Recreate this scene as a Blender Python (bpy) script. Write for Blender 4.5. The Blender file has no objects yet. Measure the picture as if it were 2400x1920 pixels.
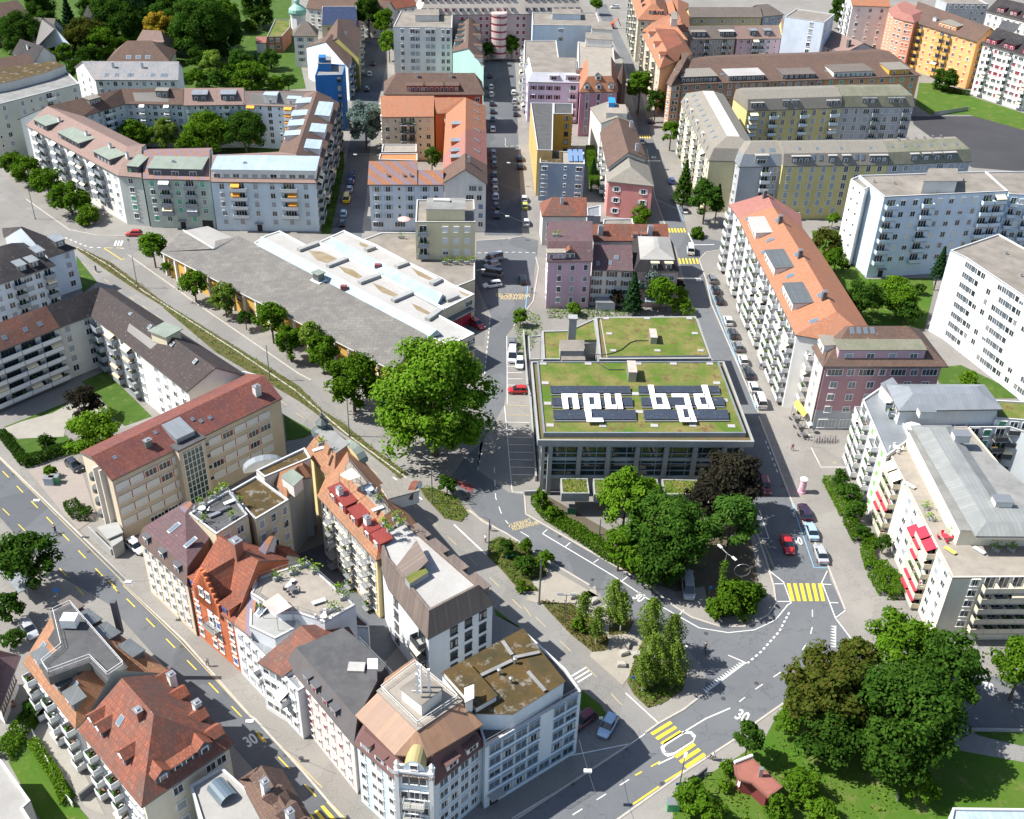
import bpy, math, random
from mathutils import Vector, Matrix
from mathutils.noise import noise as pnoise
PI = math.pi
random.seed(7)
SC = bpy.context.scene
COL = SC.collection
# ---------------------------------------------------------------- camera, world, sun
H = 118.0
CF = 2478.0; CPITCH = math.radians(33.19); CROLL = math.radians(-1.84)
cam_d = bpy.data.cameras.new('camera'); cam = bpy.data.objects.new('camera', cam_d); COL.objects.link(cam)
cp, sp, cr, sr = math.cos(CPITCH), math.sin(CPITCH), math.cos(CROLL), math.sin(CROLL)
RX = Vector((cr, -sr*sp, -sr*cp)); RY = Vector((-sr, -cr*sp, -cr*cp)); RZ = Vector((0, cp, -sp))   # right, down, forward
M3 = Matrix((RX, -RY, -RZ)).transposed()
cam.matrix_world = Matrix.Translation((0, 0, H)) @ M3.to_4x4()
cam_d.sensor_fit = 'HORIZONTAL'; cam_d.sensor_width = 36; cam_d.lens = 36*CF/2400
cam_d.clip_start = 1; cam_d.clip_end = 6000
SC.camera = cam
SUN_EL = math.radians(50); SUN_AZ = math.radians(2)      # shadows fall towards +X, slightly +Y
w = bpy.data.worlds.new('World'); SC.world = w; w.use_nodes = True
nt = w.node_tree; bg = nt.nodes['Background']
sky = nt.nodes.new('ShaderNodeTexSky'); sky.sky_type = 'NISHITA'; sky.sun_disc = False
sky.sun_elevation = SUN_EL; sky.sun_rotation = math.radians(-88-0); sky.air_density = 1.0; sky.dust_density = 1.2
nt.links.new(sky.outputs[0], bg.inputs[0]); bg.inputs[1].default_value = 0.1
sd = bpy.data.lights.new('sun', 'SUN'); sd.energy = 5.0; sd.angle = math.radians(.55); sd.color = (1, .965, .9)
so = bpy.data.objects.new('sun', sd); COL.objects.link(so); so.location = (-100, 0, 300)
ldir = Vector((math.cos(SUN_EL)*math.cos(SUN_AZ), math.cos(SUN_EL)*math.sin(SUN_AZ), -math.sin(SUN_EL)))
so.rotation_euler = ldir.to_track_quat('-Z', 'Y').to_euler()
SC.view_settings.view_transform = 'Standard'; SC.view_settings.look = 'None'; SC.view_settings.exposure = 0.8
SC.view_settings.gamma = 1
SC.render.engine = 'CYCLES'
SC.cycles.max_bounces = 5; SC.cycles.diffuse_bounces = 3; SC.cycles.transparent_max_bounces = 4
# ---------------------------------------------------------------- survey helpers: a spot in the photograph -> metres on the ground
def G(x, y, z=0.0):
 a, b = x-1200, y-960
 d = RX*a + RY*b + RZ*CF
 t = (H-z)/-d.z
 return Vector((d.x*t, d.y*t))
OX = (0, 600, 1200, 1700); OY = (0, 460, 920, 1360)
def PX(s):
 out = []; t = None
 for tok in s.replace('\n', ' ').split():
  if ':' in tok: t, tok = tok.split(':')
  x, y = map(float, tok.split(','))
  if t == 'W': out.append((x*1.1132, y*1.1132))
  elif t == 'P': out.append((x, y))
  else: out.append((x/3.08+OX[int(t[0])], y/3.08+OY[int(t[1])]))
 return out
def E(s, z=0.0): return [G(x, y, z) for x, y in PX(s)]
def E1(s, z=0.0): return E(s, z)[0]
# ---------------------------------------------------------------- naming
def tag(o, label=None, cat=None, group=None, kind=None):
 if label: o['label'] = label
 if cat: o['category'] = cat
 if group: o['group'] = group
 if kind: o['kind'] = kind
 return o
def empty(name, loc, label=None, cat=None, group=None, rz=0.0):
 o = bpy.data.objects.new(name, None); COL.objects.link(o); o.location = loc; o.rotation_euler = (0, 0, rz)
 o.empty_display_size = .5
 return tag(o, label, cat, group)
def copy_tree(o, parent=None):
 c = o.copy(); COL.objects.link(c)
 if parent is not None: c.parent = parent
 for ch in o.children: copy_tree(ch, c)
 return c
# ---------------------------------------------------------------- materials
MATS = {}
def newmat(name):
 m = bpy.data.materials.new(name); m.use_nodes = True
 n = m.node_tree; b = n.nodes['Principled BSDF']
 return m, n, b, n.nodes.new, n.links.new
def sock(n, names, outp=False):
 for s in (n.outputs if outp else n.inputs):
  if s.name == names and s.enabled: return s
def mixc(N, L, a, b, fac, mode='MIX'):
 m = N('ShaderNodeMix'); m.data_type = 'RGBA'; m.blend_type = mode
 A = [s for s in m.inputs if s.type == 'RGBA']; F = m.inputs[0]
 for s, v in ((A[0], a), (A[1], b), (F, fac)):
  if hasattr(v, 'links') or hasattr(v, 'is_output'): L(v, s)
  elif isinstance(v, (int, float)): s.default_value = v
  else: s.default_value = (v[0], v[1], v[2], 1)
 return [s for s in m.outputs if s.type == 'RGBA'][0]
def ramp(N, L, src, lo, hi):
 r = N('ShaderNodeMapRange'); r.inputs[1].default_value = lo; r.inputs[2].default_value = hi
 L(src, r.inputs[0]); return r.outputs[0]
def vec(N, kind='obj', scale=(1, 1, 1)):
 t = N('ShaderNodeTexCoord' if kind != 'pos' else 'ShaderNodeNewGeometry')
 out = t.outputs['UV'] if kind == 'uv' else (t.outputs['Position'] if kind == 'pos' else t.outputs['Object'])
 return out
def mapping(N, L, v, scale, loc=(0, 0, 0), rot=0):
 m = N('ShaderNodeMapping'); m.inputs['Scale'].default_value = scale; m.inputs['Location'].default_value = loc
 m.inputs['Rotation'].default_value = (0, 0, rot); L(v, m.inputs[0]); return m.outputs[0]
def noisef(N, L, v, scale, detail=3, rough=.6):
 n = N('ShaderNodeTexNoise'); n.inputs['Scale'].default_value = scale; n.inputs['Detail'].default_value = detail
 n.inputs['Roughness'].default_value = rough; L(v, n.inputs['Vector']); return n.outputs['Fac']
def sh(c, f): return tuple(min(1, x*f) for x in c)
def plain(name, c, rough=.6, metal=0.0, spec=.5, emit=None):
 k = ('plain', name)
 if k in MATS: return MATS[k]
 m, n, b, N, L = newmat(name)
 b.inputs['Base Color'].default_value = (*c, 1); b.inputs['Roughness'].default_value = rough; b.inputs['Metallic'].default_value = metal
 b.inputs['Specular IOR Level'].default_value = spec
 MATS[k] = m; return m
def varied(name, c, c2=None, scale=.25, fine=3.0, rough=.85, amount=.6, bump=0.0, coord='pos', c3=None):
 """noise-mottled surface: broad stains and fine grain"""
 k = ('v', name)
 if k in MATS: return MATS[k]
 m, n, b, N, L = newmat(name)
 c2 = c2 or sh(c, .72)
 v = vec(N, coord)
 f1 = ramp(N, L, noisef(N, L, v, scale, 5, .65), .38, .66)
 f2 = ramp(N, L, noisef(N, L, v, fine, 3), .3, .7)
 mu = N('ShaderNodeMath'); mu.operation = 'MULTIPLY'; L(f1, mu.inputs[0]); mu.inputs[1].default_value = amount
 base = mixc(N, L, c, c2, mu.outputs[0])
 if c3:
  f3 = ramp(N, L, noisef(N, L, v, scale*2.3, 4, .7), .55, .66)
  base = mixc(N, L, base, c3, f3)
 mu2 = N('ShaderNodeMath'); mu2.operation = 'MULTIPLY'; L(f2, mu2.inputs[0]); mu2.inputs[1].default_value = .35
 dark = mixc(N, L, base, (0, 0, 0), .25)
 out = mixc(N, L, base, dark, mu2.outputs[0])
 L(out, b.inputs['Base Color']); b.inputs['Roughness'].default_value = rough
 b.inputs['Specular IOR Level'].default_value = .25
 if bump:
  bp = N('ShaderNodeBump'); bp.inputs['Strength'].default_value = bump; bp.inputs['Distance'].default_value = .1
  L(noisef(N, L, v, fine, 3), bp.inputs['Height']); L(bp.outputs[0], b.inputs['Normal'])
 MATS[k] = m; return m
def asphalt(name, c, c2):
 """worn road surface: broad tone changes, a few repair patches, fine cracks and grain"""
 k = ('v', name)
 if k in MATS: return MATS[k]
 m, n, b, N, L = newmat(name); v = vec(N, 'pos')
 a = mixc(N, L, c, c2, ramp(N, L, noisef(N, L, v, .09, 6, .7), .36, .66))
 vo = N('ShaderNodeTexVoronoi'); vo.distance = 'CHEBYCHEV'; vo.inputs['Scale'].default_value = .1; L(mapping(N, L, v, (1, .6, 1), (0, 0, 0), .5), vo.inputs['Vector']); sx = N('ShaderNodeSeparateColor'); L(vo.outputs['Color'], sx.inputs[0])
 mu = N('ShaderNodeMath'); mu.operation = 'MULTIPLY'; L(ramp(N, L, sx.outputs[0], .72, .74), mu.inputs[0]); mu.inputs[1].default_value = .5; a = mixc(N, L, a, sh(c, .72), mu.outputs[0])
 ve = N('ShaderNodeTexVoronoi'); ve.feature = 'DISTANCE_TO_EDGE'; ve.inputs['Scale'].default_value = .11; nv = N('ShaderNodeTexNoise'); nv.inputs['Scale'].default_value = .5; L(v, nv.inputs['Vector']); ad = N('ShaderNodeVectorMath'); ad.operation = 'ADD'; L(v, ad.inputs[0]); sc = N('ShaderNodeVectorMath'); sc.operation = 'SCALE'; sc.inputs['Scale'].default_value = 5; L(nv.outputs['Color'], sc.inputs[0]); L(sc.outputs[0], ad.inputs[1]); L(ad.outputs[0], ve.inputs['Vector'])
 cr = ramp(N, L, ve.outputs['Distance'], .016, .004); mu = N('ShaderNodeMath'); mu.operation = 'MULTIPLY'; L(cr, mu.inputs[0]); mu.inputs[1].default_value = .35; a = mixc(N, L, a, sh(c, .45), mu.outputs[0])
 a = mixc(N, L, a, sh(c, 1.25), ramp(N, L, noisef(N, L, v, 5, 3), .45, .9))
 L(a, b.inputs['Base Color']); b.inputs['Roughness'].default_value = .9; b.inputs['Specular IOR Level'].default_value = .25; MATS[k] = m; return m
def plaster(name, c):
 """painted render: streaks of dirt running down plus soft stains"""
 k = ('pl', name)
 if k in MATS: return MATS[k]
 m, n, b, N, L = newmat(name)
 uv = vec(N, 'uv'); pos = vec(N, 'pos')
 st = ramp(N, L, noisef(N, L, mapping(N, L, uv, (1.1, .07, 1)), 1.0, 4), .45, .8)
 f1 = ramp(N, L, noisef(N, L, pos, .18, 4), .4, .75)
 f2 = ramp(N, L, noisef(N, L, pos, 5, 2), .2, .8)
 a = mixc(N, L, c, sh(c, .82), f1);
 mu = N('ShaderNodeMath'); mu.operation = 'MULTIPLY'; L(st, mu.inputs[0]); mu.inputs[1].default_value = .4
 a = mixc(N, L, a, (c[0]*.72, c[1]*.7, c[2]*.66), mu.outputs[0])
 mu = N('ShaderNodeMath'); mu.operation = 'MULTIPLY'; L(f2, mu.inputs[0]); mu.inputs[1].default_value = .12
 a = mixc(N, L, a, sh(c, .6), mu.outputs[0])
 L(a, b.inputs['Base Color']); b.inputs['Roughness'].default_value = .88; b.inputs['Specular IOR Level'].default_value = .2
 MATS[k] = m; return m
def tiles(name, c, c2, c3=None, tw=.4, th=.55, patch=0.0):
 """clay roof tiles laid in rows along the eaves (uv in metres, v up the slope)"""
 k = ('t', name)
 if k in MATS: return MATS[k]
 m, n, b, N, L = newmat(name)
 c, c2 = sh(c, .8), sh(c2, .72); uv = vec(N, 'uv'); pos = vec(N, 'pos')
 br = N('ShaderNodeTexBrick'); L(uv, br.inputs['Vector']); br.inputs['Scale'].default_value = 1
 br.inputs['Brick Width'].default_value = tw; br.inputs['Row Height'].default_value = th
 br.inputs['Mortar Size'].default_value = .035; br.inputs['Mortar Smooth'].default_value = .6
 br.inputs['Color1'].default_value = (*c, 1); br.inputs['Color2'].default_value = (*c2, 1); br.inputs['Mortar'].default_value = (*sh(c, .42), 1)
 br.inputs['Bias'].default_value = -.1
 f1 = ramp(N, L, noisef(N, L, pos, .22, 5, .7), .42, .7)
 a = mixc(N, L, br.outputs[0], sh(c3 or sh(c, .6), .8), f1)
 f2 = ramp(N, L, noisef(N, L, mapping(N, L, uv, (1.3, .12, 1)), 1, 3), .5, .8)
 mu = N('ShaderNodeMath'); mu.operation = 'MULTIPLY'; L(f2, mu.inputs[0]); mu.inputs[1].default_value = .5
 a = mixc(N, L, a, sh(c, .55), mu.outputs[0])
 f4 = ramp(N, L, noisef(N, L, mapping(N, L, uv, (2.2, 1.6, 1)), 1.0, 2), .3, .7)
 mu = N('ShaderNodeMath'); mu.operation = 'MULTIPLY'; L(f4, mu.inputs[0]); mu.inputs[1].default_value = .35
 a = mixc(N, L, a, sh(c2, 1.3), mu.outputs[0])
 a = mixc(N, L, a, (.3, .28, .24), ramp(N, L, noisef(N, L, pos, 1.7, 3, .75), .62, .8)); a = mixc(N, L, a, sh(c, .35), ramp(N, L, noisef(N, L, pos, .9, 4, .8), .6, .85))
 if patch:
  wv = N('ShaderNodeTexWave'); wv.bands_direction = 'DIAGONAL'; wv.inputs['Scale'].default_value = patch; wv.inputs['Distortion'].default_value = 1.5
  L(uv, wv.inputs[0]); a = mixc(N, L, a, (.2, .16, .2), ramp(N, L, wv.outputs[1], .5, .9))
 L(a, b.inputs['Base Color']); b.inputs['Roughness'].default_value = .8; b.inputs['Specular IOR Level'].default_value = .25
 bp = N('ShaderNodeBump'); bp.inputs['Strength'].default_value = .5; bp.inputs['Distance'].default_value = .08
 L(br.outputs['Fac'], bp.inputs['Height']); bp.invert = True; L(bp.outputs[0], b.inputs['Normal'])
 MATS[k] = m; return m
def seam(name, c, pitch=.55, rough=.45, metal=.35, c2=None):
 """standing-seam sheet metal or boards: lines running up the slope"""
 k = ('s', name)
 if k in MATS: return MATS[k]
 m, n, b, N, L = newmat(name)
 uv = vec(N, 'uv'); pos = vec(N, 'pos')
 br = N('ShaderNodeTexBrick'); L(uv, br.inputs['Vector']); br.inputs['Scale'].default_value = 1; br.offset = 0
 br.inputs['Brick Width'].default_value = pitch; br.inputs['Row Height'].default_value = 60
 br.inputs['Mortar Size'].default_value = .045; br.inputs['Mortar Smooth'].default_value = .4
 br.inputs['Color1'].default_value = (*c, 1); br.inputs['Color2'].default_value = (*(c2 or sh(c, .85)), 1); br.inputs['Mortar'].default_value = (*sh(c, .68), 1)
 f1 = ramp(N, L, noisef(N, L, pos, .3, 5, .7), .4, .75)
 a = mixc(N, L, br.outputs[0], sh(c, .68), f1)
 L(a, b.inputs['Base Color']); b.inputs['Roughness'].default_value = rough; b.inputs['Metallic'].default_value = metal
 MATS[k] = m; return m
def vary_by_object(name, c, rough=.3, spec=.5, clear=0):
 return plain(name, c, rough, 0, spec)
# ---------------------------------------------------------------- mesh helpers
def mesh(name, V, F, mats, parent=None, mi=None, smooth=False, uv=True, loc=None):
 """one mesh object from world-space points; origin at its parent's base (or loc)"""
 off = Vector(loc) if loc is not None else (parent_world(parent) if parent is not None else Vector((0, 0, 0)))
 me = bpy.data.meshes.new(name)
 me.from_pydata([tuple(Vector(v)-off) for v in V], [], F)
 if not isinstance(mats, (list, tuple)): mats = [mats]
 for m in mats: me.materials.append(m)
 if mi is not None: me.polygons.foreach_set('material_index', mi)
 if uv:
  lay = me.uv_layers.new(name='UVMap'); dat = lay.data; vs = me.vertices
  for p in me.polygons:
   n = p.normal
   if abs(n.z) > .985 or n.length < .1: u = Vector((1, 0, 0)); v = Vector((0, 1, 0))
   else:
    u = Vector((-n.y, n.x, 0)).normalized(); v = n.cross(u)
   for li in p.loop_indices:
    co = vs[me.loops[li].vertex_index].co + off
    dat[li].uv = (co.dot(u), co.dot(v))
 if smooth: me.polygons.foreach_set('use_smooth', [True]*len(me.polygons))
 me.update()
 o = bpy.data.objects.new(name, me); COL.objects.link(o)
 if parent is not None: o.parent = parent
 elif loc is not None: o.location = loc
 return o
def parent_world(p):
 v = Vector((0, 0, 0))
 while p is not None: v += Vector(p.location); p = p.parent
 return v
class MB:
 """collects shapes for ONE mesh object"""
 def __init__(s): s.V = []; s.F = []; s.I = []
 def add(s, V, F, mi=0):
  k = len(s.V); s.V += [Vector(v) for v in V]; s.F += [tuple(i+k for i in f) for f in F]; s.I += [mi]*len(F); return s
 def box(s, c, d, ux=(1, 0), mi=0):
  """box centred at c (x,y,z) sized d along ux, perpendicular, z"""
  u = Vector((ux[0], ux[1], 0)).normalized()*d[0]/2; v = Vector((-ux[1], ux[0], 0)).normalized()*d[1]/2; z = Vector((0, 0, d[2]/2)); c = Vector(c)
  V = [c+a*u+b*v+e*z for e in (-1, 1) for a, b in ((-1, -1), (1, -1), (1, 1), (-1, 1))]
  return s.add(V, [(3, 2, 1, 0), (4, 5, 6, 7), (0, 1, 5, 4), (1, 2, 6, 5), (2, 3, 7, 6), (3, 0, 4, 7)], mi)
 def prism(s, poly, z0, z1, mi=0, top=True, bottom=False, mtop=None):
  n = len(poly); V = [(p[0], p[1], z0) for p in poly]+[(p[0], p[1], z1) for p in poly]
  F = [(i, (i+1) % n, (i+1) % n+n, i+n) for i in range(n)]
  s.add(V, F, mi)
  if top: s.add(V[n:], [tuple(range(n))], mi if mtop is None else mtop)
  if bottom: s.add(V[:n], [tuple(reversed(range(n)))], mi)
  return s
 def rod(s, a, b, r, n=6, mi=0, r2=None):
  a = Vector(a); b = Vector(b); d = (b-a).normalized(); x = d.orthogonal().normalized(); y = d.cross(x); r2 = r if r2 is None else r2
  V = [a+(x*math.cos(2*PI*i/n)+y*math.sin(2*PI*i/n))*r for i in range(n)]+[b+(x*math.cos(2*PI*i/n)+y*math.sin(2*PI*i/n))*r2 for i in range(n)]
  return s.add(V, [(i, (i+1) % n, (i+1) % n+n, i+n) for i in range(n)]+[tuple(reversed(range(n))), tuple(range(n, 2*n))], mi)
 def lathe(s, c, prof, n=12, mi=0):
  c = Vector(c); V = []; m = len(prof)
  for r, z in prof:
   for i in range(n): V.append(c+Vector((r*math.cos(2*PI*i/n), r*math.sin(2*PI*i/n), z)))
  F = [(j*n+i, j*n+(i+1) % n, (j+1)*n+(i+1) % n, (j+1)*n+i) for j in range(m-1) for i in range(n)]
  F.append(tuple((m-1)*n+i for i in range(n)))
  return s.add(V, F, mi)
 def slab(s, V, F, t, mi=0, me=None):
  """surface V,F with thickness t downwards; edges and underside take material me"""
  V = [Vector(v) for v in V]; n = len(V); me = mi if me is None else me
  W = V+[v-Vector((0, 0, t)) for v in V]
  s.add(W, [tuple(f) for f in F], mi)
  cnt = {}
  for f in F:
   for i in range(len(f)):
    a, b = f[i], f[(i+1) % len(f)]; cnt[(a, b)] = 1
  side = [(b, a, a+n, b+n) for (a, b) in cnt if (b, a) not in cnt]
  s.add(W, side+[tuple(i+n for i in reversed(f)) for f in F], me)
  return s
 def build(s, name, mats, parent=None, smooth=False, loc=None, uv=True):
  return mesh(name, s.V, s.F, mats, parent, s.I, smooth, uv, loc)
def area(P): return .5*sum(P[i][0]*P[(i+1) % len(P)][1]-P[(i+1) % len(P)][0]*P[i][1] for i in range(len(P)))
def ccw(P): P = [Vector((p[0], p[1])) for p in P]; return P if area(P) > 0 else P[::-1]
def inset(P, d):
 """offset a counter-clockwise polygon inwards by d (number, or one per edge)"""
 n = len(P); out = []
 dd = d if isinstance(d, (list, tuple)) else [d]*n
 for i in range(n):
  a, b, c = P[i-1], P[i], P[(i+1) % n]
  u = (b-a).normalized(); v = (c-b).normalized()
  nu = Vector((-u.y, u.x)); nv = Vector((-v.y, v.x))
  d1, d2 = dd[i-1], dd[i]
  det = u.x*v.y-u.y*v.x
  if abs(det) < .02: out.append(b+nu*d1); continue
  p, q = b+nu*d1, b+nv*d2
  t = ((q.x-p.x)*v.y-(q.y-p.y)*v.x)/det
  out.append(p+u*t)
 return out
def quad(A, B, depth):
 u = (B-A).normalized(); n = Vector((-u.y, u.x)); return [A, B, B+n*depth, A+n*depth]
def eidx(x, a_, b_):
 A, B = E1(a_, x.h), E1(b_, x.h)
 return min(range(x.n), key=lambda i: min((x.P[i]-A).length+(x.P[(i+1) % x.n]-B).length, (x.P[i]-B).length+(x.P[(i+1) % x.n]-A).length))
def lerp(a, b, t): return a+(b-a)*t
def v3(p, z): return Vector((p[0], p[1], z))
# ---------------------------------------------------------------- palette
WHITE = plaster('white_render', (.72, .71, .68)); OFFW = plaster('offwhite_render', (.66, .65, .6)); CREAM = plaster('cream_render', (.68, .61, .44))
PALEG = plaster('pale_green_render', (.5, .56, .48)); YELLOW = plaster('yellow_render', (.62, .54, .24)); GREYW = plaster('grey_render', (.42, .44, .46))
LILAC = plaster('lilac_render', (.66, .62, .74)); PINK = plaster('pink_render', (.6, .28, .26)); MAUVE = plaster('mauve_render', (.46, .27, .29)); ROSE = plaster('rose_render', (.62, .42, .5))
BLUEW = plaster('blue_wall_paint', (.03, .16, .42)); BLUEG = plaster('blue_grey_render', (.25, .33, .42)); SKYW = plaster('sky_render', (.62, .7, .8)); BEIGE = plaster('beige_render', (.58, .49, .37))
ORANGEW = plaster('orange_render', (.72, .36, .14)); REDW = plaster('red_render', (.5, .1, .06)); TERRA = plaster('terracotta_render', (.55, .17, .08)); TEAL = plaster('teal_render', (.35, .55, .5))
OCHRE = plaster('ochre_render', (.6, .36, .08)); PALEP = plaster('pale_pink_render', (.7, .62, .58)); CONC = varied('concrete', (.34, .345, .335), scale=.3, fine=4, rough=.9); PALEB = plaster('pale_blue_render', (.58, .68, .76))
BRICKW = plaster('old_brick_wall', (.36, .17, .11)); BROWNW = plaster('brown_render', (.4, .24, .16)); DKWALL = plaster('dark_wall', (.12, .12, .13)); YGREEN = plaster('yellow_green_render', (.55, .55, .25)); SALMON = plaster('salmon_render', (.7, .38, .26))
T_BROWN = tiles('brown_tiles', (.2, .125, .09), (.16, .1, .08), (.11, .08, .07)); T_RED = tiles('red_tiles', (.4, .13, .07), (.27, .09, .055), (.16, .08, .06))
T_ORANGE = tiles('orange_tiles', (.52, .23, .13), (.46, .19, .1), (.36, .18, .12)); T_DARK = tiles('dark_tiles', (.05, .045, .05), (.035, .033, .036), (.07, .06, .06))
T_PINKB = tiles('pinkish_brown_tiles', (.36, .25, .21), (.31, .215, .19), (.27, .18, .15)); T_MIX = tiles('mixed_patched_tiles', (.42, .24, .17), (.34, .19, .15), (.24, .17, .17), patch=.22)
T_MIXO = tiles('orange_mixed_tiles', (.5, .22, .1), (.42, .18, .09), (.24, .16, .16), patch=.16); T_GREYB = tiles('grey_brown_tiles', (.24, .2, .17), (.2, .165, .145), (.15, .13, .12))
T_GREY = tiles('pale_grey_tiles', (.36, .37, .38), (.3, .31, .33), (.42, .36, .33)); T_MAUVE = tiles('purple_brown_tiles', (.2, .11, .12), (.15, .09, .1), (.12, .1, .1)); T_OLD = tiles('old_red_tiles', (.34, .115, .07), (.21, .09, .065), (.12, .1, .09), tw=.55, th=.8)
T_LORANGE = tiles('old_orange_tiles', (.46, .235, .13), (.36, .17, .1), (.25, .15, .09)); T_ROSE = tiles('rose_tiles', (.45, .2, .17), (.4, .17, .14), (.32, .15, .12))
SHEET = varied('fibre_cement_sheet', (.34, .33, .31), (.25, .24, .23), scale=.2, fine=2.5, rough=.9)
HALLR = tiles('weathered_grey_sheet', (.26, .245, .22), (.2, .19, .175), (.15, .142, .135), tw=1.6, th=1.1)
ETERNIT = tiles('beige_slate', (.36, .33, .28), (.31, .285, .245), (.25, .235, .2), tw=.4, th=.3); ETGREEN = tiles('mossy_slate', (.25, .26, .18), (.22, .225, .16), (.3, .27, .22), tw=.4, th=.3)
ZINC = seam('zinc', (.33, .355, .375)); ZINCD = seam('dark_zinc', (.17, .185, .19)); COPPERB = seam('brown_copper', (.3, .17, .1), rough=.6, metal=0, c2=(.21, .13, .09), pitch=.9); VERDI = seam('verdigris', (.26, .3, .25), rough=.7, metal=.1)
BLUEM = seam('pale_blue_metal', (.42, .52, .6), pitch=.8, rough=.5, metal=.1); WOODC = seam('grey_wood_boards', (.2, .155, .13), pitch=.4, rough=.85, metal=0, c2=(.12, .095, .085)); REDM = seam('red_sheet', (.32, .06, .05), rough=.5)
GRAVEL = varied('roof_gravel', (.25, .225, .195), (.16, .145, .125), scale=.25, fine=6, rough=.95, amount=.8); GRAVELG = varied('grey_gravel', (.26, .26, .25), (.16, .16, .155), scale=.3, fine=5, rough=.95, amount=.8)
BITUM = varied('dark_bitumen', (.075, .075, .078), (.12, .12, .12), scale=.5, fine=1.6, rough=.85); MOSSR = varied('mossy_roof', (.095, .06, .02), (.05, .042, .02), scale=.28, fine=2.6, rough=.95, amount=1, c3=(.2, .185, .16))
WROOF = varied('white_membrane', (.4, .39, .375), (.29, .275, .25), scale=.15, fine=2, rough=.7, amount=.5); GREENR = varied('sedum_roof', (.075, .135, .015), (.2, .17, .06), scale=.22, fine=2.6, rough=.95, amount=1, c3=(.13, .08, .04), bump=.8)
TERRACE = varied('terrace_paving', (.32, .285, .24), (.22, .2, .175), scale=.5, fine=3, rough=.9)
GLASS = plain('window_glass', (.025, .035, .042), .08, 0, .8); GLASS2 = plain('bright_window_glass', (.09, .11, .13), .12, 0, .9); CURT = plain('curtain', (.42, .4, .36), .9); GLASSG = plain('green_glass', (.03, .07, .06), .1, 0, .8)
FRW = plain('white_frame', (.75, .75, .73), .5); FRD = plain('dark_frame', (.06, .06, .065), .5); FRB = plain('brown_frame', (.18, .1, .06), .6)
BL_GREY = plain('grey_blind', (.3, .33, .36), .6); BL_WHITE = plain('white_blind', (.62, .62, .6), .6); BL_BEIGE = plain('beige_blind', (.55, .42, .36), .6); BL_GREEN = plain('green_blind', (.12, .4, .26), .6); BL_RED = plain('red_blind', (.24, .03, .05), .6)
SH_BLUE = plain('blue_grey_shutter', (.14, .22, .32), .6); SH_BROWN = plain('brown_shutter', (.16, .08, .04), .6); SH_WHITE = plain('white_shutter', (.7, .7, .7), .6); SH_GREEN = plain('green_shutter', (.03, .25, .12), .6); SH_MAROON = plain('maroon_shutter', (.16, .03, .08), .6); SH_ORANGE = plain('orange_shutter', (.6, .12, .03), .6); SH_PALE = plain('pale_blue_shutter', (.32, .45, .58), .6)
AW_ORANGE = plain('orange_cloth', (.85, .36, .05), .85); AW_PEACH = plain('peach_cloth', (.8, .5, .3), .85); AW_WHITE = plain('white_cloth', (.78, .77, .74), .85); AW_CREAM = plain('cream_cloth', (.75, .66, .46), .85); AW_RED = plain('red_cloth', (.6, .025, .05), .85); AW_YELLOW = plain('yellow_cloth', (.8, .6, .1), .85); AW_PINK = plain('pink_cloth', (.75, .42, .38), .85)
RL_WHITE = plain('white_railing', (.66, .67, .67), .6); RL_GREY = plain('grey_railing', (.25, .28, .31), .6); RL_DARK = plain('dark_railing', (.05, .055, .06), .6); RL_BLUE = plain('pale_blue_railing', (.5, .6, .68), .6); RL_CONC = CONC
METAL = plain('grey_metal', (.35, .36, .37), .4, .6); DARK = plain('dark_shade', (.02, .02, .022), .8); POTG = plain('plant_green', (.06, .14, .02), .9); CHIM = plaster('chimney_render', (.6, .6, .58)); CHIMB = plaster('brick_chimney', (.3, .13, .09))
# ---------------------------------------------------------------- facade pieces (meshes shared, local +x along the wall, -y out of the wall)
LIB = {}
def part(key, make):
 if key not in LIB:
  mb, mats, nm = make(); me_o = mb.build(nm, mats, None, loc=(0, 0, 0)); LIB[key] = me_o.data
  bpy.data.objects.remove(me_o)
 return LIB[key]
def put(me, name, root, p, z, u):
 o = bpy.data.objects.new(name, me); COL.objects.link(o)
 if root is not None: o.parent = root; q = v3(p, z)-parent_world(root)
 else: q = v3(p, z)
 o.location = q; o.rotation_euler = (0, 0, math.atan2(u[1], u[0])); return o
def win(w, h, state, fm, bm, sill=True, hood=False):
 def mk():
  b = MB(); t = .1
  b.add([(-w/2, -.02, 0), (w/2, -.02, 0), (w/2, -.02, h), (-w/2, -.02, h)], [(0, 1, 2, 3)], 1)
  for x in (-w/2-t/2, w/2+t/2): b.box((x, -.04, h/2), (t, .1, h), mi=0)
  b.box((0, -.1, h+t/2), (w+2*t, .24, t), mi=0)
  if sill: b.box((0, -.09, -t/2), (w+.3, .2, t), mi=0)
  n = max(1, round(w/.75))
  for i in range(1, n): b.box((-w/2+w*i/n, -.035, h/2), (.07, .03, h), mi=0)
  if hood: b.box((0, -.1, h+.2), (w+.4, .24, .12), mi=0)
  if state == 4: [b.box((x, -.03, h/2), (w*.22, .012, h), mi=3) for x in (-w*.38, w*.38)]
  f = {0: 0, 1: .45, 2: 1, 3: .22, 4: 0}[state]
  if f: b.box((0, -.05, h-h*f/2), (w-.02, .03, h*f), mi=2)
  return b, [fm, GLASS if (int(w*10)+int(h*10)+state) % 3 else GLASS2, bm, CURT], 'window'
 return part(('win', w, h, state, fm.name, bm.name, sill, hood), mk)
def shutter(h, m, w=.5):
 return part(('shut', h, m.name, w), lambda: (MB().box((0, -.05, h/2), (w, .06, h)), [m], 'shutter'))
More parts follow.
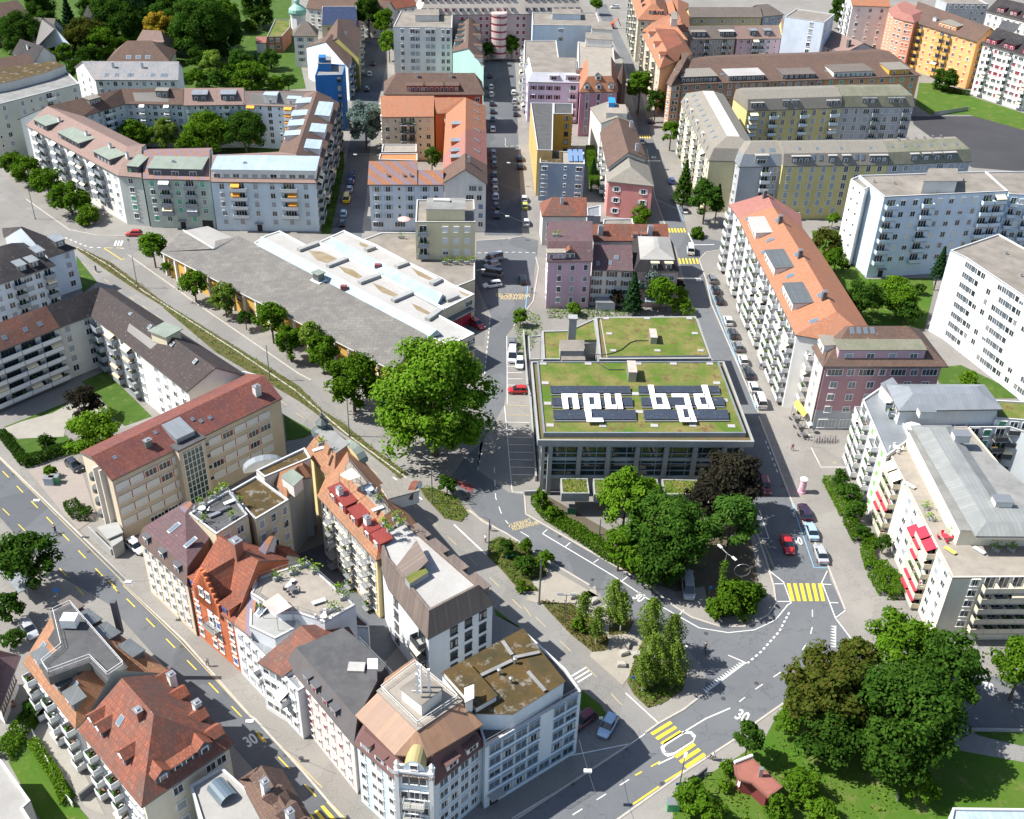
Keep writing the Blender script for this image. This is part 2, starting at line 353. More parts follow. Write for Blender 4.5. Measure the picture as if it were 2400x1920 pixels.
def balc(w, d, rail, doorw, fm, style):
 def mk():
  b = MB(); b.box((0, -d/2, -.09), (w, d, .18), mi=0)
  if style == 'bars':
   n = int(w/.28)
   for i in range(n+1): b.box((-w/2+.03+(w-.06)*i/n, -d+.05, .5), (.035, .035, 1), mi=1)
   for x in (-w/2+.03, w/2-.03):
    for k in range(4): b.box((x, -.15-(d-.3)*k/4, .5), (.035, .035, 1), mi=1)
   b.box((0, -d+.05, 1), (w, .06, .05), mi=1)
   for x in (-w/2+.03, w/2-.03): b.box((x, -d/2, 1), (.05, d, .05), mi=1)
  else:
   b.box((0, -d+.04, .5), (w, .07, .92), mi=1)
   for x in (-w/2+.035, w/2-.035): b.box((x, -d/2, .5), (.07, d-.1, .92), mi=1)
  b.add([(-doorw/2, -.02, .02), (doorw/2, -.02, .02), (doorw/2, -.02, 2.1), (-doorw/2, -.02, 2.1)], [(0, 1, 2, 3)], 2)
  n = max(2, round(doorw/.8))
  for i in range(n+1): b.box((-doorw/2+doorw*i/n, -.04, 1.05), (.09, .08, 2.1), mi=3)
  b.box((0, -.04, 2.14), (doorw+.1, .08, .09), mi=3)
  return b, [CONC, rail, GLASS, fm], 'balcony'
 return part(('balc', w, d, rail.name, doorw, fm.name, style), mk)
def awn(w, m, out=1.5, drop=.75):
 def mk():
  b = MB(); V = [(-w/2, -.05, 0), (w/2, -.05, 0), (w/2, -out, -drop), (-w/2, -out, -drop)]
  b.slab(V, [(3, 2, 1, 0)], .04); b.box((0, -out, -drop-.14), (w, .05, .22)); b.box((0, -.08, .03), (w+.1, .16, .12), mi=1)
  return b, [m, RL_WHITE], 'awning'
 return part(('awn', w, m.name, out, drop), mk)
def clutter(w, seed):
 def mk():
  b = MB(); r = random.Random(seed)
  for i in range(4):
   x = r.uniform(-w/2+.3, w/2-.3); k = r.random()
   if k < .5:
    for q in range(14):
     a = Vector((x+r.uniform(-.3, .3), -.95+r.uniform(-.2, .15), .5+r.uniform(0, .9))); s = .16
     e1 = Vector((r.uniform(-1, 1), r.uniform(-1, 1), r.uniform(-1, 1))).normalized()*s; e2 = e1.orthogonal().normalized()*s
     b.add([a-e1, a+e2, a+e1, a-e2], [(0, 1, 2, 3)], 0)
   elif k < .75: b.box((x, -.6, .35), (.5, .5, .5), mi=1)
   else: b.box((x, -.6, .5), (.9, .5, .06), mi=2); b.box((x, -.6, .25), (.08, .08, .5), mi=2)
  return b, [POTG, SH_BROWN, RL_WHITE], 'planter'
 return part(('clut', w, seed), mk)
LEAFN = {'v': 0}
# ---------------------------------------------------------------- house
class House:
 def __init__(s, name, label, P, h, wall, roofm, roof='gable', hr=None, ridge=None, hips=(0, 0), ov=.5, levels=None, z0=-.3, cat='apartment block', group=None,
    win=FRW, blind=BL_GREY, pb=.4, shut=None, rail=RL_WHITE, rstyle='solid', seed=1, deck=None, base=None, parap=.35, parapm=None, edge=None, hood=False):
  P = [Vector((p[0], p[1])) for p in P]
  assert area(P) > 0, label
  s.P = P; s.h = h; n = len(P); s.n = n; s.rnd = random.Random(seed); s.fm = win; s.bm = blind; s.pb = pb; s.shut = shut; s.rail = rail; s.rstyle = rstyle; s.hood = hood
  c = sum(P, Vector((0, 0)))/n
  s.root = empty(name, (c.x, c.y, 0), label, cat, group); s.nwin = 0
  ovl = list(ov) if isinstance(ov, (list, tuple)) else [ov]*n
  s.wp = inset(P, ovl); s.z0 = z0
  s.planes = {}
  wb = MB(); rb = MB(); em = edge or plain('gutter', (.13, .12, .11), .5)
  if roof == 'gable':
   A, B, C, D = P
   if ridge: R1, R2 = [Vector((p[0], p[1])) for p in ridge]
   else: R1, R2 = (A+D)/2, (B+C)/2
   L = (R2-R1).length; u = (R2-R1).normalized()
   Q1, Q2 = R1+u*hips[0], R2-u*hips[1]
   s.R1, s.R2, s.hr = Q1, Q2, hr
   V = [v3(p, h) for p in P]+[v3(Q1, hr), v3(Q2, hr)]
   F = [(0, 1, 5, 4), (2, 3, 4, 5)]
   if hips[0]: F.append((3, 0, 4))
   if hips[1]: F.append((1, 2, 5))
   rb.slab(V, F, .28, 0, 1)
   def dist(p, a, b): d = (b-a).normalized(); return abs(d.x*(p.y-a.y)-d.y*(p.x-a.x))
   d0 = dist((Q1+Q2)/2, A, B); d2 = dist((Q1+Q2)/2, C, D)
   s.planes[0] = (A, B, (hr-h)/d0, h, d0); s.planes[2] = (C, D, (hr-h)/d2, h, d2)
   if hips[0]: s.planes[3] = (D, A, (hr-h)/max(.5, dist(Q1, D, A)), h, hips[0])
   if hips[1]: s.planes[1] = (B, C, (hr-h)/max(.5, dist(Q2, B, C)), h, hips[1])
   W = s.wp; zt = h-.05+min(ovl[0], ovl[2])*s.planes[0][2]*.6
   s.zt = zt
   wb.prism(W, z0, zt, top=False)
   for k, (i, j, hp, R) in enumerate(((3, 0, hips[0], R1), (1, 2, hips[1], R2))):
    if not hp:
     a, b = W[i], W[j]; m = R+ (Vector((0, 0)))
     # ridge point pulled onto the wall line
     dd = (b-a).normalized(); nn = Vector((-dd.y, dd.x)); m = R+nn*((a-R).dot(nn))
     wb.add([v3(a, zt), v3(b, zt), v3(m, hr-.2)], [(0, 1, 2)])
   s.roofobj = rb.build('roof', [roofm, em], s.root)
  elif roof == 'flat':
   s.zt = h; W = s.wp; s.planes['deck'] = h-parap
   wb.prism(W, z0, h-.02, top=False)
   I = inset(P, .3)
   pm = parapm or plain('parapet_cap', (.5, .5, .5), .6)
   pb_ = MB(); V = [v3(p, h) for p in P]+[v3(p, h) for p in I]+[v3(p, h-parap) for p in I]+[v3(p, h-.3) for p in P]+[v3(p, h-.3) for p in W]
   F = [(i, (i+1) % n, (i+1) % n+n, i+n) for i in range(n)]+[(i+n, (i+1) % n+n, (i+1) % n+2*n, i+2*n) for i in range(n)]
   F += [(i+3*n, (i+1) % n+3*n, (i+1) % n, i) for i in range(n)]
   if max(ovl) > .05: F += [(i+4*n, (i+1) % n+4*n, (i+1) % n+3*n, i+3*n) for i in range(n)]
   pb_.add(V, F); pb_.build('parapet', [pm], s.root)
   rb.add([v3(p, h-parap) for p in I], [tuple(range(n))]); s.roofobj = rb.build('roof', [roofm], s.root)
   s.R1 = s.R2 = None; s.hr = h
  elif roof == 'mansard':
   # levels: list of (inset, z, material); the last ring is closed by a flat deck, or by a ridge when hr is given
   W = s.wp; s.zt = h; wb.prism(W, z0, h-.05, top=False)
   ring = P; z = h; mats = [roofm, em]; ins = 0
   rb.add([v3(p, h-.25) for p in P]+[v3(p, h) for p in P], [(i, (i+1) % n, (i+1) % n+n, i+n) for i in range(n)], 1)
   rb.add([v3(p, h-.25) for p in W]+[v3(p, h-.25) for p in P], [(i, (i+1) % n, (i+1) % n+n, i+n) for i in range(n)], 1)
   for li, (d, zz, m) in enumerate(levels):
    if m not in mats: mats.append(m)
    new = inset(ring, d)
    rb.add([v3(p, z) for p in ring]+[v3(p, zz) for p in new], [(i, (i+1) % n, (i+1) % n+n, i+n) for i in range(n)], mats.index(m))
    if li == 0:
     dd = d if isinstance(d, (list, tuple)) else [d]*n
     for i in range(n): s.planes[i] = (ring[i], ring[(i+1) % n], (zz-z)/max(.05, dd[i]), z, max(.05, dd[i]))
    else:
     dd = d if isinstance(d, (list, tuple)) else [d]*n
     for i in range(n): s.planes[(li, i)] = (ring[i], ring[(i+1) % n], (zz-z)/max(.05, dd[i]), z, max(.05, dd[i]))
    ring, z = new, zz
   if hr and n == 4:
    A, B, C, D = ring; R1, R2 = (A+D)/2, (B+C)/2; u = (R2-R1).normalized(); Q1, Q2 = R1+u*hips[0], R2-u*hips[1]
    F = [(0, 1, 5, 4), (2, 3, 4, 5), (3, 0, 4), (1, 2, 5)]
    rb.add([v3(p, z) for p in ring]+[v3(Q1, hr), v3(Q2, hr)], F, 0)
    s.planes['top'] = (A, B, (hr-z)/max(.5, ((D-A).length/2)), z, (D-A).length/2); s.hr = hr
   else:
    dm = deck or GRAVEL
    if dm not in mats: mats.append(dm)
    rb.add([v3(p, z) for p in ring], [tuple(range(n))], mats.index(dm)); s.planes['deck'] = z; s.hr = z
   s.ring = ring
   s.roofobj = rb.build('roof', mats, s.root)
  if base: # plinth in another colour, standing 5 mm proud
   bh, bm_ = base; wp2 = inset(s.wp, -.03)
   MB().prism(wp2, z0, bh, top=True).build('plinth', [bm_], s.root)
  wb.build('wall', [wall], s.root)
 # a spot on roof plane k: t along the eave (0..1), e metres up from the eave (horizontal)
 def on(s, k, t, e):
  A, B, tn, z, D = s.planes[k]; u = (B-A).normalized(); n = Vector((-u.y, u.x))
  return lerp(A, B, t)+n*e, z+tn*e, u, n, tn
 def fac(s, i, floors, cols, zb=.9, top=.35, m=(.5, .5), g=None, ww=1.2, wh=1.45, rows=None, skip0=False, door=None):
  a, b = s.wp[i], s.wp[(i+1) % s.n]; L = (b-a).length; u = (b-a).normalized(); st = (s.h-top-zb)/floors
  for f in range(floors):
   if skip0 and f == 0: continue
   row = cols
   if rows and f in rows: row = rows[f]
   elif f == 0 and g is not None: row = g
   k = len(row)
   for c, ch in enumerate(row):
    if ch in '. ': continue
    x = m[0]+(L-m[0]-m[1])*(c+.5)/k; slot = (L-m[0]-m[1])/k
    s.piece(ch, a+u*x, zb+f*st, u, st, ww, wh, slot)
  return s
 def piece(s, ch, p, z, u, st, ww, wh, slot):
  r = s.rnd
  wh = min(wh, st-.75); ww_ = min(ww, slot*.8)
  def blindstate():
   q = r.random(); return 2 if q < s.pb else (1 if q < s.pb+.12 else (3 if q < s.pb+.2 else (4 if r.random() < .3 else 0)))
  def W(w_, h_, dz=.75, st_=None, nm='window'):
   if s.nwin >= 100: nm = 'window'
   o = put(win(round(w_, 1), round(h_, 1), blindstate() if st_ is None else st_, s.fm, s.bm, True, s.hood), nm, s.root, p, z+dz, u); s.nwin += 1; return o
  if ch == 'w': W(ww_, wh)
  elif ch == 'W': W(min(ww*1.7, slot*.85), wh)
  elif ch == 'o': W(ww_, wh, st_=0)
  elif ch == 'c': W(ww_, wh, st_=2)
  elif ch == 'n': W(.6, .8, 1.1, 0)
  elif ch == 't': W(min(1., ww_), st-.7, .35)
  elif ch == 'F': W(slot*.92, wh, st_=0)
  elif ch == 's':
   o = W(ww_, wh, st_=r.choice((0, 0, 0, 3)))
   for sg in (-1, 1):
    c = put(shutter(round(wh, 1), s.shut), 'shutter', None, (0, 0), 0, (1, 0)); c.parent = o; c.location = (sg*(round(ww_, 1)/2+.36), 0, 0)
  elif ch == 'S':   # shutters closed
   o = W(ww_, wh, st_=0)
   for sg in (-1, 1):
    c = put(shutter(round(wh, 1), s.shut, round(ww_/2, 1)), 'shutter', None, (0, 0), 0, (1, 0)); c.parent = o; c.location = (sg*ww_/4, -.06, 0)
  elif ch == 'D':
   me = part(('door', s.fm.name), lambda: (MB().box((0, -.05, 1.1), (1.3, .1, 2.2), mi=0).box((0, -.6, 2.4), (2.2, 1.2, .12), mi=1), [DARK, CONC], 'door'))
   put(me, 'door', s.root, p, 0.02, u)
  elif ch == 'G':
   me = part(('garage',), lambda: (MB().box((0, -.04, 1.2), (2.8, .1, 2.4), mi=0), [DARK], 'garage_door')); put(me, 'garage_door', s.root, p, 0.02, u)
  elif ch == 'g':   # shop window
   put(win(round(slot*.8, 1), 1.9, 0, s.fm, s.bm), 'shop_window', s.root, p, .5, u)
  elif ch in 'bBaArRpyC':
   wide = min(slot*.96, 5.0 if ch in 'BARyC' else 3.0); wide = round(wide, 1)
   o = put(balc(wide, 1.35, s.rail, round(wide*.7, 1), s.fm, s.rstyle), 'balcony', s.root, p, z+.35, u)
   aw = {'a': AW_WHITE, 'A': AW_ORANGE, 'r': AW_RED, 'R': AW_RED, 'p': AW_PEACH, 'y': AW_CREAM, 'C': AW_CREAM}.get(ch)
   if ch in 'bB' and r.random() < .12: aw = AW_CREAM
   if aw is not None:
    q = awn(round(wide*(.55 if wide > 4 else .9), 1), aw); c = put(q, 'awning', None, (0, 0), 0, (1, 0)); c.parent = o; c.location = ((r.choice((-1, 1))*wide*.2) if wide > 4 else 0, 0, 2.2)
   if r.random() < .55:
    c = put(clutter(wide, r.randint(0, 5)), 'planter', None, (0, 0), 0, (1, 0)); c.parent = o
 def dormer(s, k, t, e, w, h, mat, nw=1, cheek=None, kind='shed', fm=None, ww=.8, wh=1.0, bm=None):
  """dormer whose front stands e metres in from the eave of slope k"""
  p, z, u, n, tn = s.on(k, t, e)
  sl = .08 if kind == 'shed' else 0
  dep = h/max(.25, tn-sl); dep = min(dep, 9)
  cm = cheek or mat; b = MB(); zb = z-.3
  a0, a1 = p-u*w/2, p+u*w/2; c0, c1 = a0+n*dep, a1+n*dep; zt = z+h
  b.add([v3(a0, zb), v3(a1, zb), v3(a1, zt), v3(a0, zt), v3(c0, zt), v3(c1, zt)], [(0, 1, 2, 3), (1, 5, 2), (0, 3, 4)], 1)
  if kind == 'shed':
   o_ = .22; f0, f1 = a0-u*o_-n*o_, a1+u*o_-n*o_; g0, g1 = c0-u*o_, c1+u*o_
   b.slab([v3(f0, zt), v3(f1, zt), v3(g1, zt+dep*sl), v3(g0, zt+dep*sl)], [(0, 1, 2, 3)], .14, 0)
  else:
   o_ = .2; gh = w*.42; m0, m1 = (a0+a1)/2-n*o_, (c0+c1)/2+n*gh/max(.3, tn)
   f0, f1 = a0-u*o_-n*o_, a1+u*o_-n*o_
   b.add([v3(a0, zt), v3(a1, zt), v3((a0+a1)/2, zt+gh)], [(0, 1, 2)], 1)
   b.slab([v3(f0, zt-.08), v3(m0, zt+gh+.05), v3(m1, zt+gh+.05), v3(c0-u*o_, zt-.08), v3(f1, zt-.08), v3(c1+u*o_, zt-.08)], [(1, 0, 3, 2), (4, 1, 2, 5)], .12, 0)
  d = b.build('dormer', [mat, cm], s.root)
  for i in range(nw):
   q = a0+(a1-a0)*((i+.5)/nw)
   put(win(round(min(ww, w/nw*.8), 1), round(min(wh, h-.3), 1), s.rnd.choice((0, 0, 2)), fm or s.fm, bm or s.bm, False), 'window', d, q, z+.12, u)
  return d
 def sky(s, k, t, e, w=.8, l=1.2):
  p, z, u, n, tn = s.on(k, t, e); l *= 1.25/math.sqrt(1+tn*tn); q = p+n*l*.8; up = Vector((0, 0, .1))-v3(n, 0)*.04*tn
  c = [v3(p-u*w/2, z), v3(p+u*w/2, z), v3(q+u*w/2, z+tn*l*.8), v3(q-u*w/2, z+tn*l*.8)]
  b = MB(); b.add([x+up for x in c]+[x-up for x in c], [(4, 5, 1, 0), (5, 6, 2, 1), (6, 7, 3, 2), (7, 4, 0, 3)], 0)
  m = sum(c, Vector((0, 0, 0)))/4+up; I = [m+(x+up-m)*.84+Vector((0, 0, .0)) for x in c]
  b.add([x+up for x in c]+I, [(0, 1, 5, 4), (1, 2, 6, 5), (2, 3, 7, 6), (3, 0, 4, 7)], 0)
  b.add(I, [(0, 1, 2, 3)], 1)
  b.build('skylight', [METAL, plain('skylight_glass', (.12, .16, .2), .08, 0, 1)], s.root)
 def chim(s, k, t, e, w=.8, d=.6, h=1.4, m=None):
  if k == 'deck':
   p, z, u = t, s.planes['deck'], Vector((1, 0))
  else: p, z, u, n, tn = s.on(k, t, e)
  MB().box(v3(p, z+h/2-.4), (w, d, h+.8), u).box(v3(p, z+h+.06), (w+.15, d+.15, .12), u, 1).box(v3(p, z+h+.2), (w*.5, d*.5, .2), u, 1).build('chimney', [m or CHIM, METAL], s.root)
 def box_on(s, pts, z, h, name='rooftop_room', wall=None, top=None, par=True):
  """small flat-roofed volume on a deck"""
  P = ccw(pts); b = MB(); b.prism(P, z-.05, z+h, 0, top=False); I = inset(P, -.15)
  b.prism(I, z+h, z+h+.15, 1, top=False); b.prism(I, z+h+.15, z+h+.16, 2)
  return b.build(name, [wall or WHITE, METAL, top or GRAVEL], s.root)
 def vents(s, pts, z, names='roof_vent'):
  for i, p in enumerate(pts):
   MB().lathe(v3(p, z), [(.18, -.3), (.18, .55), (.3, .55), (.3, .7), (.05, .8)], 8).build(names, [METAL], s.root)
 def railing(s, pts, z, m=None, closed=False, hh=1.0):
  b = MB(); k = len(pts)
  for i in range(k if closed else k-1):
   a, c = pts[i], pts[(i+1) % k]; L = (c-a).length; nn = max(1, int(L/1.6))
   b.rod(v3(a, z+hh), v3(c, z+hh), .035, 4); b.rod(v3(a, z+hh*.5), v3(c, z+hh*.5), .025, 4)
   for j in range(nn+1): q = lerp(a, c, j/nn); b.rod(v3(q, z-.05), v3(q, z+hh), .03, 4)
  b.build('roof_railing', [m or METAL], s.root)
def ridge_quad(front, ridge, h, hr, flat=False):
 """front eave (photo spots at height h) and ridge (spots at height hr) -> four eave corners and the ridge ends"""
 A, B = E(front, h); R1, R2 = E(ridge, hr)
 return [A, B, 2*R2-B, 2*R1-A], (R1, R2)
HOUSES = {}
def GH(key, label, front, ridge, h, hr, wall, roofm, name='apartment_house', ov=(.5, 0, .5, 0), **k):
 P, R = ridge_quad(front, ridge, h, hr)
 H_ = House(name, label, P, h, wall, roofm, 'gable', hr=hr, ridge=R, ov=ov, seed=len(HOUSES)+1, **k); HOUSES[key] = H_; return H_
def QH(key, label, front, depth, h, wall, roofm, roof='gable', name='apartment_house', **k):
 A, B = E(front, h); H_ = House(name, label, quad(A, B, depth), h, wall, roofm, roof, seed=len(HOUSES)+1, **k); HOUSES[key] = H_; return H_
def PH(key, label, pts, h, wall, roofm, roof='flat', name='apartment_house', **k):
 P = ccw(E(pts, h)); H_ = House(name, label, P, h, wall, roofm, roof, seed=len(HOUSES)+1, **k); HOUSES[key] = H_; return H_
def L(s, *a): return [(t, c) for t, c in zip(a[::2], a[1::2])]
NWG = 'houses of the courtyard block with sunlit balconies'
# ================================================================ north-west courtyard block
x = GH('nwa', 'long pinkish-brown roofed apartment house with three dark dormer strips and rows of white-awning balconies', '00:185,905 850,1268', '00:340,765 920,1058', 14, 17.6, WHITE, T_PINKB, rail=RL_GREY)
x.fac(0, 5, 'wabwabwabwabww', g='w.ww.wDww.w', zb=1.2)
for t, wd, n in ((.13, 8, 4), (.45, 12.5, 6), (.8, 9, 5)): x.dormer(0, t, 1.5, wd, 1.7, VERDI, n, DKWALL, fm=FRD, ww=.9)
for t in (.2, .5, .75, .92): x.chim(0, t, 5.6, 1.0)
x = GH('nwb', 'narrow pale green corner house with one small dormer, right of the pinkish roof', '00:850,1268 1020,1283', '00:920,1058 1022,1066', 14, 17.6, plaster('corner_green_render', (.5, .54, .5)), T_PINKB, ov=(.5, 0, .5, 0), blind=BL_GREEN)
x.fac(0, 5, ' w ', zb=1.3); x.dormer(0, .55, 1.8, 3.2, 1.8, VERDI, 2, DKWALL, fm=FRD)
x = GH('nwc', 'pale green house with patched brown tiles and one wide dark dormer over balcony columns', '00:1030,1290 1515,1302', '00:1037,1087 1512,1088', 14, 17.6, plaster('mint_render', (.48, .56, .49)), T_MIX, blind=BL_GREEN, rail=RL_GREY, rstyle='solid')
x.fac(0, 5, 'wbwbw', g='wwDwG', zb=1.3, rows={4: 'wawbw', 1: 'wbwaw'}); x.dormer(0, .47, 1.6, 14, 1.9, VERDI, 3, DKWALL, ww=1.7, bm=BL_GREEN, fm=FRW); x.chim(0, .4, 5.4)
x = GH('nwd', 'white apartment house with orange balcony awnings and a full-width pale blue attic storey', '00:1520,1312 10:437,1322', '00:1532,1120 10:290,1113', 14, 17.6, PALEB, T_PINKB)
x.fac(0, 5, 'wBwwBw', g='wwDwww', zb=1.2, rows={4: 'wAwwBw', 3: 'wAwwAw', 2: 'wBwwAw'}); x.dormer(0, .5, 1.6, 27, 2.3, BLUEM, 11, WHITE, ww=1.6); x.chim(0, .3, 5.6)
x = GH('nwe', 'long brown-roofed wing with white box dormers above a shaded side street lined by balconies', '10:440,1322 602,742', '10:288,1112 440,657', 14, 17.8, OFFW, T_BROWN, rail=RL_GREY)
x.fac(0, 5, 'bbwbbwbbwbbwbb', zb=1.2)
for t, wd in ((.12, 6.5), (.32, 7), (.52, 7), (.78, 13)): x.dormer(0, t, 1.1, wd, 2.1, BLUEM, 3, WHITE)
for t, wd in ((.15, 5), (.42, 5), (.62, 5), (.82, 4)): x.dormer(2, t, 1.2, wd, 2.2, BLUEM, 3, WHITE)
for t in (.25, .5, .7): x.sky(0, t, 4)
x = GH('nwf', 'white courtyard house with a stair tower, orange awnings and a small white rooftop box', '00:1762,757 10:335,775', '00:1770,657 10:440,657', 14, 17.6, PALEB, T_PINKB)
x.fac(0, 6, 'AnwnAb', rows={1: 'AnwnAb'}, zb=1.0); x.dormer(0, .45, .7, 4, 2.6, BLUEM, 1, WHITE); x.dormer(0, .85, .7, 4, 1.8, BLUEM, 2, WHITE)
x = GH('nwg', 'pale courtyard house with two grey metal dormers and small roof terraces', '00:1326,762 1757,757', '00:1330,636 1760,634', 14, 17.6, plaster('pale_grey_green_render', (.6, .66, .66)), T_PINKB)
x.fac(0, 6, 'wnbnwnbnw', zb=1); x.dormer(0, .27, 1.6, 4.5, 2, ZINC, 2, DKWALL); x.dormer(0, .75, 1.6, 4.5, 2, ZINC, 2, DKWALL)
x = GH('nwh', 'pale courtyard house with one beige rooftop box in the middle of its brown roof', '00:905,750 1323,757', '00:875,641 1326,637', 14, 17.6, plaster('pale_grey_green_render', 0), T_BROWN)
x.fac(0, 6, 'wnanwnanw', zb=1); x.dormer(0, .62, 2.2, 3.6, 1.9, ETERNIT, 2, ETERNIT)
x = GH('nwi', 'bent end house of the courtyard block with dark brown tiles and a cream rooftop box', '00:590,845 903,750', '00:340,767 873,641', 14, 17.6, plaster('pale_grey_green_render', 0), T_BROWN)
x.fac(0, 6, 'bwwbwn', zb=1); x.dormer(0, .45, 2.2, 4, 1.9, ETERNIT, 2, ETERNIT)
# left edge block, garden houses
x = PH('lb', 'cream flat-roofed block at the left edge with a mossy attic roof and grey blinds', '00:-160,790 572,602 480,512 330,500 -160,600', 17.5, plaster('left_block_render', (.58, .58, .5)), GRAVELG, ov=0, cat='apartment block')
x.fac(0, 6, 'wnw.wnwbw.w', zb=1); x.box_on(E('00:-160,690 90,640 350,572 480,520 400,492 -160,575', 17.5), 17.1, 2.5, 'attic_storey', OFFW, MOSSR)
x = GH('pr', 'tall white house with a pale grey patterned roof and a row of small skylights', '00:682,577 1287,580', '00:590,442 1292,444', 13.5, 17.6, WHITE, T_GREY, ov=(.3, .3, .3, .3)); x.fac(0, 5, 'wnwnwnwnwnw'); x.fac(3, 5, '.w.w.')
for t in (.13, .25, .4, .43, .68, .8, .84): x.sky(0, t, 1.4, 1.3, 1.5)
for t in (.2, .55): x.chim(0, t, 5, .7)
x = QH('hip1', 'house with a dark brown hipped roof and cream roof windows behind the patterned roof', '00:765,445 1225,445', 16, 8.5, CREAM, T_BROWN, name='detached_house', hr=14, hips=(7, 7), ov=.5, cat='house'); x.fac(0, 2, 'wwwwww')
for t in (.35, .5, .65): x.sky(0, t, 1, 1.8, 1.6)
x = QH('att', 'brown-roofed villa with a white gable and a row of attic windows under the yellowing tree', '00:955,345 1200,355', 11, 7, WHITE, T_PINKB, name='detached_house', hr=12.5, hips=(3, 3), ov=.6, cat='house'); x.fac(0, 2, 'wwww'); x.dormer(0, .75, 1, 4, 1.4, T_PINKB, 4, WHITE)
x = GH('wg', 'white gabled house with a dark roof and two small windows high in its gable', '00:530,345 400,150', '00:395,200 300,128', 5, 11.5, plaster('sky_white_render', (.66, .74, .82)), T_DARK, name='detached_house', ov=.3, cat='house')
x = QH('gr2', 'grey-brown roofed house with one white chimney left of the white gabled house', '00:212,232 375,240', 11, 6, OFFW, T_GREYB, name='detached_house', hr=10.5, ov=.4, cat='house'); x.fac(0, 2, 'www'); x.chim(0, .5, 3, .8)
x = QH('wg2', 'small white house with a steep dark gable roof near the left edge', '00:85,385 255,440', 9, 6, WHITE, T_DARK, name='detached_house', hr=10.5, ov=.4, cat='house'); x.fac(0, 2, 'www'); x.chim(0, .5, 2.5)
x = QH('tl', 'teal-walled low house with a brown roof at the left edge', '00:-150,545 262,470', 12, 6, TEAL, T_BROWN, name='detached_house', hr=9, ov=.6, cat='house'); x.fac(0, 2, 'W.W.W.W.')
x = QH('brk', 'old red brick building in the top left corner', '00:-120,150 205,95', 14, 11, BRICKW, T_BROWN, name='brick_building', hr=15, ov=.3, cat='building'); x.fac(0, 4, 'wwwwwww', wh=1.2)
x = QH('gry', 'grey stone house with a flat pale roof behind the tall dark trees', '00:1575,80 1705,70', 9, 7, GREYW, ZINC, 'flat', name='detached_house', ov=0, cat='house'); x.fac(0, 2, 'ww')
x = QH('dkh', 'dark shingled house half hidden between tall garden trees', '00:600,120 725,130', 9, 9, DKWALL, T_DARK, name='detached_house', hr=12.5, ov=.4, cat='house'); x.fac(0, 3, 'www')
x = PH('grb', 'brick workshop with a flat grass roof beside a pink-roofed annex', '00:1925,265 2035,262 2095,195 2095,140 1985,140', 6.5, BRICKW, GREENR, ov=0, name='workshop', cat='workshop', parapm=CONC); x.fac(0, 2, 'ww')
x = QH('grb2', 'low pink-roofed annex beside the grass-roofed workshop', '00:1845,310 1922,310', 8, 4, OFFW, T_ROSE, name='annex', hr=5.5, ov=.2, cat='shed')
x = QH('rr', 'long brown-roofed house at the top edge between church tower and street', '10:360,60 940,110', 12, 10, OFFW, T_BROWN, hr=14.5, ov=.4); x.fac(0, 3, 'wwwwwwwwwww')
x = QH('rr2', 'red-roofed house at the top edge right of the brown-roofed house', '10:945,75 1170,40', 12, 9, OFFW, T_RED, hr=13, ov=.4); x.fac(0, 3, 'wwww')
# church-like villa with onion tower
x = QH('vil', 'white villa with green-grey shutters and a hipped roof under an onion-domed tower', '10:262,262 445,262', 10, 12, WHITE, T_GREYB, name='villa', hr=16.5, hips=(4, 4), ov=.5, cat='villa', shut=SH_BLUE); x.fac(0, 4, 'ss', zb=1.5); x.fac(3, 4, '.s.')
c = G(*PX('10:305,150')[0], 14); b = MB(); b.lathe(v3(c, 11), [(3, 0), (3, 5), (3.3, 5.1), (3.3, 5.5)], 8, 1); b.lathe(v3(c, 16.4), [(3.2, 0), (3.6, 1), (3.4, 2.2), (2.3, 3.2), (1.1, 3.9), (.9, 4.6), (1.2, 5.2), (.8, 6), (.15, 7), (.1, 9.5)], 16, 0)
b.build('tower', [plain('copper_green', (.22, .42, .34), .5), WHITE], x.root, smooth=False)
x = PH('sol', 'dark-gabled house carrying one large blue solar roof', '10:475,178 727,178 725,45 478,45', 13, OFFW, ZINCD, 'flat', ov=0); x.fac(0, 4, 'www')
x.box_on(E('10:478,175 722,175 720,48 482,48', 14), 13, .6, 'solar_roof', METAL, tiles('solar_roof_cells', (.02, .035, .09), (.025, .045, .11), (.02, .03, .07), tw=1.6, th=1))
x = GH('ytr', 'steep brown roofed house with a yellow verge in the row along the shaded street', '10:745,420 760,150', '10:585,270 590,135', 12, 18, plaster('khaki_render', (.35, .33, .12)), T_BROWN, ov=.2, hips=(0, 0)); x.fac(0, 4, 'wbwb')
x = GH('wgb', 'white gabled house behind the blue house in the shaded street row', '10:665,490 700,405', '10:500,300 545,245', 12, 17.5, plaster('sky_white_render', 0), T_BROWN, ov=.2, rail=RL_GREY); x.fac(0, 4, 'bb')
x = PH('blu', 'bright blue painted flat-roofed house with a stepped blue rooftop', '10:425,545 625,540 645,468 455,455', 18.4, BLUEW, GRAVELG, ov=0, parapm=BLUEW, win=FRD)
x.fac(0, 6, '. . w', wh=1.8, zb=1); x.box_on(E('10:450,510 545,510 545,460 460,455', 18.4), 18, 2.6, 'rooftop_room', BLUEW, GRAVELG); x.box_on(E('10:455,460 505,460 505,440 460,440', 20.5), 20.4, 2, 'lift_housing', BLUEW, BLUEW)
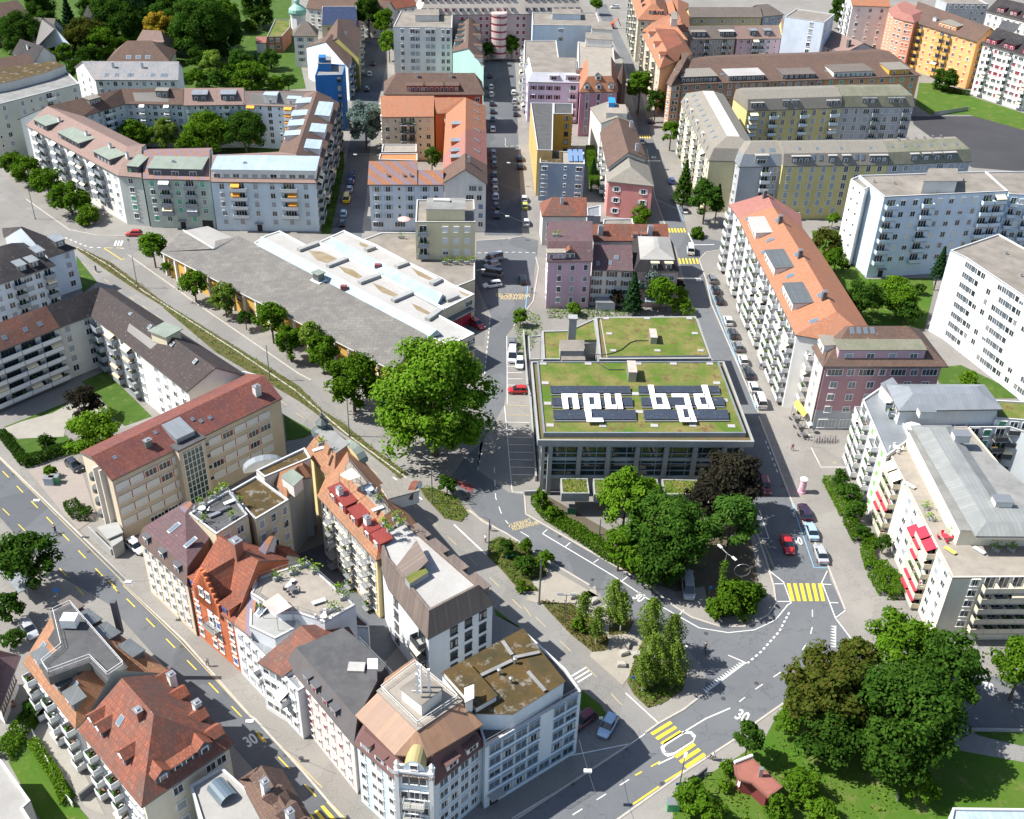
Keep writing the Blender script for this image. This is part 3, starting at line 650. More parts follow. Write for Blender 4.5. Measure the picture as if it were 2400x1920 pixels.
# ================================================================ north, behind the streets
x = PH('wbl', 'tall white flat-roofed block with roof terraces beside the far side street', '10:990,192 1415,200 1420,75 1045,80', 18, WHITE, GRAVEL, ov=0, rail=RL_GREY); x.fac(0, 6, ' w.WW WW ww', wh=1.6); x.fac(0, 6, 'n', m=(7, 10))
x.box_on(E('10:1150,150 1320,150 1320,105 1150,105', 18), 17.7, 2.2, 'attic_storey', OFFW, GRAVEL)
x = GH('stp', 'row house with a teal gable end and a staircase of white-awning dormers down its roof', '10:1650,482 1615,115', '10:1530,345 1540,75', 13, 17, TEAL, T_BROWN, ov=.3, rail=RL_GREY)
for t in (.05, .25, .45, .65, .85):
 x.dormer(2, t, .8, 3.2, 2, T_BROWN, 2, TEAL); x.dormer(0, t, .8, 3, 2, T_BROWN, 2, OFFW)
PH_ = E('10:1180,108 20:520,98', 18)
x = House('grand_building', 'far pink building with maroon shutters and two rows of arched dormers', quad(PH_[0], PH_[1], 18), 18, plaster('far_pink_render', (.55, .42, .4)), plaster('beige_mansard', (.5, .44, .38)), 'mansard', levels=[(3.5, 25, plaster('beige_mansard', 0))], deck=GRAVEL, ov=.3, shut=SH_MAROON, blind=BL_RED, pb=.9, seed=40, cat='building'); x.fac(0, 6, 'cc.cc.cc.cc.cc.cc.cc.cc.cc', ww=1.3)
for i in range(22):
 for e, dz in ((.5, 0), (2.3, 0)):
  if i not in (13,): x.dormer(0, (i+.6)/22.5, e, 1.5, 1.3, plain('arched_dormer', (.12, .12, .14), .6), 1, plain('dormer_cheek', (.4, .33, .3), .8), ww=1.0, bm=BL_RED)
c = E1('10:1757,108', 18); b = MB()
for k in range(6): b.lathe(v3(c+Vector((0, .5)), 1.5+k*2.8), [(3.2, 0), (3.2, 1.5)], 20, 0); b.lathe(v3(c+Vector((0, .5)), 3.0+k*2.8), [(3.05, 0), (3.05, .8)], 20, 1); b.lathe(v3(c+Vector((0, .5)), 3.8+k*2.8), [(3.2, 0), (3.2, .5)], 20, 0)
b.lathe(v3(c+Vector((0, .5)), 18.2), [(3.3, 0), (3.3, .6), (3, .8)], 20, 0); b.build('bay_tower', [plaster('far_pink_render', 0), BL_RED], x.root)
# central block between the two streets
x = QH('brn', 'brown-roofed house with dark red walls and a balcony row set in its roof', '10:920,683 1652,683', 15, 13, REDW, T_BROWN, hr=18, hips=(4.5, 3), ov=.7); x.fac(0, 4, 'w.w.w.w.w.w.w'); x.dormer(0, .32, 1.2, 6, 1.8, T_BROWN, 4, REDW); x.dormer(0, .5, 1.2, 7, 1.8, T_BROWN, 4, REDW); x.dormer(0, .67, 1.2, 5, 1.8, T_BROWN, 3, REDW); x.chim(0, .33, 6); x.chim(0, .67, 6)
x = GH('org', 'cream house with a plain orange roof and two small balconies behind the silvery cedar', '10:905,846 1284,842', '10:897,692 1286,692', 14, 17.6, CREAM, T_ORANGE, blind=BL_BEIGE, rail=RL_DARK, rstyle='bars'); x.fac(0, 5, 'wnbbnw', rows={4: 'wnbbnw'}); x.fac(3, 5, 'w.w')
x = GH('trc', 'terracotta house with a satellite dish in the inner corner of the courtyard', '10:1296,822 1400,818', '10:1288,704 1515,704', 14, 17.6, TERRA, T_ORANGE, blind=BL_BEIGE); x.fac(0, 5, ' b', zb=1)
x = GH('or2', 'orange-roofed house on the main street with a row of white skylight dormers', '10:1662,940 1656,765', '10:1512,935 1515,704', 14, 18, ORANGEW, T_ORANGE); x.fac(0, 5, 'wwwwww')
for t in (.15, .55): x.dormer(2, 1-t, 2.2, 2.4, 1.5, ZINC, 1, TERRA)
for t in (.2, .5, .8): x.sky(0, t, 2, 1.2, 2)
x = GH('pk2', 'street house with a pink left and red right roof slope', '10:1668,1190 1662,940', '10:1510,1105 1512,935', 14, 18, ROSE, T_ROSE); x.fac(0, 5, 'wwwwww')
for t in (.25, .75): x.dormer(2, 1-t, 2.2, 2.4, 1.5, ZINC, 1, TERRA)
for t in (.2, .5, .8): x.sky(0, t, 2, 1.2, 2)
x = GH('gab', 'white house with a broad brown gable facing the fire station', '10:1671,1330 1668,1190', '10:1510,1222 1510,1105', 14, 18, WHITE, T_BROWN, ov=(.4, 0, .4, .5), shut=SH_PALE, blind=SH_BLUE); x.fac(3, 5, '..WW.w', rows={4: '.. Fw', 3: '..Ww'})
x.chim(0, .5, 5)
x = GH('ptc', 'white house with blue shutters and a patched orange and violet tile roof', '10:805,1334 1165,1334', '10:815,1163 1162,1163', 13.5, 17.5, plaster('blue_white_render', (.64, .7, .78)), T_MIXO, shut=SH_PALE, blind=SH_BLUE, ov=(.5, 0, .5, .4)); x.fac(0, 5, 'ssns', g='F.F.', zb=.6); x.fac(3, 5, '.w.')
for t in (.4, .72, .86): x.chim(0, t, 2.4, .5, .5, .7)
x = GH('pt2', 'lower white house continuing the patched orange and violet roof beside the broad gable', '10:1165,1334 1352,1334', '10:1162,1228 1352,1228', 13.4, 15.8, plaster('blue_white_render', 0), T_MIXO, shut=SH_PALE, blind=SH_BLUE); x.fac(0, 5, 'sw', g='F.', zb=.6)
x = PH('ot', 'low annex with a flat orange gravel roof behind the patched-tile house', '10:885,1150 1165,1158 1165,1108 895,1108', 9.5, CREAM, varied('orange_gravel', (.5, .22, .09), scale=.5), ov=0, name='annex', cat='annex')
x = PH('ot2', 'low terrace annex below the balconies of the plain orange-roofed house', '10:905,1098 1160,1095 1160,1040 915,1040', 8.5, CREAM, TERRACE, ov=0, name='annex', cat='annex')
# right of the main street
x = PH('gw', 'large pale grey-walled block with a flat gravel roof and a raised roof room', '20:150,180 640,185 608,88 145,90', 20, PALEB, GRAVEL, ov=0)
x.box_on(E('20:290,135 495,140 490,100 290,98', 20), 19.7, 2, 'rooftop_room', PALEB, GRAVEL); x.fac(0, 6, '  W   ', rows={0: '', 1: '', 2: '', 3: ''})
x = PH('gw2', 'white street block with a flat roof terrace stepping down beside the pale grey wall', '20:85,460 345,470 320,292 90,292', 16.5, WHITE, GRAVEL, ov=0); x.fac(0, 5, 'wwwww'); x.fac(3, 5, 'wbwbwbw')
x = PH('lil', 'lilac-white corner house with purple shutters and a pale mansard roof', '20:112,592 490,600 487,470 85,465', 14, LILAC, plaster('pale_mansard', (.62, .63, .68)), 'mansard', levels=[(1.6, 17, plaster('pale_mansard', 0))], deck=GRAVEL, ov=.3, shut=SH_MAROON); x.fac(0, 4, 'ssss.b', zb=1.2, ww=.9); x.fac(3, 4, 'sbs')
x.dormer(0, .5, .4, 3, 1.6, plaster('pale_mansard', 0), 1, LILAC, ww=1.8); x.dormer(0, .85, .4, 4.5, 1.8, plaster('pale_mansard', 0), 1, LILAC, ww=2.8)
x = PH('pkm', 'pink house with white-framed windows and an orange mansard roof with arched dormers', '20:485,668 768,662 760,480 488,500', 15, plaster('bright_pink_render', (.58, .3, .38)), T_ORANGE, 'mansard', levels=[(2.6, 19.5, T_ORANGE)], deck=TERRACE, ov=.4, hood=True); x.fac(0, 5, 'ttw', zb=.8, ww=1.2)
for t, e in ((.2, .5), (.5, .5), (.82, .5), (.5, 2)): x.dormer(0, t, e, 1.7, 1.4, T_DARK, 1, FRW, kind='gable', ww=1)
c = E1('20:790,600', 15); MB().lathe(v3(c, 0), [(1.5, 0), (1.5, 15), (1.8, 15.2), (.1, 22)], 8).build('turret', [T_BROWN], x.root)
x.box_on(E('20:570,280 720,290 700,230 570,230', 18), 19, 2.6, 'rooftop_room', OFFW, GRAVEL)
x = PH('mdl', 'cluttered white rooftop house with plants between the pale grey wall and the street', '20:480,490 745,480 730,330 475,300', 17, OFFW, TERRACE, ov=0)
x.box_on(E('20:530,330 720,340 710,290 530,285', 17), 16.8, 2.6, 'rooftop_room', WHITE, GRAVEL)
x = PH('ylc', 'ochre house with a dark flat roof beside the main street', '20:133,742 300,744 292,1085 183,1082', 14, plaster('ochre_yellow_render', (.6, .42, .17)), BITUM, ov=0); x.fac(3, 5, '. . .')
x = PH('ylc2', 'ochre rear wing with dark window openings behind the light well', '20:300,744 440,747 438,822 300,820', 14, OCHRE, BITUM, ov=0, win=FRB); x.fac(0, 5, '.w'); x.fac(1, 5, 'w')
x = PH('blg', 'blue-grey modern house with a reddish roof patch and tilted solar panels', '20:200,1175 525,1185 520,1098 203,1085', 11.5, BLUEG, TERRACE, ov=0); x.fac(0, 4, 'W..n.W', rows={3: 'W..n.W'}, wh=1.1)
x.box_on(E('20:215,1165 358,1170 358,1095 220,1090', 11.5), 11.2, .15, 'roof_planting', CONC, MOSSR)
for i in range(3):
 q = E('20:%d,1150 %d,1152 %d,1100 %d,1100' % (408+i*38, 440+i*38, 430+i*38, 400+i*38), 12); b = MB(); b.slab([v3(q[0], 11.5), v3(q[1], 11.5), v3(q[2], 12.9), v3(q[3], 12.9)], [(0, 1, 2, 3)], .08); b.build('solar_panel', [plain('solar_blue', (.15, .25, .42), .15, 0, 1)], x.root)
x = GH('grf', 'white-walled house with a brown roof holding a blue solar field, on the street corner', '20:975,1150 880,890', '20:840,1100 765,845', 12, 15.4, OFFW, T_BROWN, ov=(.5, .3, .5, .3)); x.fac(2, 4, 'wbwbw'); x.chim(0, .05, 3, .9, .9, 2.2); x.chim(0, .75, 2, .9, .9, 2)
x = GH('grf2', 'cluttered white rooftop house with a blue rooftop box behind the solar-roofed house', '20:880,890 830,770', '20:765,845 700,730', 12, 14, OFFW, ETERNIT, ov=.2); x.box_on(E('20:700,745 745,745 740,710 700,705', 16), 13, 3, 'rooftop_room', plain('blue_box', (.02, .25, .6), .5), plain('blue_box', 0)); x.box_on(E('20:680,830 830,835 815,770 690,765', 14), 12.5, 2, 'attic_storey', OFFW, TERRACE)
x = GH('grp', 'pink-fronted house with a grey slate hip roof and white shutters', '20:1027,1345 975,1150', '20:865,1240 835,1110', 10.5, 14, plaster('front_pink_render', (.62, .26, .24)), ETERNIT, hips=(4, 0), ov=.4, shut=SH_WHITE); x.fac(3, 3, 's.s', zb=.5)
x = QH('rdt', 'small house with an old red tile hip roof and a verdigris gutter strip', '20:215,1560 545,1562', 9, 8.5, OFFW, T_OLD, hr=12, hips=(3, 0), ov=.3, name='town_house', cat='house'); x.fac(0, 2, 'wDww'); x.chim(0, .45, 3)
x = PH('dks', 'low dark flat-roofed yard building between the slim tree and the pink house', '20:545,1560 640,1560 640,1480 540,1500', 5, GREYW, ZINC, ov=0, name='yard_building', cat='shed')
x = PH('pnk', 'pink house with white window frames and a glazed roof terrace, opposite the fire station', '21:250,472 585,470 582,240 250,240', 12.5, ROSE, T_OLD, 'mansard', levels=[((3.5, .3, 3, .3), 16, T_MAUVE)], deck=T_MAUVE, ov=.35); x.fac(0, 4, '.w.w.w', zb=.9, ww=.9); x.fac(3, 4, 'wwww')
x.dormer(0, .5, .6, 2.4, 1.3, T_OLD, 2, DKWALL, kind='gable'); x.dormer(0, .2, .5, 4.2, 1.6, TERRACE, 2, ROSE)
x = QH('pkr', 'low old red tiled row house with cream chimneys behind the grey-roofed house', '21:585,322 1135,322', 7, 10, OFFW, T_OLD, hr=13, ov=.3, name='town_house', cat='house'); x.fac(0, 3, 'wwwwwww');
for t in (.1, .75): x.chim(0, t, 1.5, 1.2, 1, 2)
for t in (.55, .66): x.dormer(0, t, .6, 1.4, 1, T_OLD, 1, OFFW)
x = GH('wbs', 'white house with brown shutters and a brown tile roof beside the pink house', '21:575,530 875,540', '21:590,350 862,352', 9.6, 13.4, OFFW, T_MAUVE, ov=(.4, 0, .4, 0), shut=SH_BROWN); x.fac(0, 4, 's.s.s', zb=.2, wh=1.3); x.sky(0, .15, 1); x.sky(0, .6, 2.5, 1.1); x.sky(0, .45, 1.2)
x = PH('grm', 'house with a grey flat-topped mansard roof and green dormer blinds behind the fir', '21:880,540 1212,545 1165,345 862,335', 9.6, plaster('dusty_pink_render', (.5, .36, .34)), T_DARK, 'mansard', levels=[(1.3, 12, T_DARK), (3.5, 13.4, SHEET)], deck=SHEET, ov=.35); x.fac(0, 3, '.wwww', zb=1)
for t in (.45, .75): x.dormer(0, t, .3, 1.6, 1.5, plain('cream_hood', (.6, .55, .35), .8), 1, DKWALL, bm=BL_GREEN, ww=1)
x = PH('shd', 'flat-roofed gravel shed with white chimneys behind the pink-fronted house', '21:655,215 880,218 870,160 660,165', 6.5, OFFW, GRAVEL, ov=0, name='yard_building', cat='shed')
# ================================================================ upper right
x = PH('oh1', 'tall cream house with orange hipped roof and dark dormers atop the far street', '20:905,142 1135,150 1090,-60 850,-50', 17, plaster('far_cream_render', (.56, .52, .4)), T_ORANGE, 'mansard', levels=[(5.5, 22, T_ORANGE)], deck=T_ORANGE, ov=.5, rail=RL_CONC); x.fac(0, 6, 'wwww'); x.fac(3, 6, 'bwbwbwbw'); x.dormer(0, .45, 2, 2.2, 1.5, T_ORANGE, 1, DKWALL); x.dormer(0, .72, 2, 2.2, 1.5, T_ORANGE, 1, DKWALL)
for t in (.3, .45, .6, .75): x.dormer(3, t, 2.5, 2, 1.4, T_ORANGE, 1, DKWALL)
x = PH('oh2', 'orange-roofed rear wing at the top edge behind the hipped orange roof', '20:1135,215 1285,230 1275,25 1060,30', 15, CREAM, T_ORANGE, 'mansard', levels=[(5, 18, T_ORANGE)], deck=T_ORANGE, ov=.3)
x = PH('oh3', 'orange-roofed corner house of many gables with a white chimney stack', '20:935,225 1270,290 1160,130 1090,145', 16, plaster('warm_cream_render', (.6, .5, .38)), T_ORANGE, 'mansard', levels=[(3, 19, T_ORANGE)], deck=T_ORANGE, ov=.4, rail=RL_CONC); x.fac(0, 6, 'wwww'); x.fac(3, 6, 'bwb'); x.box_on(E('20:1145,190 1190,190 1185,135 1145,135', 19), 18, 3.5, 'chimney_stack', WHITE, GRAVEL)
x = PH('oh4', 'red and orange roofed street house with balconies next to the brown corner house', '20:940,250 1065,500 1305,390 1230,265', 16, plaster('warm_cream_render', 0), T_ORANGE, 'mansard', levels=[(4, 19.5, T_ORANGE)], deck=T_RED, ov=.4, rail=RL_CONC)
x.fac(0, 6, 'bwbwbw')
for t in (.2, .5, .8): x.dormer(0, t, 1.2, 2.2, 1.6, T_RED, 1, WHITE, kind='gable')
x = QH('tb1', 'long brown-roofed house with red shutters at the top edge', '20:1285,125 1810,125', 10, 15, plaster('dull_yellow_render', (.5, .45, .25)), T_GREYB, hr=18, ov=.4, shut=SH_MAROON); x.fac(0, 5, 'wwwwwwwwww', wh=1.2)
x = QH('tb2', 'brown hip-roofed end house with blue windows beside the white tower block', '20:1812,120 1968,105', 12, 15, BLUEG, T_GREYB, hr=18.5, hips=(0, 5), ov=.4); x.fac(0, 5, 'www')
x = QH('tb3', 'beige house with dark roof terraces and two satellite dishes', '20:1290,285 1622,280', 10, 13, plaster('dull_beige_render', (.46, .4, .33)), T_GREYB, hr=17, ov=.4, rail=RL_GREY); x.fac(0, 5, 'wwbwwbw'); x.dormer(0, .18, 1, 6, 1.8, ETERNIT, 3, DKWALL); x.dormer(0, .8, 1, 6, 1.8, WROOF, 3, DKWALL)
x = QH('tb4', 'pink house with grey dormers next to the beige dished house', '20:1624,283 1948,278', 10, 13, plaster('light_pink_render', (.6, .42, .46)), T_PINKB, hr=17, ov=.4, rail=RL_GREY); x.fac(0, 5, 'nwbbwn'); x.dormer(0, .38, 1.2, 3, 2, ZINC, 1, DKWALL); x.dormer(0, .7, 1.2, 3, 2, ZINC, 1, DKWALL)
x = QH('tb5', 'narrow yellow-green house with green shutters in the far row', '30:408,235 525,240', 12, 14, YGREEN, T_PINKB, hr=18, ov=.3, blind=BL_GREEN, pb=.8); x.fac(0, 5, 'ww')
x = GH('tb6', 'white house with a long brown roof sloping away to the right behind the dark roof', '30:530,245 850,390', '30:570,140 1000,310', 14, 17.5, WHITE, T_PINKB, ov=.4, blind=BL_RED); x.fac(0, 5, 'wwwwwwww'); x.chim(0, .4, 4, 1.4, 1, 2.4, DKWALL); x.chim(0, .9, 4, 1.4, 1, 2.4, DKWALL)
x = QH('twr', 'white and pale blue tower block at the top edge', '30:430,120 715,160', 16, 24, SKYW, GRAVEL, 'flat', ov=0); x.fac(0, 9, '.  w.'); x.fac(1, 9, 'w.w')
x = QH('tw2', 'white house with brown shutters and an orange roof beside the curved red-orange house', '30:915,40 1195,50', 14, 19, WHITE, T_ORANGE, hr=22, ov=.4, blind=BL_BEIGE); x.fac(0, 6, 'www', wh=1.4); x.fac(3, 6, 'bwb')
# curved salmon + orange
A = E('30:1175,70 1215,125 1290,150 1365,165', 19);
x = House('apartment_house', 'salmon house with a rounded corner and a stepped red roof terrace', ccw([A[0], A[1], A[2], A[3], A[3]+Vector((12, 14)), A[0]+Vector((10, 16))]), 19, plaster('salmon_wall', (.68, .33, .22)), T_ROSE, 'mansard', levels=[(3, 21, T_ROSE)], deck=T_ROSE, ov=.3, blind=SH_ORANGE, seed=81, cat='apartment block');
for i in range(3): x.fac(i, 7, 'ww', wh=1.1)
x = GH('orr', 'tall orange house with red blinds and a central column of shaded balconies', '30:1340,150 1820,300', '30:1390,10 1920,200', 18.5, 22.5, plaster('orange_wall', (.78, .42, .17)), T_BROWN, ov=(.7, .5, .5, 0), blind=SH_ORANGE, pb=.7, rail=OCHRE); x.fac(0, 6, 'wbwwbbwww', wh=1.3); x.fac(1, 6, 'bb'); x.dormer(0, .5, 1.8, 9, 1.8, ETERNIT, 5, ORANGEW); x.chim(0, .25, 4, 1.8, 1)
x = GH('rwn', 'tall white house with maroon blinds and white balconies at the right edge', '30:1855,315 2250,430', '30:1960,200 2350,320', 19.2, 23.5, WHITE, T_DARK, ov=(.5, .4, .5, .3), blind=BL_RED, pb=.25, rail=RL_WHITE); x.fac(0, 7, 'wbwWwbwWwb', wh=1.3)
for t in (.12, .45, .8): x.dormer(0, t, .9, 5, 1.9, T_DARK, 2, BL_RED)
x.box_on(E('30:1960,230 2050,250 2120,190 2000,160', 22), 21, 1.6, 'solar_roof', METAL, BITUM)
x = QH('rw2', 'dark-roofed house with red dormers in the top right corner', '30:1880,80 2350,200', 14, 16, OFFW, T_DARK, hr=21, ov=.5); x.fac(0, 5, 'wwwwwwwwww')
for t in (.2, .4, .6): x.dormer(0, t, 1, 3.5, 1.9, T_DARK, 2, BL_RED)
x = QH('rw3', 'pale grey block at the top edge behind the orange house', '30:1600,25 1900,30', 12, 14, GREYW, GRAVEL, 'flat', ov=0); x.fac(0, 5, 'wwwwwww')
# long brown-roofed row
x = PH('lb0', 'brown corner house with a chamfered orange-brown tower front', '20:1115,600 1150,620 1225,610 1300,590 1290,430 1200,440', 15.5, plaster('brown_orange_render', (.52, .3, .18)), T_BROWN, 'mansard', levels=[(4, 19.5, T_BROWN)], deck=T_BROWN, ov=.4); x.fac(0, 6, 'w'); x.fac(1, 6, 'ww'); x.fac(2, 6, 'ww')
x = GH('lb1', 'long dark brown roof with a black-fronted dormer strip over a grey-brown house', '20:1225,612 1540,600', '20:1300,425 1540,412', 15.5, 19.5, BROWNW, T_BROWN, shut=SH_BLUE); x.fac(0, 6, 's.s.s.s'); x.dormer(0, .42, 1.3, 13, 1.9, ETERNIT, 8, DKWALL)
x = GH('lb2', 'middle stretch of the long dark brown roof with seven small skylights', '20:1540,600 30:720,575', '20:1540,412 30:715,390', 15.5, 19.5, BROWNW, T_BROWN); x.fac(0, 6, 'wwwwwwwwwwwww'); x.dormer(0, .22, 1.3, 13, 1.7, WROOF, 8, DKWALL); x.dormer(0, .75, 1.3, 12, 1.5, T_GREYB, 6, DKWALL)
for i in range(7): x.sky(0, .02+.055*i, 5, 1, 1.3)
x = GH('lb3', 'right end of the long dark brown roof with green windows under a dormer', '30:720,575 1415,545', '30:715,390 1270,365', 15.5, 19.5, plaster('orange_brown_render', (.55, .33, .16)), T_BROWN, ov=(.5, .6, .5, 0), hips=(0, 5), blind=BL_GREEN); x.fac(0, 6, 'wwwwwwwww'); x.dormer(0, .3, 1.3, 15, 1.8, T_GREYB, 8, OFFW); x.dormer(0, .78, 1.3, 8, 1.8, ETERNIT, 2, OCHRE)
for t in (.08, .2, .38): x.sky(0, t, 5, .9, 1.2)
# ---- slate roofed yellow perimeter block
yw = plaster('yellow_block_render', (.6, .53, .24))
def slate(key, label, front, depth, h, wall, rm=ETERNIT, **k):
 A, B = E(front, h); lv = k.pop('lv', [(1.3, h+3.2, rm), (3.6, h+5.2, rm)]); H_ = House('apartment_house', label, quad(A, B, depth), h, wall, rm, 'mansard', levels=lv, deck=k.pop('deck', ETERNIT), seed=len(HOUSES)+1, cat='apartment block', **k); HOUSES[key] = H_; return H_
x = slate('s1', 'yellow house with pale blue balconies under a beige slate roof, upper row', '20:1700,800 30:840,778', 13, 15, yw, ov=(.3, 0, .3, 0), rail=RL_BLUE, lv=[((1.2, .05, 1.2, .05), 18.3, ETERNIT), ((4, .05, 4, .05), 20, ETERNIT)]); x.fac(0, 5, 'bwbwwbwwb', wh=1.8)
for t in (.4, .5): x.dormer(0, t, .4, 2, 1.7, ZINC, 1, ZINCD)
for t in (.1, .9): x.dormer(0, t, .3, 4, 1.6, WROOF, 2, DKWALL)
x = slate('s2', 'mossy slate-roofed house with rounded dormers and grey balconies at the end of the upper row', '30:835,775 1368,770', 13, 15, GREYW, ETGREEN, ov=(.3, .3, .3, 0), rail=RL_GREY, deck=ETGREEN, lv=[((1.2, 1, 1.2, .05), 18.3, ETGREEN), ((4, 2, 4, .05), 20, ETGREEN)]); x.fac(0, 5, 'wwWbWWb', wh=1.8)
for t in (.33, .42, .68, .8): x.dormer(0, t, .4, 2.2, 1.7, ZINC, 1, ZINCD)
x.fac(1, 5, 'w.w')
A, B = E('20:1218,735 1420,1160', 15.5); P = quad(A, B, 14.5)
x = House('apartment_house', 'long yellow street house with a beige slate roof dotted with skylights beside the street trees', P, 15.5, plaster('sunny_yellow_render', (.66, .6, .36)), ETERNIT, 'mansard', levels=[(1.3, 18.7, ETERNIT), (4.2, 20.8, ETERNIT)], deck=plain('pale_flat_ridge', (.5, .5, .48), .8), ov=.3, seed=77, cat='apartment block')
HOUSES['s3'] = x
def edge_toward(x, d):
 best = max(range(x.n), key=lambda i: (lambda a, b: Vector(((b-a).y, -(b-a).x)).normalized().dot(Vector(d))*((b-a).length > 3))(x.wp[i], x.wp[(i+1) % x.n])); return best
e = edge_toward(x, (-1, -.4)); x.fac(e, 6, 'wwbwwwbwwwbwwwbww', wh=1.4)
for i in range(9): x.sky(e, .08+.1*i, .3, 1, 1.4); x.sky((1, e), .1+.095*i, .8, 1, 1.4)
for t in (.12, .3, .5, .7): x.dormer(e, t, .5, 2, 1.5, WROOF, 1, OFFW)
e = edge_toward(x, (0, -1)); x.fac(e, 6, '..w', wh=1.6, ww=2); x.dormer(e, .75, .3, 3.2, 2.2, WROOF, 1, ZINC, ww=2)
x = slate('s4', 'pale grey corner house with grey mansard and square dormer, lower row', '20:1640,1205 1955,1200', 12, 15.5, GREYW, ETERNIT, ov=(.3, 0, .3, .3), lv=[((1.3, .05, 1.2, 1.2), 18.6, ZINC), ((4, .05, 4, 3), 20.6, ETERNIT)]); x.fac(0, 6, '..bw', wh=1.5); x.fac(3, 6, 'w.w'); x.dormer(0, .5, .3, 3.6, 2.4, WROOF, 1, ZINC, ww=2.4); x.sky((1, 0), .5, .6, 1, 1.4); x.sky((1, 0), .75, .6, 1.8, 1.4)
x = slate('s5', 'yellow house with grey blinds under a beige slate roof, lower row', '30:418,1200 1175,1190', 12, 16, yw, ov=(.3, 0, .3, 0), lv=[((1.2, .05, 1.2, .05), 19.2, ETERNIT), ((4.2, .05, 4.2, .05), 21, ETERNIT)]); x.fac(0, 6, 'cccccoooo', wh=1.8, g='oDcccccc')
for t, w_ in ((.16, 5), (.9, 5)): x.dormer(0, t, .3, w_, 1.9, WROOF, 3, DKWALL)
for t in (.46, .59): x.dormer(0, t, .3, 2.2, 2, WROOF, 1, ZINCD)
for t in (.28, .35, .69, .75): x.sky(0, t, .5, 1, 1.6)
for t in (.16, .33, .56, .84): x.sky((1, 0), t, 1.2, .8, 1)
x = slate('s6', 'mossy slate-roofed house with four zinc dormers at the end of the lower row', '30:1178,1190 1780,1165', 12, 16, GREYW, ETGREEN, ov=(.3, .3, .3, 0), deck=GRAVEL, lv=[((1.2, .8, 1.2, .05), 19.2, ETGREEN), ((4.2, 2, 4, .05), 21, ETGREEN)]); x.fac(0, 6, 'ooWWWWc', wh=1.6)
for t in (.3, .44, .57, .72): x.dormer(0, t, .3, 2.4+(t == .72)*1.2, 2, WROOF, 1, ZINCD)
for i in range(6): x.sky((1, 0), .07+i*.16, 1.6, .9, .9)
x.vents([lerp(x.ring[0], x.ring[2], .2+i*.12) for i in range(6)], x.hr)
# ================================================================ right side
OLG = 'orange-roofed houses with hundreds of sunlit balconies'
ridge = ('31:300,-20 345,75', '31:345,75 470,280', '31:470,280 600,490', '31:600,490 850,918')
fronts = ('31:22,60 95,160', '31:95,160 205,400', '31:205,400 345,665', '31:345,665 505,1000')
lab = ('rose-red roofed top end of the sunlit white balcony row', 'white balcony house with orange roof and the one slatted white dormer', 'white balcony house with orange roof and grey dormer, between slatted dormer and hip end', 'white balcony house with a steep orange hip at the near end of its row')
for i in range(4):
 x = GH('ol%d' % i, lab[i], fronts[i], ridge[i], 17.3, 21.5, WHITE, T_ROSE if i == 0 else T_ORANGE, rail=RL_WHITE, ov=(.4, 0, .4, 0) if i < 3 else (.4, .4, .4, 0), hips=(0, 0) if i < 3 else (0, 5))
 x.fac(0, 7, ('bw', 'bbwb', 'bbwbbw', 'bbwbbwbb')[i], zb=.6, wh=1.3)
 if i == 1: x.dormer(0, .5, 1.2, 9, 1.8, WROOF, 6, WHITE)
 if i in (2, 3): x.dormer(0, .5 if i == 2 else .35, 1.2, 9, 1.9, ZINCD, 5, WHITE)
 if i: x.sky(0, .12, 1, 1.2, 1.6); x.sky(0, .5, 6.3, 1.4, 1.8); x.sky(0, .9, 3, 1.3, 1.8)
 x.chim(0, .6, 7, 1, .8, 1.8, DKWALL)
x = PH('lk', 'brown-roofed link house with white balconies and a yellow awning below', '31:600,1035 705,1228 885,1100 850,918 730,850', 15.2, PALEP, T_BROWN, 'mansard', levels=[(4.5, 19, T_BROWN)], deck=T_BROWN, ov=.4, rail=RL_WHITE); e = edge_toward(x, (-1, -.5)); x.fac(e, 6, 'bw', zb=.3)
x.dormer(e, .45, .8, 4.5, 2, ETERNIT, 2, WHITE)
x = QH('mv', 'mauve house with a broad brown hipped roof, white-framed windows and a long pink dormer', '31:705,1230 1612,1230', 15, 15.2, MAUVE, T_BROWN, hr=20, hips=(6.5, 6.5), ov=(.9, .9, .9, .9), pb=.1, base=(4.5, GREYW)); x.fac(0, 5, 'wwwwww', zb=.5, ww=1.3, g='gg.gg', rows={4: 'FwFwFwF'}); x.fac(3, 5, '.w.w.'); x.dormer(0, .47, 1.5, 17, 2.0, ETGREEN, 4, plaster('rosy_dormer', (.55, .38, .42)), ww=1.4)
for i in range(4): x.sky(0, .28+.055*i, 6, .8, 1.4)
# light blue slab complex
x = PH('lbl', 'white and pale blue slab block with a white lift house on its gravel roof', '30:1150,1420 2045,1378 1880,1235 965,1265', 22, plaster('pale_blue_white_render', (.6, .7, .8)), GRAVEL, ov=0, rail=RL_BLUE, blind=BL_WHITE)
x.fac(0, 7, 'BwwBwwwwBB', rows={1: 'BwwBwwwwBB', 0: 'D....'}, zb=.6); x.box_on(E('30:1420,1360 1660,1360 1660,1270 1460,1270', 23), 21.6, 3.2, 'lift_house', WHITE, GRAVEL)
x.vents(E('30:1075,1310 1220,1320 1540,1390 1720,1300', 22), 21.7)
e = 3; x.fac(e, 7, '. . .')
x = PH('lb2b', 'white end tower of the slab block with small paired windows', '30:905,1292 1010,1365 1110,1300 975,1262', 21.5, WHITE, GRAVEL, ov=0, rail=RL_WHITE); e = edge_toward(x, (-1, -.6)); x.fac(e, 7, 'nn')
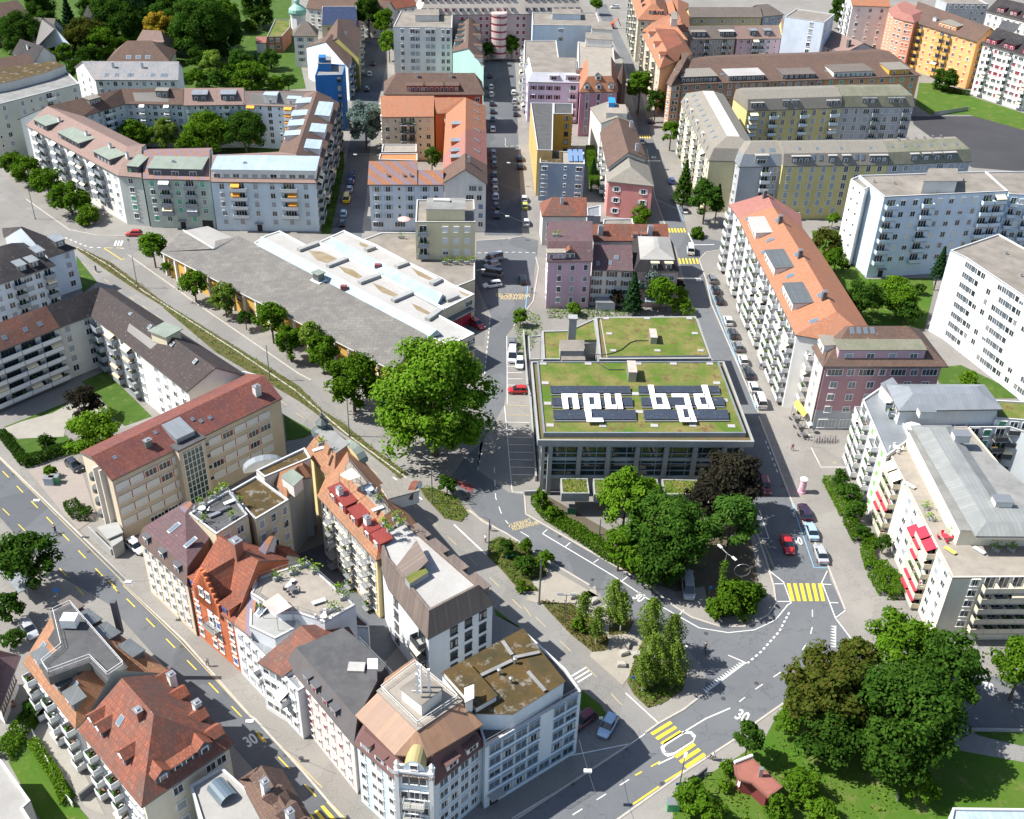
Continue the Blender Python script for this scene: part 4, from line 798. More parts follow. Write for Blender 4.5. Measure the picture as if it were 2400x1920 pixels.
x = PH('lb3', 'pale blue continuation of the slab block at the right edge with a long pergola roof', '30:2050,1400 2500,1420 2400,1230 1885,1240', 19.5, plaster('deep_sky_render', (.5, .65, .78)), GRAVEL, ov=0, rail=RL_BLUE, blind=BL_WHITE); x.fac(0, 6, 'bwBwBww')
# white high block on right edge
P = ccw(E('31:1625,388 1735,440 2600,1020 2500,560 1975,270', 20.7))
x = House('apartment_tower', 'huge white block at the right edge with loggia bands and grey gravel roof', P, 20.7, plaster('bright_white_render', (.6, .64, .7)), GRAVEL, 'flat', ov=0, seed=91, cat='apartment block', blind=BL_WHITE, parapm=plain('pale_edge', (.5, .5, .48), .7), rail=RL_WHITE)
HOUSES['hi'] = x; e = eidx(x, '31:1735,440', '31:2600,1020')
x.fac(e, 8, 'FFFoWcWcWFFFoWcWcWFFFoWcWc', wh=1.4, zb=.6, ww=1.7)
x.vents(E('31:2030,400 2140,560', 21), 20.4)
# grey metal-roofed block and the cream balcony block
x = PH('gm', 'pale grey metal hip-roofed block behind the cream balcony block', '31:1155,1355 1250,1550 2005,1538 1870,1358', 16.5, plaster('cool_white_render', (.6, .64, .66)), ZINC, 'mansard', levels=[(3.2, 18, ZINC)], deck=ZINC, ov=.6, rail=RL_GREY, blind=SH_GREEN)
x.fac(0, 6, 'wwwbwbw', wh=1.7)
x = PH('gm2', 'dark attic terrace house with a green roof garden at the right edge', '31:1950,1600 2500,1640 2500,1500 1950,1470', 14.5, plaster('cool_white_render', 0), GREENR, ov=0, rail=RL_DARK, blind=SH_GREEN); x.fac(0, 5, 'wbwbwb', wh=1.7)
x = PH('wb8', 'white balcony house with green shutters and grey balconies beside the hedge', '32:990,50 1165,460 1340,330 1250,120 1150,-60', 13.5, WHITE, ZINC, 'flat', ov=0, shut=BL_GREEN, blind=plain('bright_green_blind', (.2, .5, .1), .6), pb=.9, rail=RL_WHITE); e = edge_toward(x, (-1, -.45)); x.fac(e, 6, 'bbcbc', zb=.4)
x.box_on(E('32:1120,-40 1240,110 1330,90 1200,-80', 15), 13, 2.6, 'attic_storey', WHITE, ZINC)
cw = plaster('warm_white_render', (.74, .69, .56))
x = PH('cb', 'cream terrace block with red awnings, planted roof terraces and a long grey metal top', '32:1165,400 1640,1335 2500,1330 2300,900 1720,200 1340,210', 13, cw, TERRACE, ov=0, rail=plaster('cream_parapet', (.64, .58, .45)), parap=.1, parapm=plaster('cream_parapet', 0), pb=.4)
e = edge_toward(x, (-1, -.45)); x.fac(e, 6, 'wbb.ww.rRww', zb=.2, rows={4: 'wbb.wwrRbww', 3: 'wbb.ww.Rbww', 2: 'wrR.ww.bbww', 1: 'wrb.ww.Rrww'}); e2 = edge_toward(x, (0, -1)); x.fac(e2, 6, '.wBBBBBB', zb=.2, rows={0: ''}); x.edge = e
x.box_on(E('32:1330,270 1700,990 2400,1000 2200,700 1720,300', 16), 12.9, 2.9, 'attic_storey', cw, GRAVELG)
q = E('32:1345,215 1815,1015 2500,1020 2400,800 2110,790 1990,740 1640,215', 17.5); q = ccw(q)
b = MB(); I = inset(q, 2.2); n = len(q); b.slab([v3(p, 16.9) for p in q]+[v3(p, 17.9) for p in I], [(i, (i+1) % n, (i+1) % n+n, i+n) for i in range(n)]+[tuple(range(n, 2*n))], .3); b.prism(inset(q, .9), 15.5, 16.8, 1, top=False)
b.build('metal_roof', [seam('zinc_light', (.25, .262, .255), pitch=.7, metal=0, rough=.6), cw], x.root)
for p in E('32:1440,170 1690,345 1985,820', 17.5): MB().box(v3(p, 18.2), (2.6, 1.8, 1.4)).box(v3(p, 18.95), (2.9, 2.1, .15), mi=1).build('chimney', [CHIM, METAL], x.root)
x.cbroot = x.root
HOUSES['cb'] = x
x = PH('gsh', 'green-shuttered white rear house with small dark balconies behind the metal roof', '32:1650,250 2060,250 2300,330 2300,100 1640,150', 13, plaster('cool_white_render', 0), ZINCD, ov=0, rail=RL_DARK, blind=SH_GREEN, pb=.8); e = edge_toward(x, (0, -1)); x.fac(e, 5, 'cbcb');
# ================================================================ fire station, long hall
def hall():
 r = empty('long_hall', (*E1('11:300,700'), 0), 'long hall with a weathered grey roof and orange-yellow wall panels between white piers', 'hall')
 A, B = E('01:1160,402 11:985,1255', 6.3); K, Lp = E('01:1540,380 01:1322,247', 7.3); R1, R2 = E('01:1725,287 11:1240,1003', 7.6); M, N_ = E('01:1500,213 01:1685,300', 7.0)
 b = MB(); V = [v3(A, 6.3), v3(B, 6.3), v3(R2, 7.6), v3(R1, 7.6), v3(K, 7.35), v3(Lp, 7.2)]
 b.slab(V, [(0, 1, 2, 3), (0, 3, 4), (0, 4, 5)], .3, 0, 1); b.build('roof', [HALLR, FRW], r)
 b = MB(); b.slab([v3(Lp, 7.22), v3(K, 7.38), v3(N_, 7.0), v3(M, 6.9)], [(0, 1, 2, 3)], .3, 0, 1); b.build('roof', [SHEET, FRW], r)
 b = MB(); b.box(v3(lerp(Lp, K, .5), 7.35), ((K-Lp).length, .2, .3), K-Lp); b.build('roof_edge', [FRW], r)
 u = (B-A).normalized(); n = Vector((-u.y, u.x)); a, c = A+n*.8+u*.4, B+n*.8-u*.4; Lh = (c-a).length
 MB().prism([a, c, R2, R1, K, Lp], -.3, 6.1, top=False).build('wall', [plaster('hall_yellow', (.62, .38, .1))], r)
 k = int(Lh/4.4)
 for i in range(k+1):
  p = a+u*(Lh*i/k); MB().box(v3(p-n*.2, 3), (.45, .6, 6.2), u).build('pier', [FRW], r)
  if i < k:
   q = a+u*(Lh*(i+.5)/k)
   put(win(1.4, 1.3, 0, FRB, BL_GREY), 'window', r, q, 1.2+2.2*((i*7) % 3 == 0), u)
 c = E1('11:455,610', 7.5); MB().box(v3(c, 8.3), (2.0, 1.8, 2.4), u).box(v3(c, 9.6), (2.5, 2.3, .25), u, 1).box(v3(c, 7.5), (3.2, 2.6, .5), u, 2).build('roof_ventilator', [ZINCD, VERDI, FRW], r)
hall()
def fire():
 h = 7.2
 P = ccw(E('11:-15,335 1240,1006 1402,1076 1577,990 1300,845 1578,705 1330,595 1100,478 860,352 635,245 460,325 365,352 172,248 62,285', h))
 x = House('fire_station', 'long white-roofed fire station with pale blue skylight ridges and red garage doors', P, h, CREAM, WROOF, 'flat', ov=0, parap=.25, cat='fire station', seed=5, parapm=FRW, win=FRW)
 n = P.__len__()
 # two long glazed ridges
 for s, sd_ in (('11:62,290 0,330 1232,1002 1345,972', 1.5), ('11:570,292 500,340 1300,770 1372,700', 1.5)):
  a, b_, c, d = E(s, h+.9)
  m0, m1 = (a+b_)/2, (c+d)/2
  V = [v3(b_, h), v3(c, h), v3(d, h), v3(a, h), v3(lerp(a, b_, .35), h+1.5), v3(lerp(d, c, .35), h+1.5)]
  MB().add(V, [(0, 1, 5, 4), (2, 3, 4, 5), (3, 0, 4), (1, 2, 5)]).build('skylight_ridge', [seam('blue_glazing', (.26, .37, .41), pitch=1.2, rough=.5, metal=0, c2=(.31, .42, .45))], x.root)
 # cross beams between the ridges
 for s in ('455,330 305,385', '655,445 515,500', '905,560 745,620', '1135,685 985,750', '1335,815 1235,885', '855,362 790,385', '1095,475 1010,505', '1335,595 1265,630', '1455,712 1370,745'):
  a, c = E('11:'+s, h+.3); MB().box(v3((a+c)/2, h+.15), ((c-a).length, 1.3, .7), c-a).build('roof_beam', [CONC], x.root)
 a, c = E('11:455,335 1360,810', h+.3); MB().box(v3((a+c)/2, h+.15), ((c-a).length, .35, .6), c-a).build('roof_beam', [FRW], x.root)
 for s in ('375,390 480,400 585,450 520,485 440,460', '590,500 700,530 770,580 735,595 640,550', '835,620 930,660 1040,715 1010,730 900,690', '1120,770 1190,800 1260,840 1240,855 1160,820', '750,330 815,355 790,370 745,350', '1115,510 1200,550 1280,595 1250,605 1170,570', '1460,680 1550,715 1540,730 1480,700'):
  q = ccw(E('11:'+s, h-.2)); MB().add([v3(p, h-.235) for p in q], [tuple(range(len(q)))]).build('moss_patch', [varied('roof_moss_tan', (.22, .165, .09), (.33, .29, .22), scale=.4, fine=2)], x.root)
 for s in ('880,505', '635,660'): c = E1('11:'+s, h+1); MB().box(v3(c, h+1.1), (1.5, 1, .9), mi=0).build('roof_hatch', [plain('red_hatch', (.22, .06, .06), .5)], x.root)
 # faces towards the forecourt with red doors
 for a_, b_, nd in (('11:1300,845', '11:1578,705', 3), ('11:1402,1076', '11:1577,990', 2)):
  a, c = E(a_+' '+b_, h); u = (c-a).normalized(); Lw = (c-a).length
  for i in range(nd):
   p = a+u*(Lw*(.28+.5*i/max(1, nd-1) if nd > 2 else .3+.4*i)); me = part(('reddoor', nd), lambda: (MB().box((0, -.06, 2.0), (3.0, .12, 3.6), mi=0).box((0, -.1, 3.9), (3.4, .3, .2), mi=1), [plain('red_door', (.38, .02, .05), .5), FRD], 'garage_door'))
   put(me, 'garage_door', x.root, p, 0, u)
  me = MB().box((Lw*.5, -.9, 4.4), (Lw*.75, 1.8, .25)).build('canopy', [ZINCD], x.root); q = v3(a, 0)-parent_world(x.root); me.data.transform(Matrix.Translation(parent_world(x.root))); me.location = q; me.rotation_euler = (0, 0, math.atan2(u.y, u.x))
  put(win(2.2, 1.3, 0, FRW, BL_GREY), 'window', x.root, a+u*Lw*.85, 4.9, u)
 # podium
 PH('pod', 'low flat gravel-roofed podium carrying the small cream apartment house', '11:772,312 905,262 1150,262 1200,262 1580,300 1580,600 1440,655 1340,592 1100,478 862,350', 6.9, CREAM, GRAVEL, ov=0, name='podium_building', cat='commercial building', parap=.3)
fire()
y = PH('crf', 'small cream flat-roofed apartment house with a set-back attic, standing on the gravel podium', '10:1150,1602 1582,1602 1575,1440 1160,1440', 16.5, plaster('small_cream_render', (.66, .6, .4)), GRAVEL, ov=0, blind=BL_WHITE, pb=.85, rail=RL_GREY)
y.fac(0, 3, 'b.www', zb=7.2, wh=1.4, top=.5); y.box_on(E('10:1230,1590 1508,1592 1505,1510 1240,1510', 16.5), 16.2, 3.0, 'attic_storey', plaster('small_cream_render', 0), GRAVELG)
c = E1('10:1340,1450', 19.5); MB().box(v3(c, 19.5), (4, 1.2, .8)).build('rooftop_unit', [OFFW], y.root)
# ================================================================ Neubad hall with the green roofs
def neubad():
 r = empty('bath_hall', (*E1('21:900,1500'), 0), 'concrete and glass hall under a large green roof with white panel lettering among solar rows', 'public hall')
 hz = 12.3
 FL, FR, BR, BL = E('22:185,345 22:1750,355 21:1532,1192 21:135,1192', hz)
 ux = (FR-FL).normalized()
 b = MB(); out = ccw([FL, FR, BR, BL]); I = inset(out, .35)
 n = 4; b.add([v3(p, hz) for p in out]+[v3(p, hz) for p in I]+[v3(p, hz-.45) for p in I]+[v3(p, hz-1.25) for p in out], [(i, (i+1) % 4, (i+1) % 4+4, i+4) for i in range(4)]+[(i+4, (i+1) % 4+4, (i+1) % 4+8, i+8) for i in range(4)]+[(i+12, (i+1) % 4+12, (i+1) % 4, i) for i in range(4)]+[(15, 14, 13, 12)])
 b.build('roof_slab', [CONC], r)
 MB().add([v3(p, hz-.4) for p in I], [(0, 1, 2, 3)]).build('planted_rim', [varied('brown_rim_plants', (.16, .1, .05), (.08, .1, .03), scale=.8, fine=3, amount=1, bump=.5)], r)
 z2 = 12.9
 q = ccw(E('22:228,292 22:1690,292 21:1492,1192 21:180,1192', z2)); I2 = inset(q, .3)
 MB().add([v3(p, z2) for p in q]+[v3(p, z2) for p in I2]+[v3(p, z2-.25) for p in I2]+[v3(p, hz-.5) for p in q], [(i, (i+1) % 4, (i+1) % 4+4, i+4) for i in range(4)]+[(i+4, (i+1) % 4+4, (i+1) % 4+8, i+8) for i in range(4)]+[(i+12, (i+1) % 4+12, (i+1) % 4, i) for i in range(4)]).build('parapet', [seam('parapet_metal', (.3, .34, .37), pitch=3, rough=.5)], r)
 zg = z2-.2
 MB().add([v3(p, zg) for p in I2], [(0, 1, 2, 3)]).build('green_roof', [GREENR], r)
 # solar rows
 solar = tiles('solar_cells', (.045, .055, .08), (.05, .075, .12), (.04, .045, .06), tw=.85, th=.75);
 zs = zg+.55
 for row in ('275,1372 850,1372 860,1415 280,1415', '285,1455 865,1455 875,1505 290,1505', '295,1545 890,1545 900,1603 300,1603', '912,1372 1490,1370 1505,1412 915,1412', '930,1455 1525,1453 1540,1503 935,1505', '950,1545 1555,1543 1568,1600 955,1603'):
  a, c, d, e = E('21:'+row, zs); MB().slab([v3(e, zs-.15), v3(d, zs-.15), v3(c, zs+.1), v3(a, zs+.1)], [(0, 1, 2, 3)], .1, 0, 1).box(v3((e+d)/2-Vector((0, .35)), zs-.35), ((d-e).length, .3, .1), d-e, 1).build('solar_row', [solar, METAL, FRW], r)
 zl = zs+.3; LT = plain('white_panel', (.82, .82, .82), .5)
 def letter(*polys):
  b = MB()
  for s in polys:
   q = ccw(E('21:'+s, zl)); b.slab([v3(p, zl) for p in q], [tuple(range(len(q)))], .08)
  b.build('letter', [LT], r)
 # n e u / b a d as angular white strokes lying on the solar rows
 letter('355,1425 473,1425 475,1450 360,1450', '357,1448 400,1448 410,1535 370,1535', '432,1448 475,1448 488,1535 445,1535')
 letter('510,1425 630,1425 634,1450 513,1450', '513,1448 555,1448 562,1505 520,1505', '592,1448 634,1448 645,1535 600,1535', '518,1502 602,1502 605,1535 522,1535', '522,1532 570,1532 580,1628 540,1628', '575,1600 655,1600 662,1628 580,1628')
 letter('663,1425 708,1425 722,1535 678,1535', '742,1425 785,1425 803,1535 758,1535', '718,1505 762,1505 764,1535 720,1535')
 letter('980,1362 1022,1362 1050,1535 1020,1535', '1030,1425 1110,1425 1115,1450 1035,1450', '1080,1448 1117,1448 1145,1535 1100,1535', '1045,1502 1100,1502 1103,1535 1048,1535')
 letter('1150,1425 1275,1425 1280,1450 1155,1450', '1240,1448 1280,1448 1298,1515 1255,1515', '1180,1510 1298,1510 1303,1535 1185,1535', '1188,1532 1232,1532 1252,1628 1212,1628', '1268,1532 1303,1532 1336,1628 1290,1628', '1245,1598 1292,1598 1296,1628 1250,1628')
 letter('1366,1362 1410,1362 1435,1450 1392,1450', '1310,1425 1392,1425 1396,1450 1315,1450', '1313,1448 1352,1448 1370,1505 1325,1505', '1395,1448 1435,1448 1465,1535 1420,1535', '1330,1502 1420,1502 1423,1535 1340,1535')
 for s in ('225,1207', '550,1207', '910,1207', '1165,1207', '1427,1207', '240,1347', '1478,1347', '258,1495', '1532,1472', '275,1652', '655,1655', '1028,1655', '1305,1652', '1585,1658', '890,1425', '920,1555'):
  c = E1('21:'+s, zg+.1); MB().box(v3(c, zg+.05), (1.3, 1.0, .14)).build('roof_slab_stone', [WROOF], r)
 def vent(c, z, L_=2.2, W_=1.5, hh=2.2, cap=(.5, .25, .2)):
  MB().box(v3(c, z+hh/2), (W_, L_, hh)).box(v3(c, z+hh+.06), (W_+.15, L_+.15, .12), mi=1).build('ventilation_box', [METAL, varied('rusty_cap', (.5, .42, .38), cap, scale=1)], r)
 vent(E1('21:860,1300', zg), zg, 4.2, 1.5, 2.1)
 def cable(s, z):
  p = E('21:'+s, z); b = MB()
  for a, c in zip(p, p[1:]): b.rod(v3(a, z+.1), v3(c, z+.1), .09, 5)
  b.build('cable', [plain('cable_black', (.04, .04, .04), .7)], r)
 cable('590,1195 650,1225 700,1255 810,1255', zg)
 # glass front
 u = ux; nn = Vector((-u.y, u.x)); D = (BL-FL).length
 W = inset(out, [1.6, 1.8, .8, 1.2]);
 MB().prism(W, 3.2, hz-1.2, top=False).build('glass_wall', [plain('hall_glass', (.02, .04, .035), .05, 0, 1)], r)
 MB().prism(inset(W, .05), -.2, 3.25, top=False).build('ground_wall', [CONC], r)
 a, c = W[0], W[1]; Lw = (c-a).length
 for k in range(8):
  p = a+u*(1.2+k*(Lw-2)/6.45)-nn*.9
  if k == 7: p = c-nn*.3
  MB().box(v3(p, 5.5), (.75, 1.0, 11.4), u).build('column', [CONC], r)
 b = MB()
 for z, t in ((3.3, .7), (7.3, .7), (4.8, .12), (6.3, .1), (8.6, .12), (10.0, .12), (10.9, .15)): b.box(v3((a+c)/2-nn*.12, z), (Lw, .25, t), u)
 for k in range(13): b.box(v3(a+u*(Lw*(k+.5)/13)-nn*.1, 7.1), (.1, .18, 7.6), u)
 b.build('glazing_bars', [plain('pale_mullion', (.36, .42, .44), .5)], r)
 for i in (1, 3):
  a2, c2 = W[i], W[(i+1) % 4]; uu = (c2-a2).normalized(); b = MB()
  for k in range(10): b.box(v3(lerp(a2, c2, k/9), 5.6), (.5, .6, 11.4), uu)
  for z in (3.3, 7.3, 10.8): b.box(v3((a2+c2)/2, z), ((c2-a2).length, .4, .5), uu)
  b.build('side_frame', [CONC], r)
 # low planted terraces in front
 for s in ('22:350,620 545,620 560,728 358,728', '22:585,622 770,622 790,735 592,735', '22:925,625 1050,625 1070,735 950,735', '22:1080,625 1400,632 1420,735 1100,735'):
  q = ccw(E(s, 5.2)); b = MB(); b.prism(q, 3.4, 5.2, top=False); I3 = inset(q, .25); b.add([v3(p, 5.2) for p in q]+[v3(p, 5.2) for p in I3], [(i, (i+1) % 4, (i+1) % 4+4, i+4) for i in range(4)]); b.add([v3(p, 3.4) for p in q], [(3, 2, 1, 0)])
  b.build('planter_terrace', [CONC], r)
  b = MB(); rr = random.Random(len(s)+int(s[3:6]))
  bb = [min(p.x for p in I3), max(p.x for p in I3), min(p.y for p in I3), max(p.y for p in I3)]
  b.add([v3(p, 5.1) for p in I3], [(0, 1, 2, 3)], 1); b.build('planting', [GREENR, GREENR], r)
  PLANTERS.append((I3, 5.1))
 # rear roofs
 zr = 11.2
 q = ccw(E('21:598,866 1328,860 1440,1165 630,1170', zr)); MB().prism(q, -.2, zr-.9, top=False).build('rear_wall', [CONC], r)
 I4 = inset(q, .5); MB().add([v3(p, zr-.2) for p in q]+[v3(p, zr-.2) for p in I4]+[v3(p, zr-.6) for p in I4]+[v3(p, zr-1) for p in q], [(i, (i+1) % 4, (i+1) % 4+4, i+4) for i in range(4)]+[(i+4, (i+1) % 4+4, (i+1) % 4+8, i+8) for i in range(4)]+[(i+12, (i+1) % 4+12, (i+1) % 4, i) for i in range(4)]).build('parapet', [CONC], r)
 q2 = ccw(E('21:640,872 1318,868 1418,1142 688,1148', zr+.3)); MB().prism(q2, zr-.6, zr+.1, top=False).build('upstand', [plain('pale_upstand', (.5, .5, .5), .7)], r)
 MB().add([v3(p, zr-.55) for p in I4], [(0, 1, 2, 3)]).build('rim', [varied('brown_rim_plants', 0)], r)
 MB().add([v3(p, zr+.08) for p in q2], [(0, 1, 2, 3)]).build('green_roof', [GREENR], r)
 vent(E1('21:1015,1040', zr), zr, 3.6, 1.3, 1.6)
 for s in ('680,884', '975,884', '1280,884', '702,994', '1320,992', '730,1116', '1050,1116', '1362,1116'):
  c = E1('21:'+s, zr+.1); MB().box(v3(c, zr+.15), (1.2, .9, .14)).build('roof_slab_stone', [WROOF], r)
 cable('560,1135 640,1150 720,1138 790,1110 850,1060 900,1045 985,1045', zr+.1)
 q3 = ccw(E('21:215,975 400,970 600,880 625,1062 520,1065 535,1180 225,1180', 9.5)); MB().prism(q3, -.2, 9.4, top=False).build('rear_wall', [CONC], r); MB().add([v3(p, 9.35) for p in q3], [tuple(range(len(q3)))]).build('green_roof', [GREENR], r)
 I5 = inset(q3, .4); m = len(q3); MB().add([v3(p, 9.6) for p in q3]+[v3(p, 9.6) for p in I5]+[v3(p, 9.3) for p in I5]+[v3(p, 9.3) for p in q3], [(i, (i+1) % m, (i+1) % m+m, i+m) for i in range(m)]+[(i+m, (i+1) % m+m, (i+1) % m+2*m, i+2*m) for i in range(m)]+[(i+3*m, (i+1) % m+3*m, (i+1) % m, i) for i in range(m)]).build('parapet', [CONC], r)
 q = ccw(E('21:350,1105 520,1105 525,1025 345,1025', 12)); MB().prism(q, 9.3, 11.6, 0, mtop=1).build('rooftop_room', [CONC, GRAVEL], r)
 q = ccw(E('21:360,1180 530,1180 520,1110 355,1110', 10.5)); MB().prism(q, 9.3, 10.4, 0, mtop=1).build('rooftop_room', [CONC, GRAVEL], r)
 c = E1('21:430,1030', 10); MB().box(v3(c, 12), (1.6, 1.6, 6)).box(v3(c, 15.1), (1.9, 1.9, .3)).build('chimney_stack', [CONC], r)
 # pergola frame on the left
 b = MB(); q = E('21:120,1015 215,1010 220,1175 130,1180', 6)
 for i in range(4): b.box(v3(q[i], 3), (.3, .3, 6)); a3, c3 = q[i], q[(i+1) % 4]; b.box(v3((a3+c3)/2, 6), ((c3-a3).length, .3, .3), c3-a3)
 b.build('pergola_frame', [CONC], r)
PLANTERS = []
neubad()
# ================================================================ west side
x = GH('w1', 'white house with a dark tiled roof, metal dormers and small balconies at the left edge', '01:-240,712 403,497', '01:-240,430 268,285', 10.5, 15, plaster('cool_blue_white', (.6, .68, .76)), T_DARK, hips=(0, 6), ov=(.5, .4, .5, 0), rail=RL_GREY); x.fac(0, 4, 'wwwwbWwb', zb=.6, wh=1.3)
for t, e in ((.66, 1.2), (.8, 1.2), (.93, 3)): x.dormer(0, t, e, 1.8, 1.4, ZINC, 1, ZINCD)
x = GH('w2', 'dark-roofed wing with a metal dormer and a two-tone gable slope behind the white house', '01:350,440 552,373', '01:150,225 245,160', 10.5, 15.5, plaster('cool_blue_white', 0), T_DARK, hips=(0, 5), ov=(.4, .4, .4, 0)); x.fac(0, 4, '.w', zb=.6); x.dormer(0, .6, 1.5, 2.2, 1.6, ZINC, 1, ZINCD)
x = GH('w3', 'white loggia house with an old red roof and five bands of planted balconies', '01:-200,1195 433,946', '01:-200,980 330,790', 12.4, 16, OFFW, tiles('rust_tiles', (.27, .12, .085), (.2, .095, .07), (.13, .09, .08)), ov=(.5, 0, .5, 0), rail=RL_WHITE, win=FRD); x.fac(0, 5, 'BBBB', g='BBBB', zb=.5)
for t in (.42, .66, .83): x.sky(0, t, 1.2, .9, 1)
x = GH('w4', 'narrow cream link house with dark roof joining the loggia house and dark wing', '01:435,945 657,862', '01:330,790 722,655', 12.4, 16, OFFW, T_DARK, ov=(.5, 0, .5, 0)); x.fac(0, 5, 'w.w', zb=.6)
x = GH('w5', 'long white wing with dark brown roof, mossy roof hatch and peach awnings', '01:657,864 1347,1413', '01:722,655 1557,1237', 12.4, 16, WHITE, tiles('dark_brown_tiles', (.085, .065, .06), (.065, .05, .05), (.05, .045, .045)), ov=(.5, .4, .5, 0), rail=RL_GREY, hips=(0, 0)); x.fac(0, 5, 'b.pwbw.wwww', rows={3: 'b.bwpw.wwww', 2: 'b.bwbw.wwww', 1: 'b.pwbw.wwww'}, zb=.5); x.fac(1, 2, '')
c = E1('01:1195,975', 16.5); MB().box(v3(c, 15.6), (4.2, 3.6, 2.2), (1, -.6)).box(v3(c, 16.8), (5, 4.4, .2), (1, -.6), 1).build('roof_hatch', [CREAM, VERDI], x.root)
for t in (.25, .45, .68, .9): x.sky(0, t, 4, .8, 1)
x = PH('w6', 'low flat annex with a dark planted roof between the white gable and the beige block', '01:1410,1400 1440,1445 1850,1285 1760,1262', 5, OFFW, MOSSR, ov=0, name='annex', cat='annex')
A_, B_ = E('02:805,635 02:2037,40', 13); D_, C_ = E('02:575,430 01:1790,1280', 13); R_ = E('02:655,462 01:1905,1290', 15.6)
x = House('office_block', 'long beige block with bands of white blinds, brick-red panels and a tall gridded stair window', [A_, B_, C_, D_], 13, BEIGE, tiles('brick_purple_tiles', (.3, .1, .07), (.2, .075, .06), (.12, .06, .07)), 'gable', hr=15.6, ridge=R_, ov=(.3, .2, .3, .2), seed=31, cat='office block', blind=BL_WHITE, pb=.85)
HOUSES['bg'] = x
a, b_ = x.wp[0], x.wp[1]; u = (b_-a).normalized(); Lw = (b_-a).length
brkp = plain('brick_red_panel', (.33, .12, .06), .8)
for f in range(4):
 z = 2.9+f*2.45
 for i in range(14):
  t = (.045+i*.0775 if i < 5 else .575+(i-5)*.0775)
  if i > 9: continue
  p = a+u*(Lw*t); st = 2 if x.rnd.random() < .8 else 0
  put(win(2.2, 1.25, st, FRW, BL_WHITE), 'window', x.root, p, z, u)
  if i not in (4, 9): put(part(('panel',), lambda: (MB().box((0, -.03, .62), (1.0, .06, 1.3)), [brkp], 'wall_panel')), 'wall_panel', x.root, p+u*(Lw*.03875), z, u)
 put(win(2.4, .8, 0, FRW, BL_WHITE), 'window', x.root, a+u*(Lw*.50), z+.3, u)
for i in range(3): put(win(3.4, 1.6, 0, FRW, BL_WHITE), 'window', x.root, a+u*(Lw*(.2+.08*i)), .4, u)
p = a+u*(Lw*.4165);
b = MB(); O = parent_world(x.root)
def LW(px_, py_, pz_): q = p+u*px_+Vector((u.y, -u.x))*(-py_); return Vector((q.x, q.y, pz_))
b.box(LW(0, -.6, 6.5), (5.2, 1.6, 13.3), u, 0); b.box(LW(0, -1.42, 6.9), (3.9, .06, 11.2), u, 1)
for k in range(6): b.box(LW(-1.95+k*.78, -1.46, 6.9), (.1, .1, 11.2), u, 2)
for k in range(10): b.box(LW(0, -1.46, 1.4+k*1.22), (3.9, .1, .1), u, 2)
b.box(LW(0, -.3, 13.35), (5.6, 2.6, .3), u, 3); b.build('stair_tower', [BEIGE, GLASSG, FRW, BITUM], x.root)
b = MB(); b.slab([v3(p-u*1.8, 14.2)+Vector((0, 0, .4)), v3(p+u*1.8, 14.6), v3(p+u*1.8+Vector((-u.y, u.x))*4.2, 15.6), v3(p-u*1.8+Vector((-u.y, u.x))*4.2, 15.6)], [(0, 1, 2, 3)], .9); b.build('roof_hatch', [ZINC], x.root)
x.chim(0, .9, 2.6, 1.2, 1.0, 1.6); x.chim(0, .25, 2.6, 1.2, .9, 1.0, ZINCD)
for t in (.08, .32, .43, .52, .55, .6): x.sky(0, t, 1.8+(t*37 % 2), .6, .7)
# side wall with a white fin and round balconies
a2, b2 = x.wp[3], x.wp[0]; u2 = (b2-a2).normalized(); n2 = Vector((u2.y, -u2.x))
MB().box(v3(lerp(a2, b2, .62)+n2*.6, 7), (.35, 1.2, 13.4), u2).box(v3(lerp(a2, b2, .75)+n2*.4, 7), (.35, .8, 13.4), u2).build('wall_fin', [plaster('fin_white', (.66, .62, .55))], x.root)
for k in range(4): MB().lathe(v3(lerp(a2, b2, .46)+n2*.4, 2.6+k*2.6), [(.1, -.2), (.95, 0), (.95, .9)], 14).build('balcony', [ZINCD], x.root)
MB().prism(ccw(E('02:700,975 775,1060 890,1010 850,930', 3)), 2.8, 3.05).prism(ccw(E('02:775,1050 880,1012 895,1100 820,1150', 1.5)), -.1, 2.6).build('porch', [CONC, GLASSG], x.root)
# ================================================================ row between the bikeway and the old street
def poly_house(key, label, pts, h, wall, roofm, **k): return PH(key, label, pts, h, wall, roofm, **k)
x = PH('r1', 'pinkish cream house with a purple-brown mansard roof, nearest the beige block', '02:992,1065 1350,1395 1590,1060 1340,850', 10.8, plaster('pinkish_cream', (.66, .56, .44)), T_MAUVE, roof='mansard', levels=[((.9, .2, .2, .9), 13.2, plaster('mansard_brown', (.14, .1, .09))), ((5.5, 5, .5, 2.5), 15, T_MAUVE)], deck=T_MIXO, ov=.3, shut=BL_GREEN, pb=.05)
x.fac(0, 4, 'wwwwww', zb=.6, ww=.9, wh=1.5) ;
for t in (.18, .5, .8): x.dormer(0, t, .25, 1.2, 1.5, DKWALL, 1, DKWALL, bm=BL_GREEN)
x.sky((1, 0), .35, 1.8, .8, 2.2); x.sky((1, 0), .72, 1.8, .8, 2.2)
x = PH('r1b', 'house with a furnished roof terrace full of plants and chairs', '02:1362,872 1560,1022 1790,880 1655,700', 15, plaster('aged_cream', (.6, .55, .4)), BITUM, ov=0, shut=BL_GREEN); e = edge_toward(x, (.6, -1)); x.fac(e, 5, 'ww', zb=.6); x.terr = True
x.railing(inset(x.P, .4), 15, closed=True)
x = PH('r1c', 'cream courtyard house with a mossy gravel roof and green shutters', '02:1655,710 1850,600 2085,772 1842,915', 14.2, plaster('aged_cream', 0), MOSSR, ov=0, shut=SH_GREEN); e = edge_toward(x, (.4, -1)); x.fac(e, 5, 'w.w.w', zb=.6)
